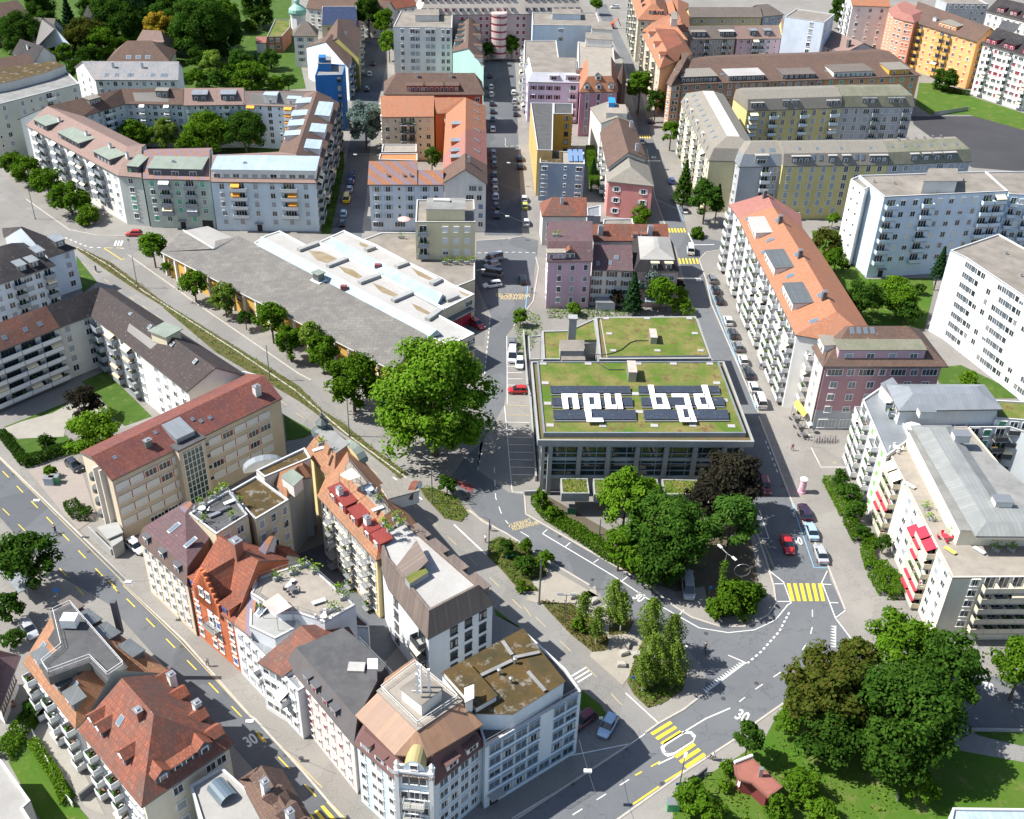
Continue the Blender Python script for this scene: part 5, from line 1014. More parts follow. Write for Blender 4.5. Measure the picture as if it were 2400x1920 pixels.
x = GH('r2', 'brick-orange house with a stepped gable, blue windows and a steep red roof', '03:1358,45 1688,320', '02:1578,1033 1865,1215', 10.2, 16, TERRA, T_RED, ov=(.3, 0, .3, 0), win=FRW, blind=plain('blue_blind', (.04, .12, .4), .5), pb=.2); x.fac(0, 4, 'w.ww.w', zb=.3, ww=.9)
a, c = x.wp[0], x.wp[1]; u = (c-a).normalized(); nn = Vector((-u.y, u.x)); m_ = lerp(a, c, .42); b = MB()
hw = 3.2; zc = 10
for k in range(7):
 w_ = hw-k*.45; z1 = zc+1.5+k*.75; b.box(v3(m_-nn*.12, (zc-1+z1)/2), (2*w_, .5, z1-zc+1), u, 0)
 for sg in (-1, 1): b.box(v3(m_-nn*.12+u*sg*(w_-.1), z1+.08), (.45, .6, .18), u, 0)
b.build('stepped_gable', [TERRA], x.root)
b = MB(); zr = zc+5.2
b.slab([v3(m_-u*hw, zc+.6), v3(m_, zr), v3(m_+nn*8, zr), v3(m_-u*hw+nn*3, zc+1.8), v3(m_+u*hw, zc+.6), v3(m_+u*hw+nn*3, zc+1.8)], [(0, 3, 2, 1), (4, 1, 2, 5)], .2); b.build('cross_roof', [T_RED], x.root)
for dx in (-.8, .8): put(win(.9, 1.5, 3, FRW, plain('blue_blind', 0)), 'window', x.root, m_-nn*.38+u*dx, 11.0, u)
for t in (.1, .8): x.dormer(0, t, .3, 2, 1.6, T_RED, 1, TERRA, fm=plain('blue_frame', (.03, .1, .4), .5))
x.chim(0, .42, 6, 1.5, 1.3, 2.6, CHIMB); put(balc(3.0, 1.1, RL_DARK, 2.0, FRW, 'bars'), 'balcony', x.root, lerp(a, c, .45), 5.4, u)
x = GH('r3', 'white house with an orange-brown roof slope holding one blue skylight', '03:1690,320 1812,410', '12:-30,1190 40,1230', 10.4, 14, plaster('cool_white_b', (.66, .68, .7)), T_MIXO, ov=(.3, 0, .3, 0), hips=(0, 0)); x.fac(0, 4, 'ww'); x.sky(0, .55, 2.5, 1, 2.4)
x = PH('r4', 'white house carrying a broad paved roof terrace with plants, loungers and skylights', '12:18,1335 365,1220 718,1532 495,1655 300,1590 180,1590 -40,1450', 13, plaster('cool_white_b', 0), TERRACE, ov=0, parap=.15, win=FRD, rail=RL_DARK);
x.railing([p for p in inset(x.P, .3)], 12.9, closed=True)
x.terr4 = True
x = PH('r4b', 'white street house with balconies and a pink sun sail on its front terrace', '03:1800,330 1985,420 2140,340 12:320,1590 12:160,1590 12:5,1500 12:-40,1440', 11.6, plaster('cool_white_b', 0), CONC, ov=0, parap=.15, hood=True, rail=RL_DARK)
x = GH('r5', 'white street house with a steep old orange roof below the big terrace', '13:10,590 190,700', '13:325,325 470,470', 9.6, 12.8, plaster('cool_white_b', 0), T_OLD, ov=(.3, 0, .3, 0), rail=RL_WHITE) ; x.fac(0, 4, 'www', zb=.3)
x = QH('r4f', 'white narrow street house with arched windows and planted balconies beside the brick-orange house', '03:1690,330 2150,800', 4.5, 9.6, plaster('cool_white_b', 0), ZINC, 'flat', ov=0, hood=True, rail=RL_WHITE); x.fac(0, 4, 'wwwwwwww', zb=.3, ww=.9, rows={2: 'wwwbwwaw'})
x = PH('r6', 'pale pink house with red window reveals, a dark slate mansard and a tarred flat roof', '13:215,600 705,1190 960,700 640,440 345,570', 10.2, plaster('pale_rose', (.72, .62, .58)), T_DARK, roof='mansard', levels=[((1.4, .15, .15, .15, .15), 13, plaster('slate_wall', (.12, .11, .11)))], deck=BITUM, ov=.2, win=plain('pale_frame', (.6, .55, .52), .6), blind=BL_RED, pb=.2)
e = edge_toward(x, (-.7, -1)); x.fac(e, 4, 'wwwwwwww', zb=.2, ww=.7, wh=1.1); x.e = e
for t in (.3, .42, .58, .7): x.dormer(e, t, .3, 1.2, 1.4, DKWALL, 1, DKWALL, bm=BL_RED)
x.box_on(E('13:815,665 872,665 872,600 815,600', 14.5), 12.9, 2.2, 'chimney_stack', WHITE, WHITE)
c = E1('13:725,630', 13.2); MB().box(v3(c, 13.2), (2.2, 1.6, .4)).build('skylight', [WROOF], x.root)
x.railing(E('13:745,440 990,700', 13), 12.9)
# corner hotel
P = ccw(E('13:705,1180 1000,1440 1300,1475 1660,1180 1480,880 1150,600 870,800', 11.4))
hotel = House('corner_hotel', 'pale blue corner hotel with brown copper roof, antenna and round-topped gable', P, 11.4, plaster('hotel_blue', (.6, .7, .76)), T_MAUVE, 'mansard', levels=[(1.2, 13.4, plain('mansard_purple', (.13, .065, .06), .8)), (.25, 14.6, plain('mansard_purple', 0))], deck=COPPERB, ov=.35, seed=61, cat='hotel', hood=False, pb=.1, blind=BL_GREY)
HOUSES['hotel'] = hotel; x = hotel
e1 = eidx(x, '13:705,1180', '13:1000,1440'); e2 = eidx(x, '13:1000,1440', '13:1300,1475'); e3 = eidx(x, '13:1300,1475', '13:1660,1180')
x.fac(e1, 5, 'w.ww.w', zb=.2, ww=.9); x.fac(e3, 5, 'wwww', zb=.2, ww=1.3)
for t in (.35, .75): x.dormer(e3, t, .2, 1.9, 1.3, plain('mansard_purple', 0), 1, FRW, ww=1.2)
for t in (.25, .6, .9): x.dormer(e1, t, .2, 1.6, 1.3, plain('mansard_purple', 0), 1, FRW, ww=1)
# copper slopes rising to the deck
zt = 14.55; ring = x.ring; top = ccw(E('13:880,800 1165,1078 1480,870 1150,598', 16.6)); rb = MB()
lowq = E('13:715,975 1000,1262 1240,1278 1640,1042', 14.7); mid = E('13:880,808 1163,1078 1485,888', 16.5)
rb.slab([v3(lowq[0], 14.7), v3(lowq[1], 14.7), v3(mid[1], 16.5), v3(mid[0], 16.5), v3(lowq[2], 14.7), v3(lowq[3], 14.7), v3(mid[2], 16.5)], [(0, 1, 2, 3), (1, 4, 2), (4, 5, 6, 2)], .2); rb.build('copper_roof', [COPPERB], x.root)
x.box_on(top, 13.5, 3.0, 'deck_storey', OFFW, TERRACE); x.railing(inset(top, .3), 16.6, FRW, closed=True)
x.box_on(E('13:1050,790 1195,905 1340,790 1190,690', 18.5), 16.6, 2.0, 'rooftop_room', OFFW, GRAVEL)
c = E1('13:1195,800', 19); b = MB(); b.rod(v3(c, 18), v3(c, 23.5), .12, 6)
for k in range(3):
 a = k*2.1
 for z in (20.3, 22): q = c+Vector((math.cos(a), math.sin(a)))*.9; b.rod(v3(c, z), v3(q, z), .05, 4); b.box(v3(q, z), (.3, .3, 1.6))
b.rod(v3(c+Vector((-1.2, 0)), 19), v3(c+Vector((1.2, 0)), 19), .06, 4); b.build('antenna_mast', [FRW], x.root)
# bay with balconies and round gable
a, c = x.wp[e2], x.wp[(e2+1) % x.n]; u = (c-a).normalized(); nn = Vector((u.y, -u.x)); Lw = (c-a).length; m_ = (a+c)/2
b = MB(); b.box(v3(m_+nn*.35, 6.8), (Lw*.92, .7, 13.8), u, 0)
for sg in (-1, 1): b.box(v3(m_+nn*.5+u*sg*Lw*.44, 7), (.5, 1, 14), u, 1); b.lathe(v3(m_+nn*.5+u*sg*Lw*.44, 14), [(.4, 0), (.25, .4), (.35, .8), (.05, 1.3)], 8, 1)
b.box(v3(m_+nn*.4, 13.75), (Lw*1.0, 1.1, .3), u, 1)
N_ = 10; rr = Lw*.27
V = [v3(m_+nn*s_+u*rr*math.cos(PI*i/N_), 14+rr*1.25*math.sin(PI*i/N_)) for s_ in (.7, -1.8) for i in range(N_+1)]
b.add(V, [tuple(range(N_, -1, -1))[::-1], tuple(range(N_+1, 2*N_+2))], 0);
b.add(V, [(i+1, i, i+N_+1, i+N_+2) for i in range(N_)], 2)
b.build('corner_bay', [plaster('hotel_blue', 0), FRW, plain('gold_green_cap', (.33, .28, .13), .6, 0)], x.root)
for z, row in ((14.2, (0,)), (11.6, (-1, 0, 1)), (8.8, (-1.2, 0, 1.2)), (6.0, (-1.2, 0, 1.2)), (3, (-1.2, 1.2))):
 for k in row: put(win(.8 if k or z > 12 else 1.1, 1.4 if z < 14 else .9, 0, FRW, BL_RED), 'window', x.root, m_+nn*.74+u*k*Lw*.22, z, u)
for z in (8.2, 5.3): put(balc(round(Lw*.55, 1), 1.2, plain('stone_balustrade', (.55, .5, .4), .8), 1.2, FRW, 'bars'), 'balcony', x.root, m_+nn*.75, z, u)
cu = bpy.data.curves.new('sign_lettering', 'FONT'); cu.body = 'MATTENHOF'; cu.size = .85; cu.extrude = .03; cu.align_x = 'CENTER'; cu.materials.append(FRB)
o = bpy.data.objects.new('t', cu); me = bpy.data.meshes.new_from_object(o); bpy.data.objects.remove(o); q = m_+nn*.98; o = bpy.data.objects.new('sign_lettering', me); COL.objects.link(o); o.parent = x.root; o.location = v3(q, 12.8)-parent_world(x.root); o.rotation_euler = (PI/2, 0, math.atan2(u.y, u.x))
# white block to its right
P = ccw(E('13:1655,1200 23:500,800 23:390,640 23:75,350 13:1480,620', 12.2))
x = House('hotel_wing', 'white hotel wing with a dark roof terrace and mossy flat roofs at the junction', P, 12.2, plaster('wing_white', (.64, .72, .78)), BITUM, 'flat', ov=0, seed=62, cat='hotel', pb=.05, win=plain('blue_grey_frame', (.28, .38, .46), .5)); HOUSES['wing'] = x
e = eidx(x, '13:1655,1200', '23:500,800'); x.fac(e, 5, 'wwww.ww', zb=.3, ww=1.9, wh=1.35, g='DwwwwwW')
x.railing([lerp(x.P[e], x.P[(e+1) % x.n], .01), lerp(x.P[e], x.P[(e+1) % x.n], .99)], 12.3)
x.box_on(E('13:1345,672 1580,955 13:1850,960 23:375,725 23:78,352', 15), 11.9, 2.9, 'attic_storey', plaster('wing_white', 0), MOSSR)
x.box_on(E('13:1360,660 1590,915 1735,830 1520,590', 16), 14.9, 1.0, 'upper_roof', WHITE, MOSSR)
x.box_on(E('13:1515,870 1565,845 1565,760 1512,780', 18), 15.6, 2.2, 'chimney_stack', WHITE, WHITE)
x.vents(E('13:1450,750 1560,690 1755,660 1840,720 1870,580', 15.5), 15.2)
for s in ('13:1620,690 1850,580', '13:1780,440 1850,540', '23:115,660 240,800', '23:10,560 200,520'):
 p = E(s, 15.2); MB().box(v3((p[0]+p[1])/2, 15.25), ((p[1]-p[0]).length, .5, .12), p[1]-p[0]).build('roof_walkway', [GRAVELG], x.root)
# wood-clad house with white roof
P = ccw(E('13:955,60 13:1240,425 13:1725,165 12:1150,1020 12:870,1180', 10.6))
x = House('wood_clad_house', 'white house with a vertical wood-clad mansard and a bright white roof terrace', P, 10.6, plaster('clad_white', (.68, .7, .72)), WOODC, 'mansard', levels=[((.7, .7, 2.4, .3, .3), 14.6, WOODC)], deck=WROOF, ov=.25, seed=63, cat='apartment block', win=FRD, blind=FRD, pb=0, rail=RL_DARK); HOUSES['wood'] = x
e = eidx(x, '13:955,60', '13:1240,425'); x.fac(e, 4, 'w..b', zb=.3, ww=1); e_ = eidx(x, '13:1240,425', '13:1725,165'); x.fac(e_, 4, '.www', zb=.4, ww=1.1); x.e, x.e_ = e, e_
er = (e_+1) % x.n
for t in (.12, .38, .62, .85): x.dormer(er, t, .5, 3.2, 2.3, WOODC, 1, WOODC, ww=2)
I = inset(x.ring, .35); n = x.n; MB().add([v3(p, 15) for p in x.ring]+[v3(p, 15) for p in I]+[v3(p, 14.55) for p in x.ring]+[v3(p, 14.55) for p in I], [(i, (i+1) % n, (i+1) % n+n, i+n) for i in range(n)]+[(i+2*n, (i+1) % n+2*n, (i+1) % n, i) for i in range(n)]+[(i+n, (i+1) % n+n, (i+1) % n+3*n, i+3*n) for i in range(n)]).build('parapet', [WOODC], x.root)
q = E('12:1010,1240 1090,1340 1245,1260 1160,1110', 15.4); MB().slab([v3(q[0], 14.9), v3(q[1], 14.9), v3(q[2], 16.6), v3(q[3], 16.6)], [(0, 1, 2, 3)], .5).build('stair_hood', [WOODC], x.root)
q = ccw(E('12:1075,1340 1110,1385 1245,1300 1210,1255', 15.6)); MB().prism(q, 14.5, 15.7, 0, mtop=1).build('roof_planter', [CONC, GREENR], x.root)
# long yellow house along the bikeway
x = PH('yl', 'long cream-yellow house with an orange roof, red box dormers and a narrow planted roof deck', '12:440,745 865,1215 12:1240,1040 12:640,330', 12.4, plaster('light_yellow', (.68, .56, .3)), T_LORANGE, roof='mansard', levels=[(4.2, 16.4, T_LORANGE)], deck=TERRACE, ov=.4, rail=RL_GREY, rstyle='bars');
e = eidx(x, '12:440,745', '12:865,1215'); x.fac(e, 5, 'wwbwwwbwwwbw', zb=.4, ww=.9)
for t, w_ in ((.2, 2), (.35, 2.4), (.55, 2.4), (.78, 2), (.92, 2.4)): x.dormer(e, t, 1, w_*1.15, 1.9, REDM, 1, REDM)
for t in (.27, .73): x.chim(e, t, 1.6, 1, .8, 2.6, WHITE)
x.railing(inset(x.ring, .3), x.hr, closed=True); x.e = e
for s, z in (('12:905,745 1100,760 1130,770 1060,640', 15.5),):
 b = MB(); c = E1('12:1040,700', 15); b.box(v3(c, 14), (5, 3.6, 2.4), (1, .5)).box(v3(c, 15.3), (5.3, 4, .2), (1, .5), 1); b.build('roof_bay', [OFFW, ETERNIT], x.root)
c = E1('12:1090,690', 15); b = MB(); V = []; N_ = 8
for k in (0, 1):
 for i in range(N_+1): V.append(v3(c+Vector((.6+k*1.1, .2))+Vector((.3, 1)).normalized()*2.0*math.cos(PI*i/N_), 14+1.9*math.sin(PI*i/N_)))
b.add(V, [(i, i+1, i+N_+2, i+N_+1) for i in range(N_)], 1); b.add(V, [tuple(range(N_+1)), tuple(range(2*N_+1, N_, -1))], 0); b.build('round_gable', [WHITE, T_RED], x.root)
c = E1('12:480,250', 15.5)
MB().lathe(v3(c, 12), [(1.5, 0), (1.5, 2.4), (2.1, 2.5), (1.7, 3.2), (.9, 3.6), (.95, 4.4), (1.2, 4.5), (.6, 5.1), (.3, 5.4), (.4, 6), (.08, 6.5), (.04, 7.5)], 8).build('corner_turret', [plain('dark_copper', (.07, .09, .085), .5)], x.root)
x = PH('yt', 'end house with a green curved metal gable and an orange tiled slope beside the bikeway', '12:350,420 560,660 810,470 640,330 440,300', 12.5, plaster('light_yellow', 0), T_LORANGE, roof='mansard', levels=[(2.4, 15.5, T_LORANGE)], deck=GRAVELG, ov=.4)
c = E1('12:690,400', 14.5); b = MB(); V = []
dv = Vector((.75, -.65)).normalized(); dn = Vector((.65, .75))
for k in (0, 1):
 for i in range(N_+1): V.append(v3(c+dn*(k*1.8-1)+dv*3.2*math.cos(PI*i/N_), 13+2.4*math.sin(PI*i/N_)))
b.add(V, [(i+1, i, i+N_+1, i+N_+2) for i in range(N_)], 1); b.add(V, [tuple(range(N_, -1, -1)), tuple(range(N_+1, 2*N_+2))], 0); b.build('curved_gable', [plaster('light_yellow', 0), VERDI], x.root)
x = PH('ym', 'courtyard link with a long mossy flat roof behind the beige block', '12:0,560 60,610 395,470 350,395', 14.6, OFFW, MOSSR, ov=0)
x = PH('ym2', 'grey-white courtyard house with tall window columns and a green metal roof hood', '12:100,620 225,770 345,620 400,610 390,500', 12.6, GREYW, T_LORANGE, roof='mansard', levels=[(1.2, 14.4, T_LORANGE)], deck=T_LORANGE, ov=.3, win=FRW); e = edge_toward(x, (0, -1)); x.fac(e, 5, 'nF', zb=.4)
q = ccw(E('12:185,600 270,665 335,605 260,550', 15.5)); x.box_on(q, 13, 2.2, 'roof_hood', OFFW, VERDI)
c = E1('12:45,450', 15); b = MB(); V = []; dv = Vector((.9, .35)).normalized(); dn = Vector((-.35, .9))
for k in (0, 1):
 for i in range(N_+1): V.append(v3(c+dn*(k*1.6-1)+dv*3.4*math.cos(PI*i/N_), 12.6+2.0*math.sin(PI*i/N_)))
b.add(V, [(i+1, i, i+N_+1, i+N_+2) for i in range(N_)], 0); b.add(V, [tuple(range(N_, -1, -1)), tuple(range(N_+1, 2*N_+2))], 1); b.build('curved_gable', [ZINC, OFFW], HOUSES['ym'].root)
q = ccw(E('12:40,1240 150,1310 320,1200 240,1130', 6)); x = House('courtyard_house', 'low courtyard house with a clean red tile roof and a small chimney', q if len(q) == 4 else q[:4], 6.5, OFFW, T_RED, 'gable', hr=8.5, ov=.2, seed=64, cat='house'); x.chim(0, .4, 1, .9, .9, 1.2, CHIMB)
x = PH('cy', 'low brown-roofed courtyard building between the terrace house and the wood-clad house', '13:600,330 810,340 815,310 700,215 590,290', 6.5, SKYW, T_BROWN, ov=0, name='courtyard_house', cat='house')
# ================================================================ lower left
x = PH('s1h', 'white balcony house with a patched orange roof, grey dormers and a railed flat roof deck', '03:165,595 545,1075 905,715 1225,655 555,165 365,270', 9.5, plaster('lilac_white', (.66, .66, .7)), T_LORANGE, roof='mansard', levels=[(3.4, 12.6, T_LORANGE)], deck=BITUM, ov=.5, rail=RL_WHITE)
e = eidx(x, '03:165,595', '03:545,1075'); x.fac(e, 4, 'bwwbwwb', zb=.2)
x.box_on(E('03:370,215 510,150 905,600 770,690 640,560 340,670 285,590 430,470', 14.5), 12.3, 1.5, 'roof_deck', ZINCD, BITUM)
x.railing(inset(ccw(E('03:370,215 510,150 905,600 770,690 640,560 340,670 285,590 430,470', 14.5)), .2), 13.9, FRW, closed=True)
for t in (.2, .55, .8): x.dormer(e, t, 1, 2.6, 1.5, ZINCD, 1, DKWALL)
er = eidx(x, '03:1225,655', '03:555,165')
for t in (.25, .5, .7, .9): x.dormer(er, t, 1, 3, 1.5, ZINCD if t < .9 else T_GREYB, 1, DKWALL)
x.sky(e, .1, 2, 1, 1.4); x.sky(e, .7, 2, 1, 1.4); c = E1('03:505,290', 15); MB().box(v3(c, 15), (2, 1.6, 1.4)).build('rooftop_unit', [FRW], x.root)
c = E1('03:835,230', 13); MB().box(v3(c, 12), (.7, .7, 6)).build('chimney', [DKWALL], x.root)
P = E('03:560,1080 1020,1640 1695,1180 1230,665', 10.2)
x = House('apartment_house', 'cream house with a large red hipped roof, pointed dormers and one tall hip apex', P, 10.2, plaster('s2_cream', (.66, .63, .52)), T_OLD, 'gable', hr=16.3, ridge=E('03:880,705 1110,968', 16.3), hips=(0, .01), ov=(.6, .6, .6, 0), seed=66, cat='apartment block'); HOUSES['s2'] = x
e = eidx(x, '03:560,1080', '03:1020,1640'); x.fac(e, 4, 'wbwwbwww', zb=.2); e_ = eidx(x, '03:1020,1640', '03:1695,1180'); x.fac(e_, 3, '..w..ww', zb=1)
for t in (.12, .24, .6): x.dormer(e, t, 1.3, 1.8, 1.3, T_OLD, 1, DKWALL, kind='gable')
for t in (.28, .72): x.dormer(e_, t, .8, 1.9, 1.2, T_RED, 1, DKWALL, kind='gable')
x.dormer(e_, .5, .9, 3, 1.1, T_RED, 2, DKWALL); x.sky(e, .35, 3, .9, 1.4); x.chim(e, .5, 5, 1, .8, 1.2, CHIMB)
er = 2
for t in (.12, .35, .65, .88): x.dormer(er, t, .8, 1.8, 1.1, T_RED, 1, DKWALL, kind='gable')
for t in (.4, .8): x.chim(er, t, 1.2, .9, .9, 2, WHITE)
x = PH('s3', 'grey flat-roofed house with a barrel skylight in front of the red hipped roof', '03:1370,1480 1600,1345 1930,1640 2050,1900 1500,1900', 9, OFFW, SHEET, ov=0, win=FRD); c = E1('03:1605,1530', 9);
b = MB(); V = []
for k in (0, 1):
 for i in range(N_+1): V.append(v3(c+Vector((.7, -.7))*(k*2-1)*1.6+Vector((.7, .7))*1.2*math.cos(PI*i/N_), 8.9+1*math.sin(PI*i/N_)))
b.add(V, [(i+1, i, i+N_+1, i+N_+2) for i in range(N_)], 0); b.build('barrel_skylight', [plain('tinted_glass', (.1, .14, .17), .15, 0, 1)], x.root)
x = QH('s4', 'dark red-brown roofed corner house with pointed dormers and a white chimney at the bottom edge', '03:1760,1500 2010,1950', 5, 9, OFFW, T_BROWN, hr=11.5, ov=.3);
x = House('apartment_house', 'brown tiled mansard house with gabled dormers along the shaded street at the bottom edge', ccw(E('03:1720,1440 1960,1890 2350,1910 2020,1520 1860,1345', 8.6)), 8.6, OFFW, T_BROWN, 'mansard', levels=[(2.6, 11.2, T_BROWN)], deck=T_BROWN, ov=.4, seed=68, cat='apartment block'); er = edge_toward(x, (1, .8)); HOUSES['s5'] = x
for t in (.2, .5, .8): x.dormer(er, t, .6, 2.6, 1.6, T_BROWN, 1, OFFW, kind='gable')
x.chim(er, .35, 2.2, .8, .8, 2.4, WHITE); x.chim(er, .9, 2.2, .8, .8, 2.4, WHITE)
x = PH('s6', 'grey sheet-roofed hall cut off by the bottom left corner', '03:-200,1300 5,1290 220,1590 165,1640 330,1900 -200,1950', 5, OFFW, SHEET, ov=0, name='low_hall', cat='hall')
x = PH('s7', 'half-timbered barn with a brown roof at the left edge', '03:-250,720 -10,960 150,545 -20,500', 5.5, WHITE, T_MAUVE, roof='mansard', levels=[(4, 8, T_MAUVE)], deck=T_MAUVE, ov=1.2, name='timbered_barn', cat='barn')
e = eidx(x, '03:-10,960', '03:150,545'); a, c = x.wp[e], x.wp[(e+1) % x.n]; u = (c-a).normalized(); b = MB()
for i in range(9): b.box(v3(lerp(a, c, (i+.5)/9)+Vector((u.y, -u.x))*.03, 3.4), (.18, .12, 4), u)
for z in (1.6, 3.4, 5): b.box(v3((a+c)/2+Vector((u.y, -u.x))*.035, z), ((c-a).length, .12, .18), u)
b.build('timber_frame', [FRB], x.root)
# red garden pavilion bottom right
P = ccw(E('23:1600,1330 1735,1280 1955,1490 1850,1570 1735,1465 1640,1440 1610,1400', 3.4))
x = House('garden_pavilion', 'small red garden pavilion with a rusty red sheet roof among shrubs', P, 3.4, plain('red_timber', (.16, .03, .03), .8), varied('rust_red_sheet', (.3, .12, .09), (.24, .09, .07), scale=.6), 'flat', ov=.7, parap=.03, seed=69, cat='pavilion', win=FRW, parapm=plain('rust_edge', (.2, .08, .06), .7));
e = edge_toward(x, (-.2, -1)); x.fac(e, 1, 'ww', zb=.5, ww=1.4, wh=1.6); c = E1('23:1795,1390', 4); MB().box(v3(c, 4.1), (.5, .5, 1.6)).build('chimney', [METAL], x.root)
a, c = E('23:1605,1315 1735,1265', 3.6); MB().rod(v3(a, 3.6), v3(c, 3.6), .22, 8).build('gutter', [FRW], x.root)
x = PH('s9', 'pale blue metal-roofed shed cut off by the bottom right corner', '33:1640,1640 2400,1650 2400,1800 1610,1790', 4, PALEB, BLUEM, ov=0, name='garden_shed', cat='shed')
# ================================================================ ground, roads, markings
rm_ = lambda n, c, c2, s=.06, f=1.5, c3=None: varied(n, c, c2, scale=s, fine=f, rough=.92, amount=.8, c3=c3)
PAVE = asphalt('paving_asphalt', (.235, .222, .203), (.18, .172, .16)); ROADM = asphalt('road_asphalt', (.115, .122, .132), (.145, .15, .155)); ROADD = asphalt('dark_asphalt', (.1, .107, .118), (.13, .135, .142)); ROADL = asphalt('light_asphalt', (.22, .212, .2), (.175, .172, .165))
FOOT = asphalt('pavement', (.25, .236, .215), (.19, .18, .167)); YARD = rm_('yard_asphalt', (.05, .05, .055), (.065, .065, .07), .05); GRASS = varied('grass', (.04, .09, .01), (.06, .11, .016), scale=.2, fine=3, rough=.95, amount=1, c3=(.1, .14, .03), bump=.4)
GRASSL = varied('bright_grass', (.05, .12, .008), (.08, .13, .018), scale=.12, fine=2, rough=.95, amount=1, c3=(.13, .15, .04), bump=.6); GRAV = varied('gravel_path', (.32, .3, .26), (.25, .24, .21), scale=.4, fine=5, rough=.95); SOIL = varied('dry_verge', (.11, .09, .035), (.06, .08, .02), scale=.5, fine=3, rough=.95, amount=1, bump=.5)
SAND = varied('sandy_plot', (.33, .3, .255), (.25, .23, .19), scale=.4, fine=3, rough=.95); KERB = varied('kerb_stone', (.45, .42, .37), scale=1); MW = varied('white_marking', (.72, .72, .7), (.5, .5, .49), scale=.8, fine=6, rough=.7); MY = varied('yellow_marking', (.78, .56, .05), (.62, .45, .06), scale=.8, fine=6, rough=.7); MYL = varied('faded_yellow_marking', (.5, .4, .2), (.34, .29, .2), scale=.8, fine=6, rough=.7); MB_ = plain('blue_marking', (.2, .42, .6), .7)
from mathutils.geometry import tessellate_polygon
FZ = [0]
def flat(name, s, z, m, pts=None):
 FZ[0] += 1; z += FZ[0]*.0008
 P = pts or E(s, 0); F = tessellate_polygon([[v3(p, 0) for p in P]]); V = [v3(p, z) for p in P]
 F = [f if (lambda a, b, c: (b-a).cross(c-a).z)(V[f[0]], V[f[1]], V[f[2]]) > 0 else f[::-1] for f in F]
 o = mesh(name, V, F, m); o['kind'] = 'structure'; return o
mesh('ground', [(-2500, -400, 0), (2500, -400, 0), (2500, 4000, 0), (-2500, 4000, 0)], [(0, 1, 2, 3)], PAVE)['kind'] = 'structure'
flat('road', '13:560,1900 13:1400,1900 23:0,1745 23:430,1462 23:860,1180 23:965,1108 23:1062,1035 23:1240,935 23:1372,832 23:1400,740 23:1385,640 23:1250,480 23:900,300 23:560,40 22:560,1392 22:290,1230 12:1800,1010 12:1640,930 12:1560,840 12:1400,620 12:1500,480 12:1640,350 12:1790,95 12:1800,40 11:1810,1300 11:1810,1000 11:1860,940 11:2000,760 11:2010,520 11:2030,420 11:2040,320 11:1920,290 11:1770,310 11:1590,320 11:1585,620 11:1700,870 11:1650,1300 12:1650,20 12:1600,560 12:1820,720 22:85,740 22:100,880 22:960,1378 23:1180,195 23:1300,270 23:1500,335 23:1700,335 23:1850,250 23:1905,170 22:1890,1400 22:1830,1200 22:1700,820 22:1640,400 21:1640,1450 21:1440,1165 21:1340,870 21:1270,700 21:1190,400 21:1110,220 20:1030,1420 20:975,1080 20:910,960 20:890,800 20:820,480 20:640,130 20:600,40 20:680,30 20:780,250 20:880,460 20:1010,990 20:1100,1190 20:1200,1500 21:1215,60 21:1270,280 21:1530,330 21:1520,385 21:1400,405 21:1350,460 21:1400,600 21:1800,1600 32:240,170 32:480,790 32:735,1250 33:760,0 33:865,220 33:800,290 33:920,440 33:1080,560 33:1100,700 33:1900,690 33:2400,720 33:2400,1070 33:1700,1060 33:700,900 33:460,868 33:340,940 23:1980,870 23:1770,1020 23:1590,1160 23:1240,1385 23:1110,1475 23:740,1740', .012, ROADM)
flat('street', '02:-600,-120 02:0,470 02:560,1010 02:960,1400 03:860,0 03:1330,440 03:1810,985 13:0,1010 13:345,1390 13:640,1740 13:700,1900 03:2400,2000 03:2000,1560 03:1640,1150 03:1200,640 03:780,170 03:380,-60 02:420,1380 02:0,900 02:-600,300', .02, ROADD)
flat('street', '10:1640,440 10:1650,1700 10:1920,1700 10:1905,1300 10:1875,530 10:1850,300', .02, ROADD); flat('street', '10:690,240 10:690,960 10:640,1200 10:540,1700 10:760,1720 10:800,1400 10:830,1000 10:940,480 10:930,330 10:800,300', .02, ROADD)
flat('road', '00:-400,1180 00:0,1240 00:190,1440 00:500,1660 00:860,1740 01:1250,250 01:1190,300 01:930,425 01:1500,830 01:2156,1280 11:400,1330 12:500,60 12:1020,430 12:1160,560 12:1100,620 12:640,330 01:2130,1400 01:1700,1110 01:1030,680 01:790,500 01:555,365 00:410,1660 00:0,1400 00:-400,1300', .012, ROADL)
flat('cycle_path', '01:555,420 01:700,520 01:1000,740 11:0,1180 01:1850,1210 12:170,20 12:640,420 12:1110,820 12:1640,1260 22:340,1640 23:480,560 23:830,820 23:1060,1040 23:960,1110 23:700,1120 23:460,760 23:0,440 13:1900,150 12:1800,1500 12:1300,1020 12:760,520 12:200,240 01:1900,1400 01:1300,980 01:560,540', .008, ROADL)
flat('pavement', '32:240,170 32:480,790 32:740,1250 33:865,220 33:1000,480 33:1300,520 33:1240,200 32:940,1080 32:730,650 32:880,540 32:640,400 32:560,380 32:420,-100 31:470,1560 31:200,1050 31:0,640 21:1700,700 21:1490,390 21:1400,405 21:1350,460 21:1400,600 21:1800,1600', .02, FOOT)
flat('pavement', '22:100,880 22:960,1378 23:1180,195 23:1300,270 23:1500,335 23:1700,335 23:1850,250 23:1905,170 22:1890,1400 22:1830,1200 22:1740,1000 22:1650,1250 22:1790,1450 22:1700,1600 22:1500,1630 22:1420,1560 22:1390,1400 22:1180,1440 22:820,1290 22:480,1060 22:230,900 22:170,730 22:90,740', .02, FOOT)
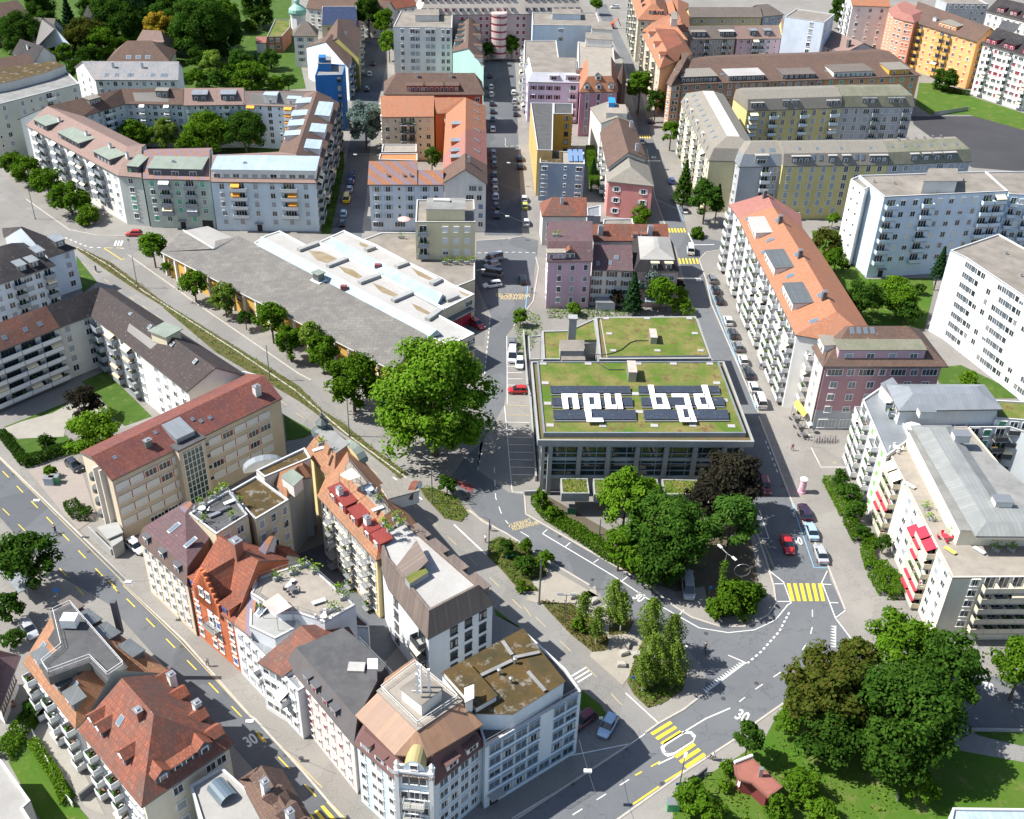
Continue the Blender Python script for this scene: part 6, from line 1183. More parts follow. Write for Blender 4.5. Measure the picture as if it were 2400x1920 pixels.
flat('pavement', '12:1100,620 12:1240,660 12:1180,700 12:1010,600 12:1000,600', .02, FOOT); flat('pavement', '23:1062,1035 23:1240,935 23:1372,832 23:1300,700 23:840,815 23:960,950', .02, FOOT)
flat('pavement', '23:2400,600 23:1980,870 23:1770,1020 23:1590,1160 23:1240,1385 23:1110,1475 23:740,1740 23:1100,1800 23:1290,1480 23:1640,1270 23:1830,1130 23:1900,1000', .02, FOOT)
flat('pavement', '10:1875,530 10:1905,1300 10:1925,1700 10:2040,1690 10:2000,1500 10:1990,1000 10:1900,530', .026, FOOT); flat('schoolyard', '30:1340,840 30:1800,840 30:2400,1010 30:2400,1260 30:1780,1210 30:1360,900', .02, YARD)
flat('forecourt', '11:1290,870 11:1400,1070 11:1640,1080 11:1660,900 11:1590,620 11:1590,400', .02, rm_('forecourt_asphalt', (.19, .185, .175), (.15, .15, .145)))
# ---- greens
for nm, s, m in (('lawn', '30:1400,600 30:1370,760 30:1480,830 30:1760,830 30:2400,1010 30:2400,900 30:1850,720 30:1500,600', GRASSL), ('garden_ground', '00:240,460 00:-300,380 00:-300,-200 10:250,-200 10:260,200 10:360,640 00:1900,660 00:560,600', GRASS), ('courtyard_lawn', '00:560,870 00:1750,900 10:330,920 10:230,1110 00:1030,1100 00:800,980', GRASS), ('lawn', '01:590,1340 01:760,1260 01:1095,1590 01:900,1660 01:660,1500 01:800,1560 01:740,1480', GRASS), ('lawn', '02:30,250 02:490,70 02:420,160 02:250,250 02:130,295', GRASS), ('lawn', '02:0,280 02:30,260 02:130,340 02:480,310 02:560,420 02:190,550', GRASS), ('gravel_path', '02:30,260 02:160,210 02:380,150 02:490,90 02:700,100 02:800,160 02:760,200 02:560,180 02:480,240 02:460,320 02:130,335', GRAV), ('gravel_path', '02:200,560 02:560,470 02:700,900 02:560,1000', rm_('car_park', (.3, .26, .23), (.25, .22, .2))), ('lawn', '03:60,1310 03:180,1210 03:320,1290 03:430,1480 03:640,1720 03:700,1900 03:380,1900', GRASSL), ('garden_ground', '03:0,1130 03:120,1080 03:240,1180 03:230,960 03:330,830 03:380,1180 03:560,1540 03:480,1660 03:240,1240 03:80,1330', GRASS), ('gravel_path', '03:240,1100 03:330,960 03:600,1380 03:760,1700 03:620,1640 03:500,1480', GRAV), ('garden_ground', '31:620,250 31:870,250 31:1010,600 31:1500,590 31:1500,700 31:1440,960 31:880,930 31:700,560', GRASSL), ('garden_ground', '31:1510,1240 31:1700,1220 31:2200,1460 31:1950,1460 31:1540,1350', GRASS), ('garden_ground', '23:1290,1480 23:1640,1270 23:1830,1130 23:1900,1000 33:460,900 33:1300,880 33:1700,1060 33:1640,1100 33:1600,1210 33:2400,1350 33:2400,1900 23:1180,1900 23:1150,1560', GRASSL), ('lawn', '33:1760,1070 33:2400,1080 33:2400,1230 33:2100,1190 33:1830,1120', GRASS), ('footpath', '33:1560,1080 33:1720,1100 33:2400,1260 33:2400,1360 33:1600,1215', ROADL),
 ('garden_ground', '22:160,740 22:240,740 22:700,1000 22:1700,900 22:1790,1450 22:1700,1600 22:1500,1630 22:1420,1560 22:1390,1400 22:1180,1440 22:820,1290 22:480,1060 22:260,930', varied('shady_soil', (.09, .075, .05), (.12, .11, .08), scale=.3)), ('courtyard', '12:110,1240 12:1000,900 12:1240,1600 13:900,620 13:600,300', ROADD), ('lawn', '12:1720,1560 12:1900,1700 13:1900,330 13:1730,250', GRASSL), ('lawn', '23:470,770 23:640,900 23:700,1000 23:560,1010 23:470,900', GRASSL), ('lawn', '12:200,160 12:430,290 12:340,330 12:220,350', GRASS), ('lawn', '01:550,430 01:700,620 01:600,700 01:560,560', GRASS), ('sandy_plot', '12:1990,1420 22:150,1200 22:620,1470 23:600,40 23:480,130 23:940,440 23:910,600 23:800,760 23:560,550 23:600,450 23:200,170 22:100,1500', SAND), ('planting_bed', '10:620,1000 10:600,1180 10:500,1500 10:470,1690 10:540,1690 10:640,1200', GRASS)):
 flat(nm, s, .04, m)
# ---- kerbs: real raised strips
def strip(name, s, w, z0, z1, m, close=False, kind='structure'):
 P = E(s, 0); b = MB(); L_ = []; R_ = []
 for i, p in enumerate(P):
  d = ((P[min(i+1, len(P)-1)]-P[i]).normalized()+(P[i]-P[max(i-1, 0)]).normalized()).normalized(); n = Vector((-d.y, d.x))*w/2
  L_.append(p+n); R_.append(p-n)
 for i in range(len(P)-1):
  q = [R_[i], R_[i+1], L_[i+1], L_[i]]
  if z1-z0 > .03: b.prism(q, z0, z1)
  else: b.add([v3(p, z1) for p in q], [(0, 1, 2, 3)])
 o = b.build(name, [m]); o['kind'] = kind; return o
for s in ('22:90,740 22:100,880 22:960,1378 23:1180,195 23:1300,270 23:1500,335 23:1700,335 23:1850,250 23:1905,170 22:1890,1400 22:1830,1200 22:1700,820', '13:1400,1900 23:0,1745 23:430,1462 23:860,1180', '23:965,1100 23:1062,1032 23:1240,933 23:1372,830', '32:240,170 32:480,790 32:740,1250 33:865,215', '21:1530,385 21:1400,405 21:1350,460 21:1400,600 31:-100,780 31:240,1565', '23:1990,868 23:1770,1022 23:1590,1162 23:1240,1388 23:740,1745', '02:0,470 02:560,1010 02:960,1400 03:860,0 03:1330,440 03:1810,985 13:0,1010 13:345,1390 13:640,1740', '01:555,368 01:790,503 01:1030,683 01:1700,1112 01:2130,1402 12:640,290 12:1095,625', '01:930,428 01:1500,832 01:2156,1282 11:400,1330', '11:1590,322 11:1770,312 11:1920,290', '11:2020,440 11:2040,520 11:2000,760 11:1860,940', '00:190,1440 00:500,1660 00:700,1700 00:1200,1715', '12:1540,850 12:1640,935 12:1800,1015 22:290,1232 22:560,1392', '20:975,1080 20:1030,1420 21:1110,220'):
 strip('kerb', s, .3, 0, .1, KERB)
# ---- painted markings
MZ = .05
def lines(s, w=.15, m=MW, name='road_marking'): return [strip(name, q, w, 0, MZ, m) for q in s.split('|')]
def dashes(s, L_, gap, w=.15, m=MW, name='lane_dashes'):
 P = E(s, 0); b = MB(); acc = 0
 for a, c in zip(P, P[1:]):
  D = (c-a).length; u = (c-a)/D; n = Vector((-u.y, u.x))*w/2; x = acc
  while x < D:
   p, q = a+u*max(x, 0), a+u*min(x+L_, D)
   if x+L_ > 0: b.add([v3(p-n, MZ), v3(q-n, MZ), v3(q+n, MZ), v3(p+n, MZ)], [(0, 1, 2, 3)])
   x += L_+gap
  acc = x-D-(L_+gap) if x-D > gap else x-D
 o = b.build(name, [m]); o['kind'] = 'structure'
def quads(name, t, qs, m):
 b = MB()
 for s in qs.split('|'): b.add([v3(p, MZ) for p in ccw(E(t+':'+s, 0))], [(0, 1, 2, 3)])
 o = b.build(name, [m]); o['kind'] = 'structure'
quads('zebra_crossing', '32', '|'.join('%d,1380 %d,1380 %d,1508 %d,1508' % (x, x+26, x+26+32-i, x+32-i) for i, x in enumerate((443, 488, 532, 577, 622, 667))), MY)
quads('zebra_crossing', '23', '998,1105 1140,1018 1160,1035 1018,1122|1033,1138 1175,1052 1193,1070 1053,1157|1070,1175 1212,1085 1230,1105 1090,1192|1170,1270 1308,1175 1328,1193 1190,1288|1204,1305 1345,1212 1364,1232 1224,1325|1241,1342 1382,1247 1402,1267 1262,1362', MY)
quads('zebra_crossing', '13', '510,1605 530,1595 650,1725 615,1725|465,1635 487,1627 580,1730 545,1730|420,1670 443,1660 510,1740 475,1740|378,1700 400,1692 440,1745 405,1745', MY)
quads('zebra_crossing', '20', '|'.join('%d,975 %d,975 %d,1002 %d,1002' % (918+i*17, 926+i*17, 932+i*17, 924+i*17) for i in range(5))+'|'+'|'.join('%d,1650 %d,1650 %d,1680 %d,1680' % (1125+i*22, 1137+i*22, 1146+i*22, 1134+i*22) for i in range(6)), MY)
quads('zebra_crossing', '21', '|'.join('%d,450 %d,450 %d,490 %d,490' % (1200+i*25, 1212+i*25, 1224+i*25, 1212+i*25) for i in range(6)), MY)
quads('cycle_crossing', '23', '428,690 530,628 538,636 436,698|450,712 552,650 560,658 458,720|470,735 572,673 580,681 478,743', MW)
quads('road_patch', '12', '1370,595 1580,680 1555,725 1400,640', plain('dull_red_surface', (.16, .04, .04), .9))
dashes('01:590,480 01:700,560 01:780,620 11:250,1530 12:260,130 12:380,210 12:800,530 12:1000,690 12:1300,960 12:1660,1310 12:2000,1640 23:80,180 23:250,345 23:430,520 23:610,700 23:770,880 23:905,1000', 2.6, 3.6, .13, MYL)
dashes('02:20,570 02:860,1450 03:780,0 03:1000,220 03:1390,620 03:1950,1200 13:0,1110 13:470,1600', 2.6, 3.4, .16, MY); dashes('02:20,840 02:260,1080', 2.6, 3.4, .13, MY); dashes('02:430,1270 02:620,1480', 2.6, 3.4, .13, MY)
lines('02:0,480 02:900,1380 03:890,40 03:1300,440 03:1780,960 13:0,1015 13:480,1500', .14, MYL)
dashes('33:628,215 33:630,330 33:605,430 33:500,590 33:400,665 33:200,800 23:1640,880', 1.6, 2.4, .16); dashes('23:845,1440 23:400,1720', 1.6, 2.4, .16); dashes('23:2000,235 23:1930,370 23:1800,515 23:1700,600', .55, .5, .3); dashes('23:1070,1310 23:890,1410', 1.6, 1.6, .2, MY); lines('23:1240,1372 23:1105,1455|23:1060,1492 23:875,1618', .25, MY)
lines('23:1575,925 23:1400,1000 23:1260,1085 23:1230,1110|23:1170,1275 23:1055,1330', .2)
lines('23:1560,542 23:1695,600|23:820,815 23:1065,1040|22:1860,1290 22:1960,1370 22:2015,1520 23:1990,180 23:1900,290 23:1750,360 23:1560,380 23:1350,345 23:1210,265 22:980,1490 22:740,1330 22:220,1020|22:2010,1510 22:1915,1510|22:1965,1383 22:1890,1383|22:1210,1605 22:1240,1570|22:795,1360 22:835,1330|22:590,1230 22:625,1205|22:385,1115 22:420,1085|22:220,1020 22:255,990|32:735,1290 32:695,1375 33:700,25 33:795,275 33:920,440|33:795,275 33:865,220|32:705,1385 32:765,1388|32:755,1518 32:815,1520|32:245,850 32:315,1055 32:245,1055|32:205,918 32:265,918|32:620,400 32:690,540 32:880,540', .16)
lines('12:1430,955 12:1660,1170|12:990,612 12:1200,775', .25); lines('12:1520,850 12:1790,1010', .15, MYL); lines('22:280,1220 22:560,1390|22:1808,1065 22:1895,1275', .15, MYL)
lines('12:1795,100 12:1830,500 12:1850,720 12:1930,722|11:1810,1010 11:1815,1500|'+'|'.join('12:%d,%d 12:%d,%d' % (1800+i*6, 215+i*54, 1975+i*6, 218+i*54) for i in range(8))+'|'+'|'.join('11:1815,%d 11:1925,%d' % (y, y) for y in (1175, 1230, 1275, 1320, 1365, 1410)), .14)
lines('12:1795,95 12:1970,98|12:1800,165 12:1975,167|32:665,480 32:690,535|32:775,508 32:800,510', .16, MYL); lines('32:480,800 32:640,1265 32:735,1268|21:1400,600 21:1760,1540|11:1962,640 11:1945,820|20:1190,1480 20:1240,1600', .16, MB_)
lines('01:750,375 01:880,375|01:750,375 01:880,460|01:880,460 01:900,448', .2, MY); dashes('01:470,300 01:640,370 01:920,378', 1.0, 1.0, .3); quads('cycle_crossing', '01', '820,358 835,322 848,324 833,360|843,360 858,322 868,323 853,361|862,361 877,322 892,323 877,361', MW)
dashes('11:1600,410 11:1860,405 11:2020,410', .9, .9, .25); dashes('11:1770,312 11:1840,308', .9, .9, .25); dashes('12:1600,560 12:1640,400', 1, 1.2, .15); dashes('11:1690,880 11:1650,1290', 1, 1.2, .2); dashes('12:1720,540 12:1730,760 12:1780,900 12:1830,960 12:2000,1060', 2, 2, .15); dashes('32:290,350 32:385,600', .9, 1.0, .2)
dashes('10:1800,1000 10:1800,1060 10:1900,1050', 1, 1, .2); lines('21:1272,265 21:1310,350|21:1310,352 21:1460,350', .3)
lines('13:2100,1300 23:860,1180 23:960,1110|23:0,1720 23:430,1462', .15)
b = MB()
def tri(s0, s1, n, w=.55, h=.9):
 a, c = E(s0+' '+s1, 0); L_ = (c-a).length; u = (c-a)/L_; nn = Vector((-u.y, u.x))
 for i in range(n): p = a+u*(L_*(i+.5)/n); b.add([v3(p-u*w/2, MZ), v3(p+u*w/2, MZ), v3(p+nn*h, MZ)], [(0, 1, 2)])
tri('23:1400,815', '23:1690,600', 17); tri('33:798,495', '33:800,330', 8)
b.build('give_way_teeth', [MW])['kind'] = 'structure'
def text(body, s, up, size, m, name='painted_number', z=MZ, stretch=1.6):
 cu = bpy.data.curves.new(name, 'FONT'); cu.body = body; cu.size = 1; cu.align_x = 'CENTER'; cu.align_y = 'CENTER'; cu.offset = .02
 t = bpy.data.objects.new(name, cu); me = bpy.data.meshes.new_from_object(t); bpy.data.objects.remove(t)
 a, c = E(s+' '+up, 0); v = (c-a).normalized(); u = Vector((v.y, -v.x))
 V = [v3(a+u*p.co.x*size+v*p.co.y*size*stretch, z) for p in me.vertices]; o = mesh(name, V, [tuple(p.vertices) for p in me.polygons], m); o['kind'] = 'structure'
text('30', '32:520,1075', '32:500,1010', 1.7, MW); text('30', '23:1660,985', '23:1695,930', 1.8, MW); text('30', '03:1810,1160', '03:1770,1105', 1.7, MW); text('30', '23:915,125', '23:955,85', 1.7, MW) ; text('02', '33:1900,770', '33:1905,830', 1.5, MW); text('30', '20:1020,1138', '20:1014,1110', 1.6, MW); text('30', '21:1345,605', '21:1335,560', 1.6, MW)
text('FEUERWEHR', '11:1855,718', '11:1853,690', 1.5, MYL, 'painted_words'); text('AUSFAHRT', '11:1857,738', '11:1855,710', 1.3, MYL, 'painted_words'); text('FEUERWEHR', '12:1945,965', '12:1925,935', .9, MYL, 'painted_words'); text('AUSFAHRT', '12:1905,945', '12:1885,915', .9, MYL, 'painted_words')
# traffic island of the lower crossing
P = ccw(E('23:1115,1235 23:1240,1150 23:1290,1130 23:1310,1140 23:1300,1160 23:1165,1245 23:1130,1250', 0)); MB().prism(P, 0, .14, 1, mtop=0).build('traffic_island', [ROADM, KERB])['kind'] = 'structure'
lines('23:1100,1250 23:1085,1210 23:1110,1180 23:1240,1100 23:1290,1100 23:1315,1125 23:1300,1160 23:1160,1255 23:1125,1265 23:1100,1250', .5)
for s in ('23:1525,855', '23:1765,745', '23:1400,385', '22:345,1040', '02:97,592', '02:640,1150', '03:1310,480', '13:325,1285', '13:215,1265', '23:435,1470', '23:820,1215', '12:1960,240', '32:412,675', '23:1085,1470', '33:375,185'):
 MB().lathe(v3(E1(s), .03), [(.35, 0), (.35, .012)], 14).build('manhole_cover', [plain('cast_iron', (.06, .055, .055), .6)])['kind'] = 'structure'
# ================================================================ trees and planting
import numpy as np
def leafmat(name, c1, c2, c3):
 m = bpy.data.materials.new(name); m.use_nodes = True; n = m.node_tree; n.nodes.clear(); N = n.nodes.new; L = n.links.new
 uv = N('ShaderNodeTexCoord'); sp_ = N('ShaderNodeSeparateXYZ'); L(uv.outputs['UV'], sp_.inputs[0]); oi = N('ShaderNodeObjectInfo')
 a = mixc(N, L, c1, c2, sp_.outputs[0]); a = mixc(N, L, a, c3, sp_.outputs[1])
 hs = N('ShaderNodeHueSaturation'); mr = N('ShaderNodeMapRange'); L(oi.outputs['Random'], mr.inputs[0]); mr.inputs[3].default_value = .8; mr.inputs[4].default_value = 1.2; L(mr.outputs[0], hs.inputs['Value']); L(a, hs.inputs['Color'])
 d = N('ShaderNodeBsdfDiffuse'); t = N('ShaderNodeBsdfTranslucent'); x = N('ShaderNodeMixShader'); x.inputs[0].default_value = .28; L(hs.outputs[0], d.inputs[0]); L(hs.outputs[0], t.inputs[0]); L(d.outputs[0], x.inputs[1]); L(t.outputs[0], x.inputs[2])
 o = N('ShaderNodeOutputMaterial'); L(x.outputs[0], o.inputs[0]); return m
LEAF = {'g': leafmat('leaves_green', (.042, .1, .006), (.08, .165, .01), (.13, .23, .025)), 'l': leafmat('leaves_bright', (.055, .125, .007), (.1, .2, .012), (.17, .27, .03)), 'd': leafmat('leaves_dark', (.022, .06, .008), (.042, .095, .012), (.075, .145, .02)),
 'p': leafmat('leaves_plane', (.055, .14, .006), (.11, .22, .012), (.22, .32, .05)), 'b': leafmat('leaves_birch', (.1, .17, .02), (.15, .23, .03), (.2, .27, .06)), 'r': leafmat('leaves_copper', (.022, .02, .016), (.035, .03, .022), (.05, .05, .025)), 'c': leafmat('needles_cedar', (.1, .15, .13), (.16, .22, .19), (.22, .28, .25)),
 'f': leafmat('needles_fir', (.012, .04, .016), (.025, .07, .022), (.045, .1, .03)), 'y': leafmat('leaves_yellow', (.3, .22, .02), (.42, .28, .03), (.2, .2, .03)), 'o': leafmat('leaves_rusty', (.05, .065, .01), (.05, .085, .012), (.11, .075, .02)), 'v': leafmat('verge_plants', (.09, .09, .02), (.05, .1, .012), (.18, .1, .035)), 'n': leafmat('pine_needles', (.03, .08, .012), (.06, .13, .02), (.09, .18, .03))}
BARK = varied('bark', (.12, .095, .07), scale=2, fine=8); BARKW = varied('birch_bark', (.6, .58, .55), (.1, .1, .1), scale=2, fine=5)
def leafmesh(name, C, S, T, mat, nrm=None, seed=1):
 """one mesh of leaf-sized quads: centres C, half sizes S, tint pairs T"""
 rg = np.random.default_rng(seed); n = len(C)
 nv = rg.normal(size=(n, 3)) if nrm is None else nrm+rg.normal(size=(n, 3))*.5; nv /= np.linalg.norm(nv, axis=1)[:, None]
 a = np.cross(nv, rg.normal(size=(n, 3))); a /= np.linalg.norm(a, axis=1)[:, None]; b = np.cross(nv, a)
 a *= S[:, None]; b *= (S*.62)[:, None]
 V = np.stack([C-a-b*.5, C+b, C+a+b*.3, C-b], 1).reshape(-1, 3).astype(np.float32)
 me = bpy.data.meshes.new(name); me.vertices.add(4*n); me.vertices.foreach_set('co', V.ravel()); me.loops.add(4*n); me.loops.foreach_set('vertex_index', np.arange(4*n, dtype=np.int32)); me.polygons.add(n); me.polygons.foreach_set('loop_start', np.arange(0, 4*n, 4, dtype=np.int32)); me.polygons.foreach_set('loop_total', np.full(n, 4, np.int32))
 uv = me.uv_layers.new(name='UVMap'); uv.data.foreach_set('uv', np.repeat(T, 4, axis=0).astype(np.float32).ravel()); me.materials.append(mat); me.update(calc_edges=True); return me
CR = {}
def crown(shape, R, var, col):
 """crown of radius R (m) around the origin; shape: round, tall, cone, column, flatcone"""
 k = (shape, R, var, col)
 if k in CR: return CR[k]
 rg = np.random.default_rng(sum(map(ord, shape))*7+var*13+int(R*10))
 ls = .27 if R > 2.5 else .2; SZ = []; C = []; T = []; Nn = []
 if shape in ('round', 'tall'):
  vz = .92 if shape == 'round' else 1.3; nl = int(22+R*(5 if R < 6 else 8)); per = int(4.6*R*R*(6.5 if R > 2.5 else 11)*4/nl*vz)
  for i in range(nl):
   d = rg.normal(size=3); d /= np.linalg.norm(d); d[2] = d[2] if d[2] > -.6 else -d[2]; rr = R*rg.uniform(.45, .84); c = d*rr; c[2] *= vz; lr = R*(rg.uniform(.2, .36) if R < 6 else rg.uniform(.15, .31))
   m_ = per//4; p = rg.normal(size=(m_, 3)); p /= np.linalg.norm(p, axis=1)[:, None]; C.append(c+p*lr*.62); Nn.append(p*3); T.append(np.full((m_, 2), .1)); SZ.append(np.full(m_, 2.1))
   p = rg.normal(size=(per, 3)); p /= np.linalg.norm(p, axis=1)[:, None]; p[:, 2] = np.where(p[:, 2] < -.35, -p[:, 2], p[:, 2]); rad = lr*rg.uniform(.72, 1.06, per)**.8
   C.append(c+p*rad[:, None]*np.array([1, 1, .85])); Nn.append(p*1.1+np.array([0, 0, .5])); tl = rg.uniform(0, 1); T.append(np.stack([np.clip(tl+rg.normal(0, .15, per), 0, 1), rg.uniform(0, .75, per)**2], 1)); SZ.append(np.ones(per))
 elif shape == 'cone':   # conifer with drooping tiers
  Hh = R*2.6; n = int(R*R*520)
  t = rg.uniform(0, 1, n)**.75; tier = np.floor(t*11)/11; fr = (t*11) % 1; ang = rg.uniform(0, 2*PI, n); lob = .8+.2*np.sin(ang*7+tier*40)
  rad = R*(1-t*.97)*(.55+.45*fr[::1])*lob*rg.uniform(.25, 1, n)**.4
  C.append(np.stack([rad*np.cos(ang), rad*np.sin(ang), (t-.5)*Hh-.25*rad], 1)); Nn.append(np.stack([np.cos(ang)*.4, np.sin(ang)*.4, np.ones(n)], 1)); T.append(np.stack([rg.uniform(0, 1, n), rg.uniform(0, 1, n)**3], 1))
 elif shape == 'birch':
  n = int(R*R*420); t = rg.uniform(0, 1, n); ang = rg.uniform(0, 2*PI, n); prof = np.sin(np.clip(t*.98+.02, 0, 1)*PI)**.5*(1-.25*t); rad = R*prof*rg.uniform(.05, 1, n)**.55*(.7+.3*np.sin(ang*5+t*9))
  C.append(np.stack([rad*np.cos(ang), rad*np.sin(ang), (t-.5)*R*2.9], 1)); Nn.append(rg.normal(size=(n, 3))); T.append(np.stack([rg.uniform(0, 1, n), rg.uniform(0, .8, n)**2], 1)); ls = .17
 C = np.concatenate(C); T = np.concatenate(T); Nn = np.concatenate(Nn); S = rg.uniform(.7, 1.3, len(C))*ls*(1.15 if R > 6 else 1)*(np.concatenate(SZ) if SZ else 1)
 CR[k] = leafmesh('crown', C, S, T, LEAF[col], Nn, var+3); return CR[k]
TR = {}
def trunk(hh, r, birch, var):
 k = (round(hh), round(r, 1), birch, var % 2)
 if k in TR: return TR[k]
 rg = random.Random(var); b = MB(); b.rod((0, 0, -.2), (0, 0, hh*.6), r, 7, r2=r*.7); b.rod((0, 0, hh*.6), (.1, 0, hh), r*.7, 6, r2=r*.25)
 for i in range(5): a = rg.uniform(0, 6.28); z = hh*rg.uniform(.45, .75); b.rod((0, 0, z), (math.cos(a)*hh*.3, math.sin(a)*hh*.3, z+hh*.25), r*.4, 5, r2=r*.1)
 o = b.build('trunk', [BARKW if birch else BARK], None, loc=(0, 0, 0)); TR[k] = o.data; bpy.data.objects.remove(o); return TR[k]
TN = [0]
def tree(s, r, zc, col, shape, label, name='tree', group=None, cat='tree', var=None, base=0):
 """s: crown centre in the photograph, r: crown radius in tile pixels, zc: height of the crown centre above the ground in metres"""
 px, py = PX(s)[0]; p = G(px, py, zc+base); dist = Vector((p.x, p.y, H-zc)).length; Rm = r/3.08*dist/CF
 TN[0] += 1; var = TN[0] % 3 if var is None else var
 if shape == 'birch': Rm *= 1.35
 RB = min((1., 1.5, 2.2, 3., 4., 5.2, 6.6, 8.5, 11.), key=lambda q: abs(math.log(q/Rm)))
 t = empty(name, (p.x, p.y, base), label, cat, group, rz=TN[0]*1.7)
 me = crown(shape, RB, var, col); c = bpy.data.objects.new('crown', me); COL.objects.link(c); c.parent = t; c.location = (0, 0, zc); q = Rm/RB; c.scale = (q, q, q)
 if zc > .9:
  hh = zc+Rm*.5; o = bpy.data.objects.new('trunk', trunk(hh, max(.12, Rm*.055), shape == 'birch', var)); COL.objects.link(o); o.parent = t; o.scale = (1, 1, hh/max(1, round(hh)))
 return t
def scatter(name, P, z, dens, size, hgt, col, seed=1, kind='stuff', label=None, parent=None):
 """small leafy plants filling polygon P"""
 rg = np.random.default_rng(seed); xs = [p[0] for p in P]; ys = [p[1] for p in P]; A_ = abs(area(P)); n = int(A_*dens)
 X = rg.uniform(min(xs), max(xs), n*6); Y = rg.uniform(min(ys), max(ys), n*6); ins = np.zeros(len(X), bool); m = len(P)
 for i in range(m):
  x1, y1, x2, y2 = P[i][0], P[i][1], P[(i+1) % m][0], P[(i+1) % m][1]
  if y1 == y2: continue
  c = ((y1 > Y) != (y2 > Y)) & (X < (x2-x1)*(Y-y1)/(y2-y1)+x1); ins ^= c
 X = X[ins][:n]; Y = Y[ins][:n]; k = len(X)
 if not k: return
 cl = .5+.5*np.sin(X*1.3+seed)*np.cos(Y*1.7+X*.5); Z = z+hgt*(.25+.75*cl)*rg.uniform(0, 1, k)
 me = leafmesh(name, np.stack([X, Y, Z], 1), rg.uniform(.6, 1.3, k)*size, np.stack([np.clip(cl+rg.normal(0, .2, k), 0, 1), rg.uniform(0, 1, k)**2], 1), LEAF[col], np.tile([0, 0, 1.], (k, 1)), seed)
 o = bpy.data.objects.new(name, me); COL.objects.link(o)
 if parent: o.parent = parent; me.transform(Matrix.Translation(-parent_world(parent)))
 if label: tag(o, label, 'hedge')
 if kind: o['kind'] = kind
 return o
def hedge(s, w, h, label, col='g', name='hedge'):
 P = E(s, 0); rg = np.random.default_rng(len(s)); C = [];
 for a, c in zip(P, P[1:]):
  L_ = (c-a).length; n = int(L_*(w+2*h)*60); t = rg.uniform(0, 1, n); q = rg.uniform(-.5, .5, n); z = rg.uniform(0, 1, n)
  k = rg.uniform(0, 1, n); z = np.where(k < .45, 1, z); q = np.where(k >= .45, np.sign(q)*.5, q); u = (c-a)/L_
  C.append(np.stack([a.x+u.x*L_*t-u.y*w*q, a.y+u.y*L_*t+u.x*w*q, z*h*(.92+.1*np.sin(t*L_*1.1))], 1))
 C = np.concatenate(C)+rg.normal(0, .07, (sum(map(len, C)), 3)); me = leafmesh(name, C, rg.uniform(.1, .22, len(C)), np.stack([rg.uniform(0, 1, len(C)), rg.uniform(0, .8, len(C))**2], 1), LEAF[col], None, 5)
 o = bpy.data.objects.new(name, me); COL.objects.link(o); tag(o, label, 'hedge'); return o
for i, (P, z) in enumerate(PLANTERS): scatter('planting', P, z, 16, .16, .5, 'l', i+3, 'stuff')
for i, (s, col, d, hh) in enumerate((('01:560,368 01:800,480 01:1040,660 01:1200,780 01:1180,800 01:1000,690 01:730,510 01:560,390', 'v', 12, .8), ('01:1200,780 01:1400,900 01:2156,1370 12:480,130 12:640,230 12:830,390 12:1100,590 12:1040,620 12:700,350 01:2156,1480 01:1560,1130 01:1180,810', 'g', 12, .9), ('12:1180,690 12:1280,690 12:1450,760 12:1530,880 12:1480,935 12:1360,910 12:1220,760', 'g', 16, 1.0), ('12:1680,1080 12:1760,1040 12:1960,1120 12:2080,1260 12:2100,1330 12:1980,1360 12:2040,1440 12:1900,1430 12:1760,1270 12:1670,1180', 'g', 16, .9), ('23:200,150 23:440,180 23:560,260 23:700,430 23:680,510 23:580,520 23:420,390 23:260,220', 'v', 16, .9), ('23:700,200 23:880,300 23:830,390 23:700,400', 'v', 12, .7), ('23:900,520 23:950,430 23:1180,560 23:1260,680 23:1230,800 23:1090,890 23:980,925 23:880,830 23:830,740', 'g', 16, .9))):
 P = E(s, 0)
 if abs(area(P)) > 4: flat('verge', s, .06, SOIL); scatter('ground_cover', P, .08, d, .17, hh, col, i)
for s, col, d in (('31:620,250 31:870,250 31:1010,600 31:1200,620 31:1300,780 31:1100,940 31:880,930 31:700,560', 'g', 3), ('22:700,1200 22:1380,1300 22:1400,900 22:700,950', 'd', 3), ('23:1290,1480 23:1600,1290 23:1600,1400 23:1700,1560 23:1750,1900 23:1160,1900 23:1160,1560', 'l', 4), ('33:380,1000 33:1200,1250 33:1300,1640 33:700,1800 33:200,1800 33:300,1300', 'l', 2.5), ('10:620,1000 10:600,1180 10:500,1500 10:470,1690 10:540,1690 10:640,1200', 'g', 9), ('21:255,790 21:960,830 21:620,900 21:250,880', 'l', 10), ('21:40,800 21:200,860 21:215,960 21:110,1160 21:60,1180 21:20,950', 'l', 8)): scatter('ground_cover', E(s, 0), .05, d, .2, .7, col, int(s[3:5]))
hedge('22:175,790 22:260,900 22:420,1000 22:560,1090 22:700,1190 22:860,1260', 2.2, 1.9, 'long green hedge along the pavement in front of the glass hall'); hedge('32:880,930 32:960,1090 32:1080,1090 32:1010,1150', 1.7, 1.6, 'clipped green hedge with a corner return below the white balcony house'); hedge('32:1010,1150 32:1050,1290 32:1170,1280', 1.7, 1.6, 'second clipped hedge bay, between the corner return and the lowest bay'); hedge('32:1060,1320 32:1150,1470 32:1240,1470 32:1230,1350 32:1120,1340', 1.7, 1.6, 'lowest clipped hedge bay beside the cream terrace block'); hedge('32:745,640 32:830,800 32:880,900', 2.4, 1.5, 'loose light green hedge beside the wide pavement', 'l')
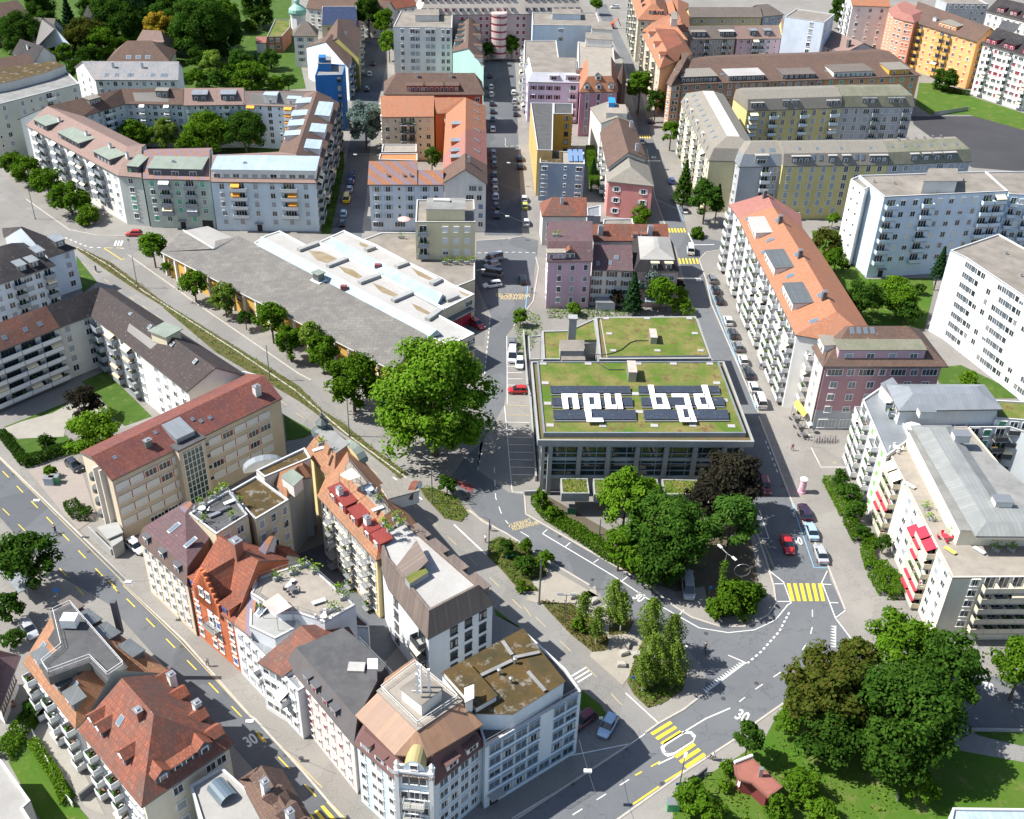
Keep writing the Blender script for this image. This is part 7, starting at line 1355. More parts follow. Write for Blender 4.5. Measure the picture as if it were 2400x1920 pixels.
hedge('02:170,530 02:330,480 02:540,400', 1.6, 1.8, 'dark hedge between the lawn and the small car park', 'd'); hedge('02:10,300 02:180,520', 1.4, 1.2, 'low hedge on the edge of the old street lawn', 'd'); hedge('03:20,1300 03:130,1120 03:260,960 03:300,860', 2.2, 1.3, 'rambling garden hedge between the barn and the balcony house'); hedge('03:240,1180 03:420,1450 03:480,1620', 1.2, 1.2, 'narrow hedge along the fence of the lower lawn', 'l')
hedge('02:510,820 02:570,900 02:660,900', 2.2, 1.5, 'bushy shrub bed at the foot of the beige block', 'd'); hedge('30:1500,640 30:1760,690', 2, 1.6, 'hedge at the foot of the tall orange house', 'd'); hedge('20:560,1110 20:600,1390', 2.5, 3, 'tall narrow hedge between the blue-grey house and the solar-roofed house')
def T(*rows):
 for r in rows: tree(*r)
T(('12:1289,88', 455, 11.5, 'p', 'tall', 'huge plane tree between the long hall and the parking bays, largest in the scene'),
('11:700,1340', 240, 7, 'g', 'round', 'broad green tree at the roadside left of the great plane tree'), ('11:110,890', 140, 6, 'g', 'round', 'round young street tree, first left of the loose pair beside the long hall'), ('11:240,1060', 115, 4.5, 'g', 'tall', 'loose street tree beside the hall, left one of a pair'), ('11:390,1030', 110, 6, 'b', 'tall', 'taller airy street tree beside the hall, in the middle of its cluster'), ('11:480,1140', 130, 5, 'g', 'tall', 'full street tree beside the hall just before the big roadside tree'),
('01:1100,370', 115, 5.5, 'g', 'round', 'leaning sparse street tree at the left end of the long hall'), ('01:1220,510', 50, 2.5, 'g', 'round', 'small bush-like tree against the yellow hall wall near its left end'), ('01:1400,645', 115, 4.5, 'g', 'round', 'round street tree before the second stretch of yellow hall panels'), ('01:1620,750', 110, 4.5, 'b', 'tall', 'thin airy street tree halfway along the hall'), ('01:1770,880', 65, 3, 'd', 'round', 'small dark street tree before the hall, between two larger ones'),
('12:1380,660', 80, 2.5, 'd', 'round', 'dark shrub on the planted island under the great plane tree'),
('22:820,800', 220, 8, 'l', 'tall', 'bright green tree rising in front of the hall terraces, leftmost of the grove'), ('22:1120,1000', 330, 8, 'd', 'round', 'large dark green tree in the middle of the grove before the hall'), ('22:960,760', 160, 7.5, 'g', 'round', 'green tree of the grove touching the planted terraces'), ('22:1270,1040', 170, 6.5, 'g', 'round', 'green tree on the right flank of the grove'), ('22:920,1200', 140, 5, 'g', 'round', 'tree of the grove above the hedge end'), ('22:780,1120', 150, 5, 'g', 'tall', 'medium tree of the grove hanging over the clipped hedge'), ('22:1060,1230', 250, 5, 'd', 'round', 'dark spreading tree of the grove over the parked pickup truck'), ('22:1560,640', 260, 9, 'r', 'round', 'dark copper beech at the right front corner of the glass hall'), ('22:1400,760', 150, 8, 'r', 'round', 'second copper-leaved tree partly hidden behind the grove'), ('22:1590,930', 215, 7, 'n', 'tall', 'bright feathery pine beside the shaded street'), ('22:210,760', 60, 3.5, 'g', 'tall', 'slim green tree at the corner of the hall forecourt'), ('22:300,870', 60, 2, 'g', 'round', 'rounded shrub at the upper end of the hall hedge'),
('22:1620,1500', 170, 2.4, 'g', 'round', 'round shrub mass inside the kerb curve of the street corner'), ('22:1470,1560', 90, 2, 'g', 'round', 'low shrub below the ivy-clad lamp post'), ('22:1740,1430', 90, 2, 'd', 'round', 'dark shrub at the right of the corner bed'),
('22:740,1490', 90, 6, 'b', 'birch', 'slim birch at the upper end of the triangular plot'), ('23:520,190', 70, 4.5, 'b', 'birch', 'small birch left on the triangular plot among dry grass'), ('23:620,300', 70, 4.5, 'b', 'birch', 'small birch leaning over the cycle path side of the plot'), ('23:800,200', 75, 5, 'b', 'birch', 'birch right beside the painted number thirty'), ('23:1010,280', 100, 7, 'b', 'birch', 'tall birch at the top of the oval bed'), ('23:1160,400', 100, 6, 'b', 'birch', 'birch on the road side of the oval bed'), ('23:1030,560', 110, 5.5, 'b', 'birch', 'full birch in the centre of the oval bed'), ('23:1180,600', 100, 5, 'b', 'birch', 'birch casting shade on the side street from the oval bed'), ('23:960,640', 80, 4.5, 'b', 'birch', 'lowest birch on the left of the oval bed'),
('12:1800,1120', 70, 2, 'd', 'round', 'dark shrub beside the green bench'), ('12:1950,1240', 90, 2.2, 'd', 'round', 'darkest round shrub of the small park island'), ('12:2090,1200', 70, 1.6, 'l', 'round', 'yellow-green shrub at the right of the small park island'), ('12:1950,1100', 55, 1.8, 'g', 'round', 'small green shrub next to the side street'), ('12:1920,1400', 50, 1, 'l', 'round', 'low bush at the tip of the small park island'), ('23:480,330', 60, 1, 'l', 'round', 'bright low bush in the dry grass of the plot'),
('33:740,800', 330, 8.5, 'o', 'round', 'rust-tinged large tree at the right bend of the main road'), ('33:1290,950', 400, 9, 'd', 'round', 'large dark tree in the middle of the corner wood'), ('33:1270,440', 250, 9, 'g', 'round', 'green tree touching the cream terrace block'), ('33:1600,640', 280, 9, 'd', 'round', 'dark tree between the wood and the small junction on the right'), ('33:960,540', 160, 8, 'o', 'round', 'reddish-brown tree crown beside the give-way teeth'), ('33:1230,1200', 300, 6, 'd', 'round', 'lower clumpy tree hanging over the shaded lawn'), ('33:760,1120', 250, 5, 'd', 'round', 'mixed green tree over the garden slope'), ('33:450,1010', 110, 3, 'g', 'round', 'light green shrub tree at the garden corner by the road'), ('33:580,860', 190, 6, 'o', 'round', 'rusty green tree at the kerb of the main road'), ('33:2150,620', 210, 7, 'g', 'round', 'green tree cut off by the right edge'), ('33:1400,1480', 130, 3, 'g', 'round', 'small tree in the deep shade of the corner wood'), ('33:550,1480', 140, 2.4, 'g', 'round', 'sunny shrub behind the red pavilion'), ('33:380,1640', 110, 2.2, 'g', 'round', 'shrub under the white gutter pipe of the pavilion'), ('33:700,1660', 120, 1.8, 'g', 'round', 'wide bright shrub at the bottom edge'),
('23:1710,1150', 115, 4.5, 'd', 'tall', 'dark oval tree beside the red pavilion roof'), ('23:1320,1580', 150, 2.4, 'g', 'round', 'sunny bush cluster left of the pavilion'), ('23:1450,1690', 110, 2, 'g', 'round', 'garden bush at the bottom edge below the pavilion path'), ('23:1560,1340', 60, 1.5, 'g', 'round', 'small bush between the tree and the pavilion'), ('23:1540,1480', 50, 1, 'l', 'round', 'flowering bush by the pavilion path'),
('02:200,1210', 215, 6, 'd', 'round', 'dense dark round tree casting its shadow on the old street'), ('02:60,1560', 110, 3, 'd', 'round', 'shrubby tree below the bicycle shelter at the left edge'), ('02:680,310', 200, 5, 'l', 'round', 'bright green tree at the corner of the beige block'), ('01:600,1490', 130, 4, 'r', 'round', 'dark purple-leaved small tree on the shaded lawn'), ('02:360,570', 50, 1.2, 'g', 'round', 'lone bush beside the recycling bins'), ('02:330,360', 70, 1.4, 'd', 'round', 'low bush on the lawn before the dark hedge'), ('03:90,420', 80, 1.6, 'd', 'round', 'garden bush left of the parked silver car'), ('03:240,920', 80, 1.8, 'd', 'round', 'dark garden bush above the gravel courtyard'),
('00:970,990', 120, 5, 'g', 'round', 'courtyard tree at the left end of the green cluster'), ('00:1190,990', 100, 5, 'b', 'tall', 'paler courtyard tree in the gap of the cluster'), ('00:1500,970', 170, 6, 'l', 'round', 'sunny courtyard tree of the big green cluster'), ('00:1760,950', 170, 7, 'd', 'round', 'dark courtyard tree beside the stair tower'), ('00:1380,1040', 110, 4, 'g', 'round', 'low courtyard tree before the grey dormer house'),
('00:90,1190', 90, 4, 'g', 'round', 'roadside tree, topmost of the row below the pinkish roof'), ('00:200,1240', 110, 4.2, 'g', 'round', 'roadside tree, second of the row below the pinkish roof'), ('00:340,1330', 120, 4.4, 'g', 'round', 'roadside tree, third of the row below the pinkish roof'), ('00:500,1440', 140, 4.5, 'g', 'round', 'roadside tree, lowest and widest of the row below the pinkish roof'), ('00:640,1570', 90, 1.6, 'l', 'round', 'bright low shrub at the corner of the pinkish-roofed house'),
('10:790,900', 140, 8, 'c', 'tall', 'silvery blue cedar between the two side streets'), ('10:1270,1140', 70, 5, 'd', 'tall', 'slim dark tree in the small courtyard of the white gable'), ('10:810,100', 110, 10, 'd', 'tall', 'tall dark tree at the end of the shaded street'), ('10:960,320', 75, 7, 'l', 'tall', 'sunlit green tree beside the tall white block'), ('10:930,170', 80, 9, 'g', 'tall', 'tree behind the tall white block roof terrace'), ('10:1850,330', 60, 6, 'g', 'tall', 'street tree right of the maroon banded bay tower'), ('10:1670,360', 45, 5, 'd', 'tall', 'street tree left of the maroon banded bay tower'),
('20:925,640', 105, 9, 'g', 'tall', 'tall green street tree under the orange roofs'), ('20:1040,740', 75, 7, 'd', 'tall', 'darker street tree beside the brown corner house'), ('20:1150,960', 70, 6, 'g', 'tall', 'ivy-green tree at the foot of the yellow corner'), ('20:1250,1300', 110, 7, 'd', 'cone', 'loose conifer before the yellow slate-roofed house'), ('20:1400,1450', 130, 7, 'd', 'tall', 'full dark tree at the zebra crossing corner'), ('20:1490,1420', 70, 8, 'f', 'cone', 'slender dark conifer against the yellow wall'), ('20:590,1200', 45, 5, 'f', 'cone', 'narrow cypress beside the blue-grey house'), ('20:930,1560', 90, 1.5, 'l', 'round', 'yellow-green shrub on the yard wall before the pink house'), ('20:610,30', 50, 5, 'g', 'round', 'tree at the top edge beside the car park'), ('20:1340,1690', 60, 1, 'g', 'round', 'low bush by the zebra crossing corner'),
('21:880,680', 110, 6, 'f', 'cone', 'dark fir tree in front of the white house with brown shutters'), ('21:960,600', 150, 6, 'c', 'round', 'grey-green willow behind the dark fir'), ('21:1080,700', 130, 5, 'g', 'round', 'green tree right of the dark fir'), ('21:1220,700', 60, 3, 'l', 'round', 'sunny bush beside the street behind the green roofs'), ('21:1230,800', 90, 2, 'l', 'round', 'yellow-green bush at the upper right corner of the rear green roof'), ('21:60,880', 60, 2.2, 'l', 'tall', 'thin bright tree at the forecourt corner of the planted yard'), ('21:760,730', 60, 3, 'r', 'round', 'reddish bush left of the dark fir'), ('21:450,810', 60, 1.8, 'g', 'round', 'garden shrub at the foot of the pink house'), ('21:1210,640', 40, 2, 'r', 'round', 'small dark-leaved bush beside the street kerb'),
('31:730,330', 110, 4, 'o', 'round', 'brownish tree at the foot of the slab block'), ('31:800,460', 100, 4, 'g', 'round', 'garden tree behind the orange-roofed row'), ('31:1000,740', 150, 6, 'd', 'round', 'large dark garden tree behind the mauve house roof'), ('31:1270,760', 130, 4, 'g', 'round', 'garden tree right of the large dark one'), ('31:1230,660', 100, 3, 'l', 'round', 'light green garden tree on the sunny lawn'), ('31:1330,850', 90, 3, 'd', 'round', 'garden tree close to the huge white block'), ('31:1560,470', 80, 8, 'f', 'cone', 'dark conifer between the slab block and the huge white block'), ('31:1400,670', 45, 1.6, 'd', 'round', 'clipped round bush on the garden lawn'), ('31:1320,665', 35, 1.4, 'd', 'round', 'smaller clipped bush left of the round one'), ('31:860,500', 40, 1.6, 'r', 'round', 'red-leaved bush at the foot of the white end tower'), ('31:780,160', 50, 3, 'l', 'round', 'bright tree by the yellow block entrance'), ('31:1760,1320', 70, 2, 'l', 'round', 'sunny bush under the huge white block'),
('32:830,610', 70, 2.6, 'd', 'round', 'dark round tree at the head of the pavement hedge'), ('32:900,720', 90, 2.2, 'd', 'round', 'dark shrub below the white balcony house'), ('32:940,850', 90, 2.2, 'd', 'round', 'large shrub halfway down the balcony house'), ('32:1150,1080', 60, 2.5, 'd', 'round', 'bush between the hedge and the cream terrace block'), ('32:1000,1000', 60, 1.8, 'd', 'round', 'low dark shrub inside the first hedge bay'),
('30:1590,580', 95, 4, 'd', 'round', 'round dark tree at the foot of the tall orange house'), ('30:840,90', 100, 8, 'd', 'tall', 'dark tree between the tower block and the white orange-roofed house'))
rg = random.Random(4)
for i, (x, y, r, z, c, sh_, lb) in enumerate(((150, 240, 150, 6, 'd', 'round', 'dark garden tree below the brick building'), (20, 200, 90, 6, 'd', 'round', 'dark garden tree at the left edge under the brick building'), (280, 70, 110, 8, 'd', 'tall', 'dark tree right of the brick building'), (490, 110, 90, 9, 'f', 'cone', 'tall fir right of the grey-brown roof'), (620, 280, 150, 6, 'o', 'round', 'yellowing tree group right of the white gable'), (730, 320, 120, 5, 'g', 'round', 'green and rusty tree near the hipped brown roof'), (470, 380, 70, 3, 'g', 'round', 'green bush under the white gable'), (380, 380, 40, 2.4, 'r', 'round', 'dark purple bush under the white gable'), (350, 440, 80, 3, 'g', 'round', 'wide green bush before the teal house'), (560, 500, 80, 4, 'd', 'round', 'dark tree beside the patterned roof'), (800, 110, 150, 9, 'd', 'round', 'large dark garden tree in the upper left wood'), (960, 60, 150, 10, 'f', 'tall', 'very dark tree in the upper left wood'), (1080, 40, 130, 10, 'd', 'tall', 'dark tree behind the yellowing crown'), (1160, 220, 110, 9, 'y', 'tall', 'golden yellow tree above the hipped roofs'), (1280, 120, 180, 12, 'd', 'tall', 'huge dark tree right of the golden one'), (1450, 200, 200, 13, 'd', 'tall', 'tallest dark garden tree at the top'), (1620, 230, 140, 9, 'd', 'tall', 'dark tree bordering the pale courtyard'), (1530, 480, 90, 7, 'b', 'tall', 'pale slim tree behind the brown courtyard roofs'), (1420, 570, 80, 4, 'g', 'round', 'green tree behind the brown courtyard roofs'), (1640, 540, 90, 4, 'g', 'round', 'green garden tree in the sunny garden'), (1810, 570, 130, 5, 'g', 'round', 'large round green tree in the sunny garden'), (1980, 610, 70, 3, 'l', 'round', 'yellow-green garden bush near the blue house'), (1950, 430, 80, 4, 'd', 'round', 'dark tree before the brick workshop'), (1740, 460, 100, 3, 'd', 'round', 'dark hedge-like bush by the pale courtyard'), (1845, 440, 40, 3, 'f', 'cone', 'small pointed conifer before the brick workshop'), (1850, 40, 120, 9, 'd', 'tall', 'weeping dark tree at the top edge'), (2080, 590, 60, 4, 'd', 'round', 'dark tree beside the blue house'), (1350, 260, 140, 8, 'd', 'round', 'lower dark crown under the tallest garden tree'), (680, 30, 120, 9, 'd', 'tall', 'dark tree at the top edge beside the shingled house'), (950, 250, 60, 3, 'g', 'round', 'small garden tree left of the attic villa'), (1000, 150, 130, 6, 'd', 'round', 'dark understorey tree of the upper left wood'), (1640, 100, 90, 8, 'g', 'tall', 'tree before the grey stone house'), (1900, 130, 80, 5, 'd', 'round', 'dark bush mass above the grass roof'), (1800, 200, 60, 2, 'g', 'round', 'low bush on the lawn left of the grass roof'), (1560, 350, 90, 4, 'd', 'round', 'dark undergrowth left of the pale courtyard'), (1440, 420, 90, 4, 'd', 'round', 'undergrowth below the tallest garden tree'), (1180, 420, 60, 3, 'g', 'round', 'bush between the villa and the patterned roof'), (880, 330, 60, 2, 'g', 'round', 'bush beside the sheds left of the villa'), (100, 330, 80, 3, 'd', 'round', 'dark shrub above the small white house'), (640, 420, 90, 3, 'd', 'round', 'dark hedge tree below the yellowing group'), (1480, 640, 60, 3, 'd', 'round', 'garden shrub behind the courtyard ridge'), (1560, 580, 70, 4, 'd', 'round', 'dark garden tree between the pale slim and the green one'), (1720, 600, 80, 3, 'd', 'round', 'dark shrub left of the large round garden tree'), (1900, 540, 60, 4, 'g', 'tall', 'garden tree right of the large round one'), (340, 170, 90, 5, 'd', 'round', 'tree beyond the grey-brown roof'), (1250, 330, 80, 4, 'o', 'round', 'rusty lower crown under the golden tree'), (900, 180, 140, 6, 'd', 'round', 'dark shade tree left in the upper left wood'))):
 tree('00:%d,%d' % (x, y), r, z, c, sh_, lb)
# ================================================================ vehicles
TYRE = plain('tyre_rubber', (.02, .02, .02), .8); RIM = plain('wheel_rim', (.4, .4, .42), .3, .8); CGL = plain('car_glass', (.015, .02, .025), .05, 0, 1); HL = plain('headlight_glass', (.6, .62, .65), .1); TL = plain('tail_light_red', (.4, .01, .01), .2)
CARM = {}
def paint(n, c):
 if n not in CARM:
  m = plain('paint_'+n, c, .25, .1, .6); m.node_tree.nodes['Principled BSDF'].inputs['Coat Weight'].default_value = .7; CARM[n] = m
 return CARM[n]
PC = dict(white=(.72, .73, .74), silver=(.42, .44, .46), grey=(.16, .17, .18), black=(.012, .013, .015), dark=(.03, .035, .045), blue=(.03, .07, .25), lightblue=(.35, .5, .65), red=(.45, .02, .02), darkred=(.16, .012, .02), yellow=(.75, .5, .02), purple=(.04, .02, .05), teal=(.1, .3, .32), lime=(.6, .62, .1), cream=(.55, .5, .4))
CT = dict(hatch=(4.1, 1.76, 1.48, [(-2.05, .72, .3, .75), (-1.98, .84, .22, .92), (-1.2, .88, .2, .95), (.75, .88, .2, .93), (1.6, .84, .2, .84), (2.0, .72, .24, .66), (2.08, .6, .32, .55)], (-1.95, -1.5, .35, 1.0)),
 estate=(4.6, 1.8, 1.46, [(-2.3, .74, .3, .8), (-2.22, .86, .22, .95), (-1.3, .9, .2, .97), (.8, .9, .2, .95), (1.8, .86, .2, .84), (2.25, .74, .24, .66), (2.32, .6, .32, .55)], (-2.2, -1.9, .35, 1.1)),
 saloon=(4.5, 1.78, 1.42, [(-2.25, .74, .3, .8), (-2.18, .84, .22, .93), (-1.3, .89, .2, .95), (.7, .89, .2, .93), (1.7, .85, .2, .82), (2.2, .73, .24, .64), (2.27, .6, .32, .54)], (-1.6, -.95, .3, 1.0)),
 van=(5.0, 1.95, 2.1, [(-2.5, .9, .35, 1.1), (-2.45, .96, .3, 1.2), (0, .97, .25, 1.2), (1.5, .96, .25, 1.15), (2.2, .9, .25, .95), (2.5, .8, .3, .75)], (-2.45, -2.35, 1.2, 1.9)))
def carlib(ty, col):
 k = ('car', ty, col)
 if k in LIB: return LIB[k]
 Lc, Wd, Hc, st, (xb0, xb1, xt1, xt0) = CT[ty]; b = MB(); V = []; m = len(st)
 for x, w_, zl, zh in st: V += [(x, -w_*.86, zl), (x, -w_, zl+.18), (x, -w_, zh-.14), (x, -w_*.86, zh), (x, w_*.86, zh), (x, w_, zh-.14), (x, w_, zl+.18), (x, w_*.86, zl)]
 F = [(i*8+j, i*8+(j+1) % 8, (i+1)*8+(j+1) % 8, (i+1)*8+j) for i in range(m-1) for j in range(8)]; F = [f[::-1] for f in F]+[tuple(range(8)), tuple(range((m-1)*8, m*8))[::-1]]
 b.add(V, F, 0); zb = st[2][3]-.03; w0 = st[2][1]*.88; w1 = w0*.8; zt = Hc
 roof = [(xb1, -w1, zt), (xt1, -w1, zt), (xt1, w1, zt), (xb1, w1, zt)]; R2 = [(x*1.0, y*.6, zt+.05) for x, y, z in roof]
 b.add(roof+R2, [(0, 1, 5, 4), (1, 2, 6, 5), (2, 3, 7, 6), (3, 0, 4, 7), (4, 5, 6, 7)], 0)
 for (x, y) in ((xb1, -1), (xb1, 1), ((xb1+xt1)/2, -1), ((xb1+xt1)/2, 1)): b.box((x, y*(w1+w0)/2, (zb+zt)/2), (.09, .09, (zt-zb)), mi=0)
 body = b.build('body', [paint(col, PC[col])], None, smooth=False, loc=(0, 0, 0)); md = body.data; bpy.data.objects.remove(body)
 g = MB(); base = [(xb0, -w0, zb), (xt0, -w0, zb), (xt0, w0, zb), (xb0, w0, zb)]; g.add(base+[(x, y*.98, zt-.01) for x, y, z in roof], [(0, 1, 5, 4), (1, 2, 6, 5), (2, 3, 7, 6), (3, 0, 4, 7)]); o = g.build('windows', [CGL], None, loc=(0, 0, 0)); mg = o.data; bpy.data.objects.remove(o)
 if 'wheel' not in LIB:
  t = MB(); t.rod((0, -.11, 0), (0, .11, 0), .32, 14, 0); t.rod((0, -.12, 0), (0, .12, 0), .2, 10, 1); o = t.build('wheel', [TYRE, RIM], None, loc=(0, 0, 0)); LIB['wheel'] = o.data; bpy.data.objects.remove(o)
  for nm, mm in (('headlight', HL), ('tail_light', TL)): o = MB().box((0, 0, 0), (.08, .32, .14)).build(nm, [mm], None, loc=(0, 0, 0)); LIB[nm] = o.data; bpy.data.objects.remove(o)
 parts = [('body', md, (0, 0, 0)), ('windows', mg, (0, 0, 0))]+[('wheel', LIB['wheel'], (x*Lc*.31, y*(Wd/2-.1), .32)) for x in (-1, 1) for y in (-1, 1)]+[('headlight', LIB['headlight'], (st[-2][0]+.02, y*.55, .6)) for y in (-1, 1)]+[('tail_light', LIB['tail_light'], (st[0][0]-.01, y*.58, .72)) for y in (-1, 1)]
 LIB[k] = parts; return parts
def car(s, d, ty, col, label, group='cars parked along the kerbs', name='parked_car', sc=1.05):
 (x, y), = PX(s); p = G(x, y); q = G(x+d[0], y+d[1]); v = (q-p).normalized(); t = empty(name, (p.x, p.y, .03), label, 'van' if ty == 'van' else 'car', group, math.atan2(v.y, v.x)); t.scale = (sc, sc, sc)
 for nm, me, l in carlib(ty, col): o = bpy.data.objects.new(nm, me); COL.objects.link(o); o.parent = t; o.location = l
 return t
M_ = (-.5, -20); R_ = (-7, -20)
for i, (x, y, ty, c, lb) in enumerate(((1690, 560, 'hatch', 'dark', 'dark car at the far shaded end of the main street row'), (1697, 640, 'hatch', 'white', 'white car, first of the white pair in the far main street row'), (1700, 692, 'estate', 'white', 'white car, nearer one of the white pair in the far main street row'), (1703, 760, 'hatch', 'dark', 'dark car just behind the white pair on the main street'), (1706, 815, 'hatch', 'dark', 'dark car between the other dark one and the teal car'), (1708, 868, 'hatch', 'teal', 'teal car in the far main street row'), (1710, 945, 'hatch', 'white', 'white car last before the small side crossing'), (1712, 1115, 'estate', 'grey', 'grey car first after the small side crossing'), (1716, 1160, 'estate', 'dark', 'dark car second after the small side crossing'), (1720, 1200, 'hatch', 'grey', 'grey car beside the brown roofed gable house'), (1722, 1275, 'hatch', 'dark', 'dark car beside the broad gable wall'), (1724, 1325, 'estate', 'silver', 'silver estate beside the white gable wall'), (1727, 1378, 'hatch', 'cream', 'cream-coloured car next to the silver estate'), (1730, 1432, 'hatch', 'white', 'white hatchback nearest the hanging street lamp'), (1732, 1500, 'hatch', 'black', 'black car in deep shade beside the cream house'), (1734, 1565, 'hatch', 'dark', 'last dark car of the main street row before the junction'),
  (1860, 680, 'estate', 'white', 'white estate at the far end of the right-hand main street row'), (1866, 745, 'hatch', 'silver', 'silver car second in the right-hand main street row'), (1871, 790, 'hatch', 'grey', 'grey car third in the right-hand main street row'), (1876, 835, 'hatch', 'dark', 'dark car ending the far right-hand row'), (1905, 1155, 'estate', 'black', 'black car, upper of the pair beside the ochre house'), (1910, 1212, 'estate', 'black', 'black car, lower of the pair beside the ochre house'), (1936, 1450, 'hatch', 'white', 'white car directly above the yellow one'), (1941, 1500, 'hatch', 'lime', 'small yellow car on the sunny pavement bay'), (1950, 1620, 'hatch', 'white', 'white car alone near the main street mouth'))): car('10:%d,%d' % (x, y), M_, ty, c, lb)
for x, y, ty, c, lb in ((845, 470, 'hatch', 'dark', 'dark car at the top of the shaded left street'), (820, 545, 'hatch', 'white', 'white car in the upper shaded left street'), (800, 655, 'hatch', 'dark', 'dark car near the silvery cedar'), (695, 1275, 'hatch', 'blue', 'dark blue car in the shade beside the balcony wing'), (686, 1325, 'hatch', 'blue', 'blue car just above the white one near the yellow van'), (676, 1380, 'hatch', 'silver', 'silver car just above the yellow van'), (655, 1450, 'van', 'yellow', 'bright yellow van in the shaded left street'), (632, 1555, 'hatch', 'lightblue', 'pale car just below the yellow van'), (622, 1625, 'hatch', 'black', 'black car last at the mouth of the left street')): car('10:%d,%d' % (x, y), (3, -20), ty, c, lb)
for x, y, ty, c, lb in ((1442, 612, 'estate', 'grey', 'grey estate first in the row below the orange-roofed houses'), (1468, 690, 'hatch', 'dark', 'dark car second in the row below the orange-roofed houses'), (1495, 765, 'hatch', 'black', 'black car third in the row below the orange-roofed houses'), (1558, 915, 'hatch', 'white', 'white car alone between the dark trio and the dark pair'), (1592, 1007, 'estate', 'dark', 'dark estate, upper of the dark pair beside the rear green roof'), (1628, 1102, 'hatch', 'grey', 'dark grey car, lower of the dark pair beside the rear green roof'), (1665, 1200, 'hatch', 'white', 'white car with black roof beside the hall corner'), (1703, 1292, 'estate', 'dark', 'dark blue estate between two white cars'), (1740, 1397, 'hatch', 'white', 'white hatchback second from the lower end of the row'), (1787, 1500, 'van', 'white', 'white delivery van at the lower end of the row')): car('21:%d,%d' % (x, y), R_, ty, c, lb)
for s, d, ty, c, lb in (('21:1287,405', (-1, -20), 'van', 'white', 'white van driving over the crossing in front of the row houses'), ('20:935,1032', (-3, -20), 'hatch', 'white', 'white car driving below the far zebra crossing'), ('20:995,885', (-5, -20), 'hatch', 'dark', 'dark car under the dark street tree'), ('20:1152,1320', (-5, -20), 'hatch', 'blue', 'blue car beside the loose conifer'), ('20:1245,1528', (-6, -20), 'hatch', 'grey', 'grey car half under the zebra crossing tree'), ('32:285,690', (5, 20), 'estate', 'darkred', 'dark red estate in the shade of the glass hall'), ('32:445,1118', (4, 13), 'saloon', 'red', 'bright red sports car beside the painted thirty'), ('32:570,880', (-8, -20), 'estate', 'purple', 'dark purple car, first of three at the blue line'), ('32:617,1020', (-7, -20), 'saloon', 'lightblue', 'light blue saloon, middle of three at the blue line'), ('32:685,1185', (-7, -20), 'saloon', 'silver', 'silver saloon, last of three before the yellow crossing'),
  ('11:1712,470', (-20, 5), 'van', 'silver', 'silver van in the shade, topmost of the forecourt bays'), ('11:1702,512', (-20, 5), 'hatch', 'silver', 'silver car second in the shaded forecourt bays'), ('11:1705,578', (-20, -3), 'van', 'grey', 'grey van with a white roof in the forecourt bays'), ('11:1705,655', (-20, 3), 'estate', 'white', 'white car lowest in the forecourt bays'), ('11:1925,617', (-3, -20), 'estate', 'black', 'black car driving on the forecourt'), ('11:1592,938', (20, 12), 'estate', 'red', 'red fire service car in front of the red doors'), ('11:1850,1170', (-1, 20), 'van', 'white', 'white van in the first parking bay'), ('11:1903,1222', (-1, 20), 'hatch', 'white', 'white trailer-like small car beside the planted wall'), ('11:1890,1418', (-20, 0), 'hatch', 'red', 'red car parked nose-out under the planted rim'),
  ('22:1268,1430', (2, 20), 'van', 'silver', 'silver pickup truck under the dark spreading tree'), ('01:970,285', (-20, 0), 'hatch', 'red', 'red car at the mouth of the junction before the pale green house'), ('02:540,545', (12, 10), 'hatch', 'dark', 'dark blue car on the small car park beside the beige block'), ('03:215,375', (8, 12), 'hatch', 'silver', 'silver car parked behind the orange-roofed balcony house'), ('23:690,1070', (-9, 16), 'hatch', 'lightblue', 'pale blue car half in the shade of the white hotel wing'), ('23:510,1030', (-12, 9), 'hatch', 'darkred', 'dark car in full shade of the white hotel wing'), ('20:740,60', (-20, 0), 'hatch', 'white', 'white car on the far car park at the top'), ('02:985,1130', (10, 8), 'hatch', 'white', 'white car in the narrow yard between the beige block and the mansard house'), ('11:1850,1090', (-2, 20), 'hatch', 'grey', 'grey car at the head of the parking bays')): car(s, d, ty, c, lb)
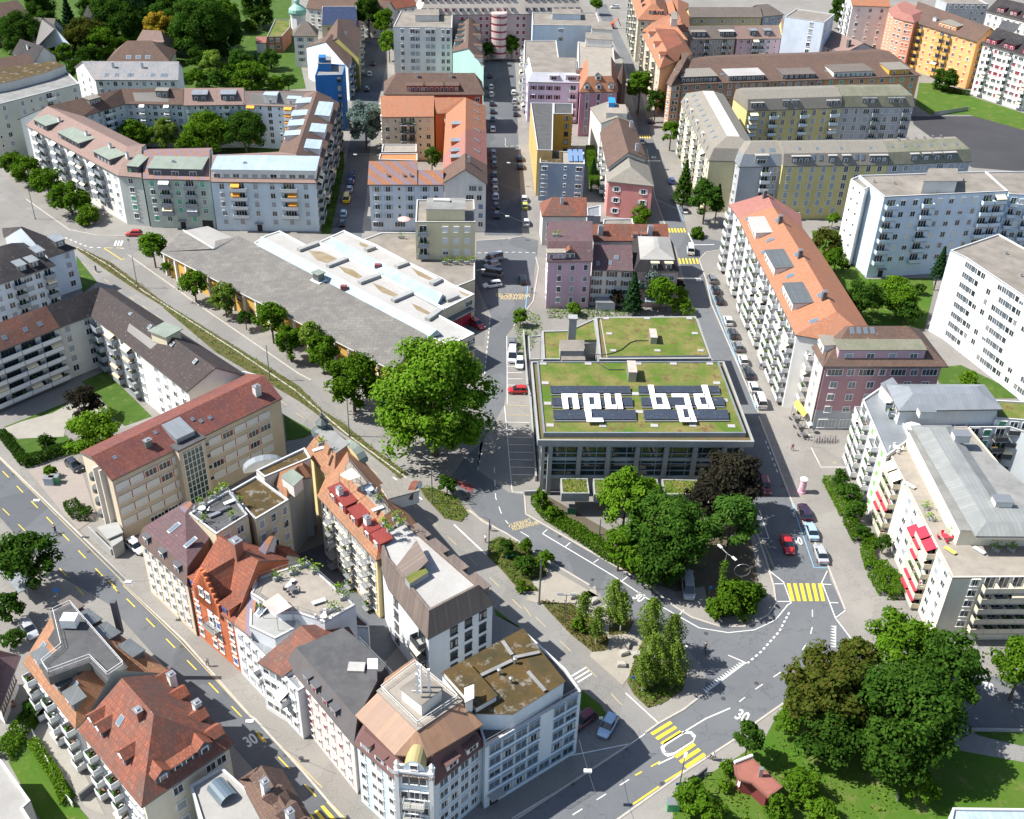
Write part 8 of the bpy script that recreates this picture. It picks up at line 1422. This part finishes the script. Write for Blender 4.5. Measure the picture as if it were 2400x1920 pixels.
# ================================================================ people, bicycles
def figure(pose, top, legs, hair=(.05, .03, .02)):
 """one continuous skinned body; pose: stand, walk or ride"""
 k = ('fig', pose)
 if k not in LIB:
  lean = .35 if pose == 'ride' else 0; hz = .95 if pose != 'ride' else 1.0
  J = {'pel': (0, 0, hz, .14), 'bel': (.03+lean*.3, 0, hz+.22, .13), 'che': (.05+lean*.8, 0, hz+.42, .15), 'nec': (.06+lean, 0, hz+.56, .06), 'hea': (.1+lean*1.1, 0, hz+.7, .1), 'top': (.1+lean*1.1, 0, hz+.8, .075)}
  ed = [('pel', 'bel'), ('bel', 'che'), ('che', 'nec'), ('nec', 'hea'), ('hea', 'top')]
  for sg, n_ in ((-1, 'r'), (1, 'l')):
   st = {'stand': (.02, 0), 'walk': (.22*sg, -.05), 'ride': (.35, .1+.08*sg)}[pose]
   J['hip'+n_] = (0, .1*sg, hz-.06, .1); J['kne'+n_] = (st[0]*1.0+.04, .11*sg, hz-.47+(.12 if pose == 'ride' else 0), .07); J['ank'+n_] = (st[0]*.9 if pose != 'ride' else .1+.12*sg, .11*sg, .08 if pose != 'ride' else .3+.1*sg, .045); J['toe'+n_] = (J['ank'+n_][0]+.15, .12*sg, J['ank'+n_][2]-.05, .035)
   J['sho'+n_] = (J['che'][0], .19*sg, hz+.45, .065); J['elb'+n_] = (J['che'][0]+(.12 if pose == 'ride' else -.03+.1*sg*(pose == 'walk')), .24*sg, hz+.2, .045); J['han'+n_] = (J['che'][0]+(.34 if pose == 'ride' else .05+.15*sg*(pose == 'walk')), .22*sg, hz+.05, .035)
   ed += [('pel', 'hip'+n_), ('hip'+n_, 'kne'+n_), ('kne'+n_, 'ank'+n_), ('ank'+n_, 'toe'+n_), ('che', 'sho'+n_), ('sho'+n_, 'elb'+n_), ('elb'+n_, 'han'+n_)]
  ks = list(J); me = bpy.data.meshes.new('body'); me.from_pydata([J[q][:3] for q in ks], [(ks.index(a), ks.index(c)) for a, c in ed], []); o = bpy.data.objects.new('body', me); o.modifiers.new('skin', 'SKIN')
  for i, q in enumerate(ks): me.skin_vertices[0].data[i].radius = (J[q][3], J[q][3]); me.skin_vertices[0].data[i].use_root = (i == 0)
  bpy.data.objects.remove(o); LIB[k] = me
 me = LIB[k].copy(); m = bpy.data.materials.new('clothes'); m.use_nodes = True; n = m.node_tree; N = n.nodes.new; L_ = n.links.new; tc = N('ShaderNodeTexCoord'); sx = N('ShaderNodeSeparateXYZ'); L_(tc.outputs['Object'], sx.inputs[0]); cr_ = N('ShaderNodeValToRGB'); cr_.color_ramp.interpolation = 'CONSTANT'; mr = N('ShaderNodeMath'); mr.operation = 'MULTIPLY'; mr.inputs[1].default_value = .5; L_(sx.outputs[2], mr.inputs[0]); L_(mr.outputs[0], cr_.inputs[0])
 el = cr_.color_ramp.elements; el[0].position = 0; el[0].color = (.03, .03, .03, 1); el[1].position = .05; el[1].color = (*legs, 1)
 for ps, c in ((.5, top), (.755, (.5, .3, .22)), (.84, hair)): e = el.new(ps); e.color = (*c, 1)
 L_(cr_.outputs[0], n.nodes['Principled BSDF'].inputs['Base Color']); me.materials.clear(); me.materials.append(m); return me
def bicycle(parent, off=(0, 0, 0), col=(.05, .05, .05)):
 b = MB(); W_ = []
 for x in (-.52, .52):
  pts = [(x+.33*math.cos(a*PI/8), 0, .34+.33*math.sin(a*PI/8)) for a in range(17)]
  for p, q in zip(pts, pts[1:]): b.rod(p, q, .03, 4)
 for p, q in (((-.52, 0, .34), (-.15, 0, .34)), ((-.15, 0, .34), (-.3, 0, .85)), ((-.28, 0, .75), (.35, 0, .8)), ((-.15, 0, .34), (.38, 0, .78)), ((.52, 0, .34), (.36, 0, 1.0)), ((-.52, 0, .34), (-.27, 0, .74)), ((.34, -.27, 1.02), (.34, .27, 1.02))): b.rod(p, q, .028, 5, 1)
 b.box((-.32, 0, .92), (.26, .15, .06), mi=0)
 k = ('bike', col)
 if k not in LIB: o = b.build('frame', [TYRE, plain('bike_%d%d' % (col[0]*99, col[1]*99), col, .4)], None, loc=(0, 0, 0)); LIB[k] = o.data; bpy.data.objects.remove(o)
 o = bpy.data.objects.new('frame', LIB[k]); COL.objects.link(o); o.parent = parent; o.location = off; return o
def person(s, d, pose, top, legs, label, bike=None):
 (x, y), = PX(s); p = G(x, y); q = G(x+d[0], y+d[1]); a = math.atan2((q-p).y, (q-p).x)
 me = figure(pose, top, legs); o = bpy.data.objects.new('person', me); COL.objects.link(o); o.location = (p.x, p.y, .03); o.rotation_euler = (0, 0, a); tag(o, label, 'person'); sm = o.modifiers.new('skin', 'SKIN'); sm.use_smooth_shade = True; o.modifiers.new('sub', 'SUBSURF').render_levels = 1
 if bike:
  t = empty('bicycle', (p.x, p.y, .03), bike, 'bicycle', None, a); bicycle(t)
person('23:1392,520', (-2, -20), 'ride', (.03, .03, .04), (.03, .03, .05), 'cyclist in dark clothes riding towards the side street', 'bicycle ridden by the dark-clothed cyclist near the give-way teeth')
person('01:697,548', (-10, -9), 'ride', (.02, .02, .02), (.03, .03, .03), 'cyclist in black on the cycle path by the dark wing', 'bicycle under the black-clothed cyclist on the cycle path'); person('02:408,1025', (-8, -12), 'ride', (.02, .02, .025), (.03, .03, .04), 'dark-clothed rider on the old street near the shadow', 'dark two-wheeler on the old street')
person('23:1445,1298', (10, 3), 'stand', (.6, .55, .5), (.03, .03, .04), 'person in a pale top standing with a bicycle at the lower crossing', 'bicycle held at the end of the lower crossing'); person('12:1655,1085', (8, -5), 'stand', (.7, .65, .62), (.35, .1, .1), 'person in a white top beside parked bicycles near the bench', None); person('12:1690,1000', (8, -5), 'stand', (.1, .15, .35), (.2, .05, .05), 'person in blue beside the lamp at the small park island', None)
person('32:600,345', (-5, 9), 'walk', (.6, .6, .6), (.05, .05, .06), 'person in light clothes walking past the cafe tables', None); person('33:690,500', (-8, 6), 'ride', (.6, .62, .5), (.05, .05, .05), 'cyclist in a pale jacket at the bend beside the rusty tree', 'bicycle of the cyclist at the bend')
person('32:480,420', (4, 9), 'walk', (.3, .05, .05), (.04, .05, .1), 'person in a red top crossing the wide pavement'); person('31:250,1250', (5, 12), 'walk', (.1, .15, .3), (.05, .05, .05), 'person in blue on the pavement below the balcony row'); person('22:1500,1620', (9, 2), 'walk', (.5, .5, .45), (.1, .1, .15), 'person in beige on the curved corner pavement'); person('11:1990,700', (0, 9), 'walk', (.05, .2, .1), (.1, .1, .1), 'person in green on the pavement beside the pink house'); person('03:1500,620', (8, 9), 'walk', (.6, .6, .6), (.1, .12, .2), 'person in white on the old street pavement')
for i in range(9):
 p = E1('32:%d,%d' % (640+i*19, 350+(i % 2)*8)); t = empty('bicycle', (p.x, p.y, .03), 'bicycles parked side by side against the mauve house', 'bicycle', 'bicycles parked at the mauve house', 1.2+.1*(i % 3)); bicycle(t, col=((.05, .05, .05), (.3, .05, .05), (.1, .1, .3))[i % 3])
for i in range(4):
 p = E1('12:%d,%d' % (1500+i*16, 790-i*14)); t = empty('bicycle', (p.x, p.y, .03), 'bicycles leaning in the rack on the planted island', 'bicycle', 'bicycles on the planted island', .3); bicycle(t)
# ================================================================ street furniture
PM = plain('pole_metal', (.16, .17, .17), .5, .5)
def pole(s0, hh, label, arm=None, name='street_pole', r=.11, head=None, cat='pole'):
 p = E1(s0); t = empty(name, (p.x, p.y, 0), label, cat); MB().rod(v3(p, -.2), v3(p, hh), r, 8, r2=r*.7).rod(v3(p, 0), v3(p, .3), r*1.8, 8).build('post', [PM], t)
 if arm:
  for (dx, dy) in arm:
   q = p+Vector((dx, dy)); MB().rod(v3(p, hh-.1), v3(q, hh+.15), .06, 6).build('arm', [PM], t)
   if head: MB().box(v3(q, hh+.12), (.9, .35, .16), (dx, dy)).box(v3(q, hh+.02), (.7, .28, .05), (dx, dy), 1).build('lamp_head', [FRW if head == 'w' else METAL, plain('lamp_glass', (.6, .6, .55), .2)], t)
 return t
pole('01:995,662', 8.5, 'slim overhead-line pole with a bracket in the verge beside the dark wing', [(-1.5, .6)]); pole('01:1950,1330', 8.5, 'overhead-line pole in the verge behind the beige block', [(-2.2, .8)]); pole('12:675,318', 8.5, 'overhead-line pole in the verge near the corner turret', [(-.8, .6)]); pole('12:1272,805', 9.5, 'tall pole with a blue plate on the planted island', [(-1.5, 1)]); pole('12:1680,1165', 7.5, 'pole with a small bracket beside the parked bicycles', [(-1, .4)]); pole('22:195,1525', 9.5, 'tall bare pole between the cycle path and the sandy plot', None, r=.16); pole('01:255,165', 8.5, 'dark pole beside the road at the left edge', None)
pole('22:1490,1500', 10, 'ivy-clad lamp post with two white heads at the street corner', [(-.9, 1.4), (.9, -1.4)], 'street_lamp', .12, 'w', 'street lamp'); pole('23:1168,768', 7, 'lamp post with a white head standing in the oval birch bed', [(.9, .9)], 'street_lamp', .1, 'w', 'street lamp'); pole('22:380,1650', 5.5, 'low lamp with a flat double arm on the sandy plot', [(-1, 0), (1, 0)], 'street_lamp', .08, 'm', 'street lamp'); pole('23:1200,1540', 6.5, 'lamp post with blue signs beside the lower bus stop', [(.3, .9)], 'street_lamp', .1, 'w', 'street lamp'); pole('11:1585,708', 6.5, 'wall lamp on a long arm at the fire station corner', [(1.8, .2)], 'street_lamp', .08, 'w', 'street lamp'); pole('22:630,1030', 3.5, 'dark pole in the yard of the glass hall', None); pole('02:360,480', 3.6, 'small garden lamp on the lawn before the dark hedge', None, 'street_lamp', .06, None, 'street lamp')
ivy = E1('22:1490,1500'); rgn = np.random.default_rng(3); n = 900; zz = rgn.uniform(0, 8.5, n)
o = bpy.data.objects.new('ivy', leafmesh('ivy', np.stack([ivy.x+rgn.normal(0, .28, n), ivy.y+rgn.normal(0, .28, n), zz], 1), rgn.uniform(.1, .2, n), rgn.uniform(0, 1, (n, 2)), LEAF['g'], None, 2)); COL.objects.link(o); tag(o, 'bright green ivy climbing the lamp post at the street corner', 'ivy')
def sign(s, hh, c, label, w=.55, kind='rect'):
 p = E1(s); t = empty('road_sign', (p.x, p.y, 0), label, 'road sign'); MB().rod(v3(p, 0), v3(p, hh), .04, 6).build('post', [METAL], t); MB().box(v3(p+Vector((0, -.06)), hh-.25), (w, .04, w)).build('sign_plate', [c], t)
BS = plain('sign_blue', (.02, .15, .5), .4); sign('23:862,795', 3, BS, 'blue road sign with a pole at the left of the oval bed'); sign('22:575,1420', 2.4, METAL, 'small grey sign standing at the kerb above the painted thirty'); sign('22:1420,1480', 2.4, BS, 'blue sign beside the ivy-clad lamp post'); sign('03:425,150', 2.6, BS, 'turquoise-blue sign at the kerb above the roof deck', .9); sign('23:1160,765', 1.6, FRW, 'white plate on the pole in the oval bed'); sign('01:940,385', 3, METAL, 'pair of road signs on the corner island near the red car'); sign('23:1185,1545', 2.4, BS, 'blue bus stop plate below the lower crossing'); sign('23:1395,1440', 1.6, METAL, 'grey sign board beside the garden wall'); sign('32:630,395', 2.0, FRW, 'white post plate beside the cafe tables'); sign('23:635,1060', 2.2, FRW, 'sign plate on the grass by the pale blue car')
# cables with hanging lamps
def cable(a, b_, za, zb, label):
 p, q = E1(a, za), E1(b_, zb); t = empty('hanging_lamp', (*((p+q)/2), 0), label, 'street lamp'); m = MB(); K = 10; pts = [v3(lerp(p, q, i/K), za+(zb-za)*i/K-1.0*(1-(2*i/K-1)**2)*.5) for i in range(K+1)]
 for c, d in zip(pts, pts[1:]): m.rod(c, d, .025, 4)
 m.build('cable', [PM], t); c = pts[K//2]; MB().box(c-Vector((0, 0, .2)), (1.0, .5, .25)).build('lamp_head', [FRW], t)
cable('23:465,1080', '23:640,1640', 8, 7, 'lamp hanging on a cable over the shaded street beside the hotel wing'); cable('10:1655,1470', '20:130,1620', 8, 7, 'lamp hanging on a cable over the lower main street'); cable('10:1640,1130', '10:2010,1190', 8, 8, 'lamp hanging over the middle of the main street'); cable('10:600,1090', '10:830,1110', 8, 8, 'lamp hanging over the shaded left street'); cable('02:100,620', '02:420,900', 8.5, 8.5, 'upper lamp hanging over the kerb of the old street'); cable('02:760,1330', '03:1080,0', 8.5, 8.5, 'middle lamp hanging over the kerb of the old street'); cable('03:1600,900', '03:2000,1090', 8.5, 8.5, 'lower lamp hanging over the old street beside the painted thirty'); cable('20:1040,1440', '20:1480,1600', 8, 7, 'lamp cable over the street before the dark tree')
# advertising column
p = E1('32:550,720'); t = empty('advertising_column', (p.x, p.y, 0), 'round advertising column with pink and white posters on the wide pavement', 'advertising column')
MB().lathe(v3(p, 0), [(.75, 0), (.75, .35), (.62, .4), (.62, 2.9)], 20, 0).build('column', [varied('poster_paper', (.75, .6, .62), (.75, .25, .4), scale=1.2, fine=2, amount=1, c3=(.3, .3, .5))], t); MB().lathe(v3(p, 2.9), [(.75, 0), (.75, .15), (.5, .35), (.1, .5)], 20).build('cap', [FRW], t)
STONE = varied('concrete_block', (.4, .38, .33), scale=1.5)
for s, a, lb in (('23:830,480', 1.2, 'upright stone seat block nearest the birches on the sandy plot'), ('23:805,535', .4, 'square stone seat block in the middle of the sandy plot'), ('23:895,548', .2, 'long stone seat block beside the oval bed'), ('23:790,620', 0, 'lowest stone seat block by the cycle path'), ('22:440,1480', .5, 'pale boulder seat at the top of the sandy plot'), ('23:590,160', .6, 'grey boulder between the small birches'), ('23:670,215', 1.4, 'tall grey boulder beside the slim birch')):
 p = E1(s); o = MB().box(v3(p, .3), (1.3, .9, .7), (math.cos(a), math.sin(a))).box(v3(p, .7), (1.1, .7, .12), (math.cos(a+.1), math.sin(a+.1))).build('stone_block', [STONE], None, loc=v3(p, 0)); tag(o, lb, 'stone block', 'stone blocks on the sandy plot')
def bench(s, a, c, label):
 p = E1(s); t = empty('park_bench', (p.x, p.y, 0), label, 'bench', None, a); m = MB()
 MB().box((0, 0, .45), (1.9, .5, .06)).build('seat', [c], t, loc=(0, 0, 0)); MB().box((0, .25, .75), (1.9, .06, .4)).build('backrest', [c], t, loc=(0, 0, 0))
 for x in (-.75, .75): MB().box((x, 0, .22), (.08, .45, .44)).build('leg', [METAL], t, loc=(0, 0, 0))
bench('12:1835,1190', .55, plain('bench_green', (.02, .22, .16), .6), 'green wooden park bench between the dark shrubs')
bench('03:70,930', .9, plain('bench_wood', (.25, .13, .07), .7), 'brown bench by the half-timbered barn')
def thing(name, b, mats, s, label, cat): o = b.build(name, mats, None, loc=v3(E1(s), 0)); tag(o, label, cat); return o
u = (.72, -.69); p = E1('02:120,1390'); b = MB(); b.box(v3(p, 2.5), (10, 2.6, .15), u); [b.box(v3(p+Vector(u)*k, 1.2), (.12, .12, 2.5), u, 1) for k in (-4.6, -1.5, 1.5, 4.6)]; thing('bicycle_shelter', b, [ZINC, METAL], '02:120,1390', 'long grey metal shelter roof beside the dark round tree', 'shelter')
for s, c, lb in (('02:362,662', (.35, .42, .48), 'pale blue-grey recycling container by the lone bush'), ('02:400,650', (.05, .25, .12), 'green bin beside the recycling container'), ('23:1160,1650', (.05, .3, .12), 'green and white kiosk box beside the lower bus stop'), ('22:430,870', (.02, .15, .08), 'dark green container behind the hall hedge')):
 p = E1(s); thing('container', MB().box(v3(p, .75), (1.6, 1.1, 1.4)).box(v3(p, 1.5), (1.7, 1.2, .12), mi=1), [plain(lb[:9], c, .5), METAL], s, lb, 'container')
p = E1('22:1640,1400'); b = MB();
for i in range(16): b.rod(v3(p, 3.5)+Vector((1.3*math.cos(i*PI/8), 0, 1.3*math.sin(i*PI/8))), v3(p, 3.5)+Vector((1.3*math.cos((i+1)*PI/8), 0, 1.3*math.sin((i+1)*PI/8))), .05, 5)
b.rod(v3(p, 0), v3(p, 2.2), .06, 5); thing('ring_sign', b, [METAL], '22:1640,1400', 'large round metal ring sign above the corner shrubs', 'sign')
p = E1('21:1040,800'); b = MB(); b.slab([v3(p, 2.6)+Vector(q) for q in ((-3, -2, -.3), (3, -2, -.3), (3, 2.2, .5), (-3, 2.2, .5))], [(0, 1, 2, 3)], .12); [b.rod(v3(p, 0)+Vector((x, y, 0)), v3(p, 2.4)+Vector((x, y, 0)), .06, 5) for x in (-2.7, 2.7) for y in (-1.7, 1.9)]; thing('garden_canopy', b, [BLUEM], '21:1040,800', 'pale metal garden canopy behind the rear green roof', 'canopy')
p = E1('21:670,810'); thing('garden_shed', MB().box(v3(p, 1.1), (4.5, 3, 2.2)).box(v3(p, 2.3), (4.9, 3.4, .15), mi=1), [GREYW, ZINC], '21:670,810', 'small grey shed between the fir and the pink house', 'shed')
p = E1('20:712,205'); t = empty('excavator', (p.x, p.y, 0), 'orange excavator at the top beside the grey-walled block', 'excavator'); OR = plain('machine_orange', (.6, .12, .02), .5); MB().box(v3(p, 1.6), (2.6, 2.2, 1.6)).build('body', [OR], t); MB().box(v3(p, .4), (3.2, 2.4, .8)).build('tracks', [TYRE], t); MB().rod(v3(p, 2.2), v3(p+Vector((3, 0)), 4.4), .25, 6).rod(v3(p+Vector((3, 0)), 4.4), v3(p+Vector((4.6, 0)), 1.2), .2, 6).build('arm', [OR], t)
# retaining walls and fences
def wallrun(s, hh, w_, m, label, name='garden_wall', cat='wall'):
 P = E(s); b = MB()
 for a, c in zip(P, P[1:]): b.box(v3((a+c)/2, hh/2), ((c-a).length+w_*.9, w_, hh), c-a)
 thing(name, b, [m], s.split()[0], label, cat)
wallrun('22:95,742 22:230,738', 1, .3, CONC, 'low concrete wall at the corner of the glass hall forecourt'); wallrun('03:240,1110 03:470,1560 03:530,1640', 1, .12, FRW, 'white garden fence along the lower lawn', 'garden_fence', 'fence'); wallrun('02:650,1010 02:810,1170', 1.2, .3, CONC, 'white low wall with planters before the beige block porch'); wallrun('11:1930,1000 11:1960,1400 12:1980,60 12:2020,640', 1.3, .3, CONC, 'concrete retaining wall behind the parking bays'); wallrun('23:1290,1475 23:1400,1390', 1.1, .15, DKWALL, 'dark board fence below the lower crossing', 'garden_fence', 'fence'); wallrun('33:1240,1600 33:1230,1560', 1, .1, METAL, 'short metal rail on the shaded lawn', 'garden_fence', 'fence'); wallrun('33:1650,1085 33:2400,1100', .5, .3, CONC, 'low wall along the road at the right edge'); wallrun('30:1500,840 30:1750,800', 1.6, .1, METAL, 'metal fence between the schoolyard and the bright lawn', 'garden_fence', 'fence'); wallrun('03:590,1590 03:700,1500', 1.4, .3, DKWALL, 'dark wall beside the slatted terrace')
# ================================================================ things on roofs and terraces
def furn(s, z, kind, label, c=FRW, a=0.0, size=1.0, name=None, cat=None):
 p = E1(s, z); b = MB(); nm = name or kind
 if kind == 'lounger': b.box(v3(p, z+.35), (1.9, .65, .1), (math.cos(a), math.sin(a))); b.box(v3(p, z+.17), (1.6, .5, .3), (math.cos(a), math.sin(a)), 1)
 elif kind == 'parasol': b.rod(v3(p, z), v3(p, z+2.4), .05, 6, 1); b.lathe(v3(p, z+2.1), [(1.7*size, 0), (1.1*size, .3), (.05, .6)], 8)
 elif kind == 'sail':
  q = E(s, z+2.6); n = len(q); c0 = sum(q, Vector((0, 0)))/n; V = [v3(k, z+2.7+.3*(i % 2)) for i, k in enumerate(q)]+[v3(c0, z+2.35)]; V += [v+Vector((0, 0, .03)) for v in V]; m_ = n+1
  b.add(V, [(n, (i+1) % n, i) for i in range(n)]+[(m_+n, m_+i, m_+(i+1) % n) for i in range(n)]); [b.rod(v3(k, z), v3(k, z+2.9), .05, 5, 1) for k in q]; p = c0
 elif kind == 'planter':
  b.box(v3(p, z+.3), (.9*size, .5, .6), (math.cos(a), math.sin(a)), 1); rr = random.Random(len(label))
  for i in range(40): q = v3(p, z+.6)+Vector((rr.gauss(0, .35*size), rr.gauss(0, .3), rr.uniform(0, .9))); e1 = Vector((rr.gauss(0, 1), rr.gauss(0, 1), rr.gauss(0, 1))).normalized()*.18; e2 = e1.orthogonal().normalized()*.12; b.add([q-e1, q+e2, q+e1, q-e2], [(0, 1, 2, 3)], 0)
 elif kind == 'table': b.lathe(v3(p, z+.7), [(.6*size, 0), (.6*size, .05)], 12); b.rod(v3(p, z), v3(p, z+.7), .05, 5, 1); [b.box(v3(p+Vector((math.cos(k), math.sin(k)))*.95, z+.4), (.42, .42, .1)) for k in (0, 1.6, 3.1, 4.7)]; [b.box(v3(p+Vector((math.cos(k), math.sin(k)))*1.15, z+.65), (.1, .42, .5), (math.cos(k), math.sin(k))) for k in (0, 1.6, 3.1, 4.7)]
 o = b.build(nm, [LEAF['l'] if kind == 'planter' else c, CONC if kind == 'planter' else METAL], None, loc=v3(p, z)); tag(o, label, cat or kind); return o
z4 = 12.87; R4 = plain('rust_planter', (.3, .1, .05), .8)
for s, k, lb, c, a, sz in (('12:250,1390', 'lounger', 'white lounger by the middle of the broad roof terrace', FRW, 1.2, 1), ('12:260,1440', 'table', 'dark table beside the white lounger', DKWALL, 0, 1), ('12:455,1520', 'lounger', 'long pale skylight-like bench on the broad roof terrace', FRW, .5, 1), ('12:340,1260', 'planter', 'planter with bright leaves on the far edge of the broad terrace', CONC, .5, 1.6), ('12:270,1310', 'planter', 'planter at the upper left of the broad terrace', CONC, .5, 1.4), ('12:430,1300', 'planter', 'planter at the right corner of the broad terrace', CONC, .5, 1.2), ('12:150,1350', 'planter', 'planter by the blue door of the broad terrace', CONC, 1, 1.2), ('12:640,1490', 'planter', 'planter with orange flowers at the right edge of the terrace', R4, .5, 1.6), ('12:600,1440', 'planter', 'yellow-green pot near the terrace railing', CONC, 0, .8), ('12:560,1575', 'planter', 'rust-red planter at the lower terrace edge', R4, .5, 1.2), ('12:510,1590', 'lounger', 'dark box bench at the lower terrace edge', DKWALL, .5, 1), ('12:490,1640', 'table', 'white table set on the small balcony terrace', FRW, 0, .8)): furn(s, z4, k, lb, c, a, sz)
furn('12:40,1530 12:160,1465 12:260,1550 12:150,1620', 11.5, 'sail', 'pink sun sail stretched over the front terrace', AW_PINK, name='sun_sail', cat='sun sail'); furn('12:50,1570', 11.5, 'planter', 'palm-like plant under the pink sun sail', CONC, 0, 1); furn('12:230,1620', 11.5, 'planter', 'tall grass planter at the corner of the front terrace', CONC, .5, 1.6)
furn('12:600,600 12:690,560 12:755,610 12:670,650', 16.3, 'sail', 'cream sun sail on the long planted roof deck', AW_CREAM, name='sun_sail', cat='sun sail')
zy = 16.35
for i, (s, lb) in enumerate((('12:470,380', 'planter near the turret end of the roof deck'), ('12:450,420', 'lounger near the turret end of the roof deck'), ('12:820,720', 'blue-grey chairs in the middle of the planted roof deck'), ('12:880,790', 'planter beyond the chairs on the planted roof deck'), ('12:880,850', 'grey bench box in the middle of the planted roof deck'), ('12:970,1000', 'yellow-green planter at the lower end of the roof deck'), ('12:1010,920', 'planter beside the deck railing at the lower end'), ('12:930,960', 'planter between the bench box and the lower end'), ('12:1040,960', 'planter in the lower right corner of the roof deck'))): furn(s, zy, ('planter', 'lounger', 'table', 'planter', 'lounger', 'planter', 'planter', 'planter', 'planter')[i], lb, (FRW, FRW, RL_BLUE)[i % 3], .6, 1.2)
for i, (s, k, lb) in enumerate((('02:1460,860', 'table', 'white table on the furnished roof terrace'), ('02:1550,890', 'lounger', 'lounger on the furnished roof terrace, lower one'), ('02:1620,850', 'lounger', 'dark lounger in the middle of the furnished roof terrace'), ('02:1660,800', 'lounger', 'grey lounger at the upper end of the furnished roof terrace'), ('02:1530,770', 'planter', 'plant pot at the left rim of the furnished roof terrace'), ('02:1620,700', 'planter', 'palm in a pot at the top corner of the furnished roof terrace'), ('02:1570,740', 'planter', 'yellow flowering pot on the furnished roof terrace'), ('02:1460,815', 'planter', 'dark potted shrub on the furnished roof terrace'), ('02:1730,800', 'planter', 'pot at the right rim of the furnished roof terrace'), ('02:1480,940', 'planter', 'long planter at the lower rim of the furnished roof terrace'), ('02:1680,910', 'planter', 'grassy planter at the lower right of the furnished roof terrace'))): furn(s, 14.68, k, lb, (FRW, METAL, DKWALL)[i % 3], .7, 1)
# cream terrace block
zc = 12.9
for i, (s, k, lb, c) in enumerate((('32:1345,320', 'parasol', 'white square parasol at the top of the cream block terrace', AW_WHITE), ('32:1540,770', 'planter', 'large dark shrub tub on the cream block terrace', CONC), ('32:1440,840', 'planter', 'grass planter on the edge of the cream block terrace', CONC), ('32:1480,920', 'planter', 'long planter along the cream block terrace edge', CONC), ('32:1580,1060', 'table', 'red wooden chairs on the narrow cream terrace', AW_RED), ('32:1620,1150', 'lounger', 'yellow lounger on the narrow cream terrace', AW_YELLOW), ('32:1640,1020', 'planter', 'grasses before the attic wall of the cream block', CONC), ('32:1830,1150', 'lounger', 'blue and white sofa on the corner terrace', FRW), ('32:1950,1140', 'planter', 'first shrub tub on the front terrace', CONC), ('32:2060,1140', 'planter', 'second shrub tub on the front terrace', CONC), ('32:1330,680', 'lounger', 'striped deck chair on the cream terrace', FRW), ('32:1230,420', 'table', 'white table at the top of the narrow terrace', FRW))): furn(s, zc, k, lb, c, -.9, 1.3 if k == 'planter' else 1)
furn('32:1210,610', 9.5, 'parasol', 'red parasol on a balcony of the cream terrace block', AW_RED, size=.7)
# cafe
for i, (x, y) in enumerate(((500, 200), (530, 260), (560, 320))): furn('32:%d,%d' % (x, y), 0, 'table', ('upper', 'middle', 'lower')[i]+' cafe table with chairs on the pavement before the mauve house', DKWALL)
furn('32:490,90 32:560,190 32:590,150 32:520,60', .3, 'sail', 'yellow awning over the cafe terrace of the mauve house', AW_YELLOW, name='cafe_awning', cat='awning'); furn('32:600,290', 0, 'parasol', 'blue folded cafe sign parasol at the mauve house corner', RL_BLUE, size=.4)
furn('11:1070,220', 6.9, 'parasol', 'pale pink parasol on the podium terrace', AW_PINK); furn('11:1050,300', 6.9, 'planter', 'red-leaved plant tub on the podium terrace', R4, 0, 1.8)
for i in range(6): furn('11:%d,%d' % (1365+i*40, 488-(i % 2)*14), 6.9, 'planter', ('first', 'second', 'third', 'fourth', 'fifth', 'last')[i]+' leafy tub from the left before the small cream house', CONC, 0, 1.6)
furn('21:320,290', 16, 'planter', 'potted greenery on the glazed roof terrace of the pink house', CONC, 0, 2)
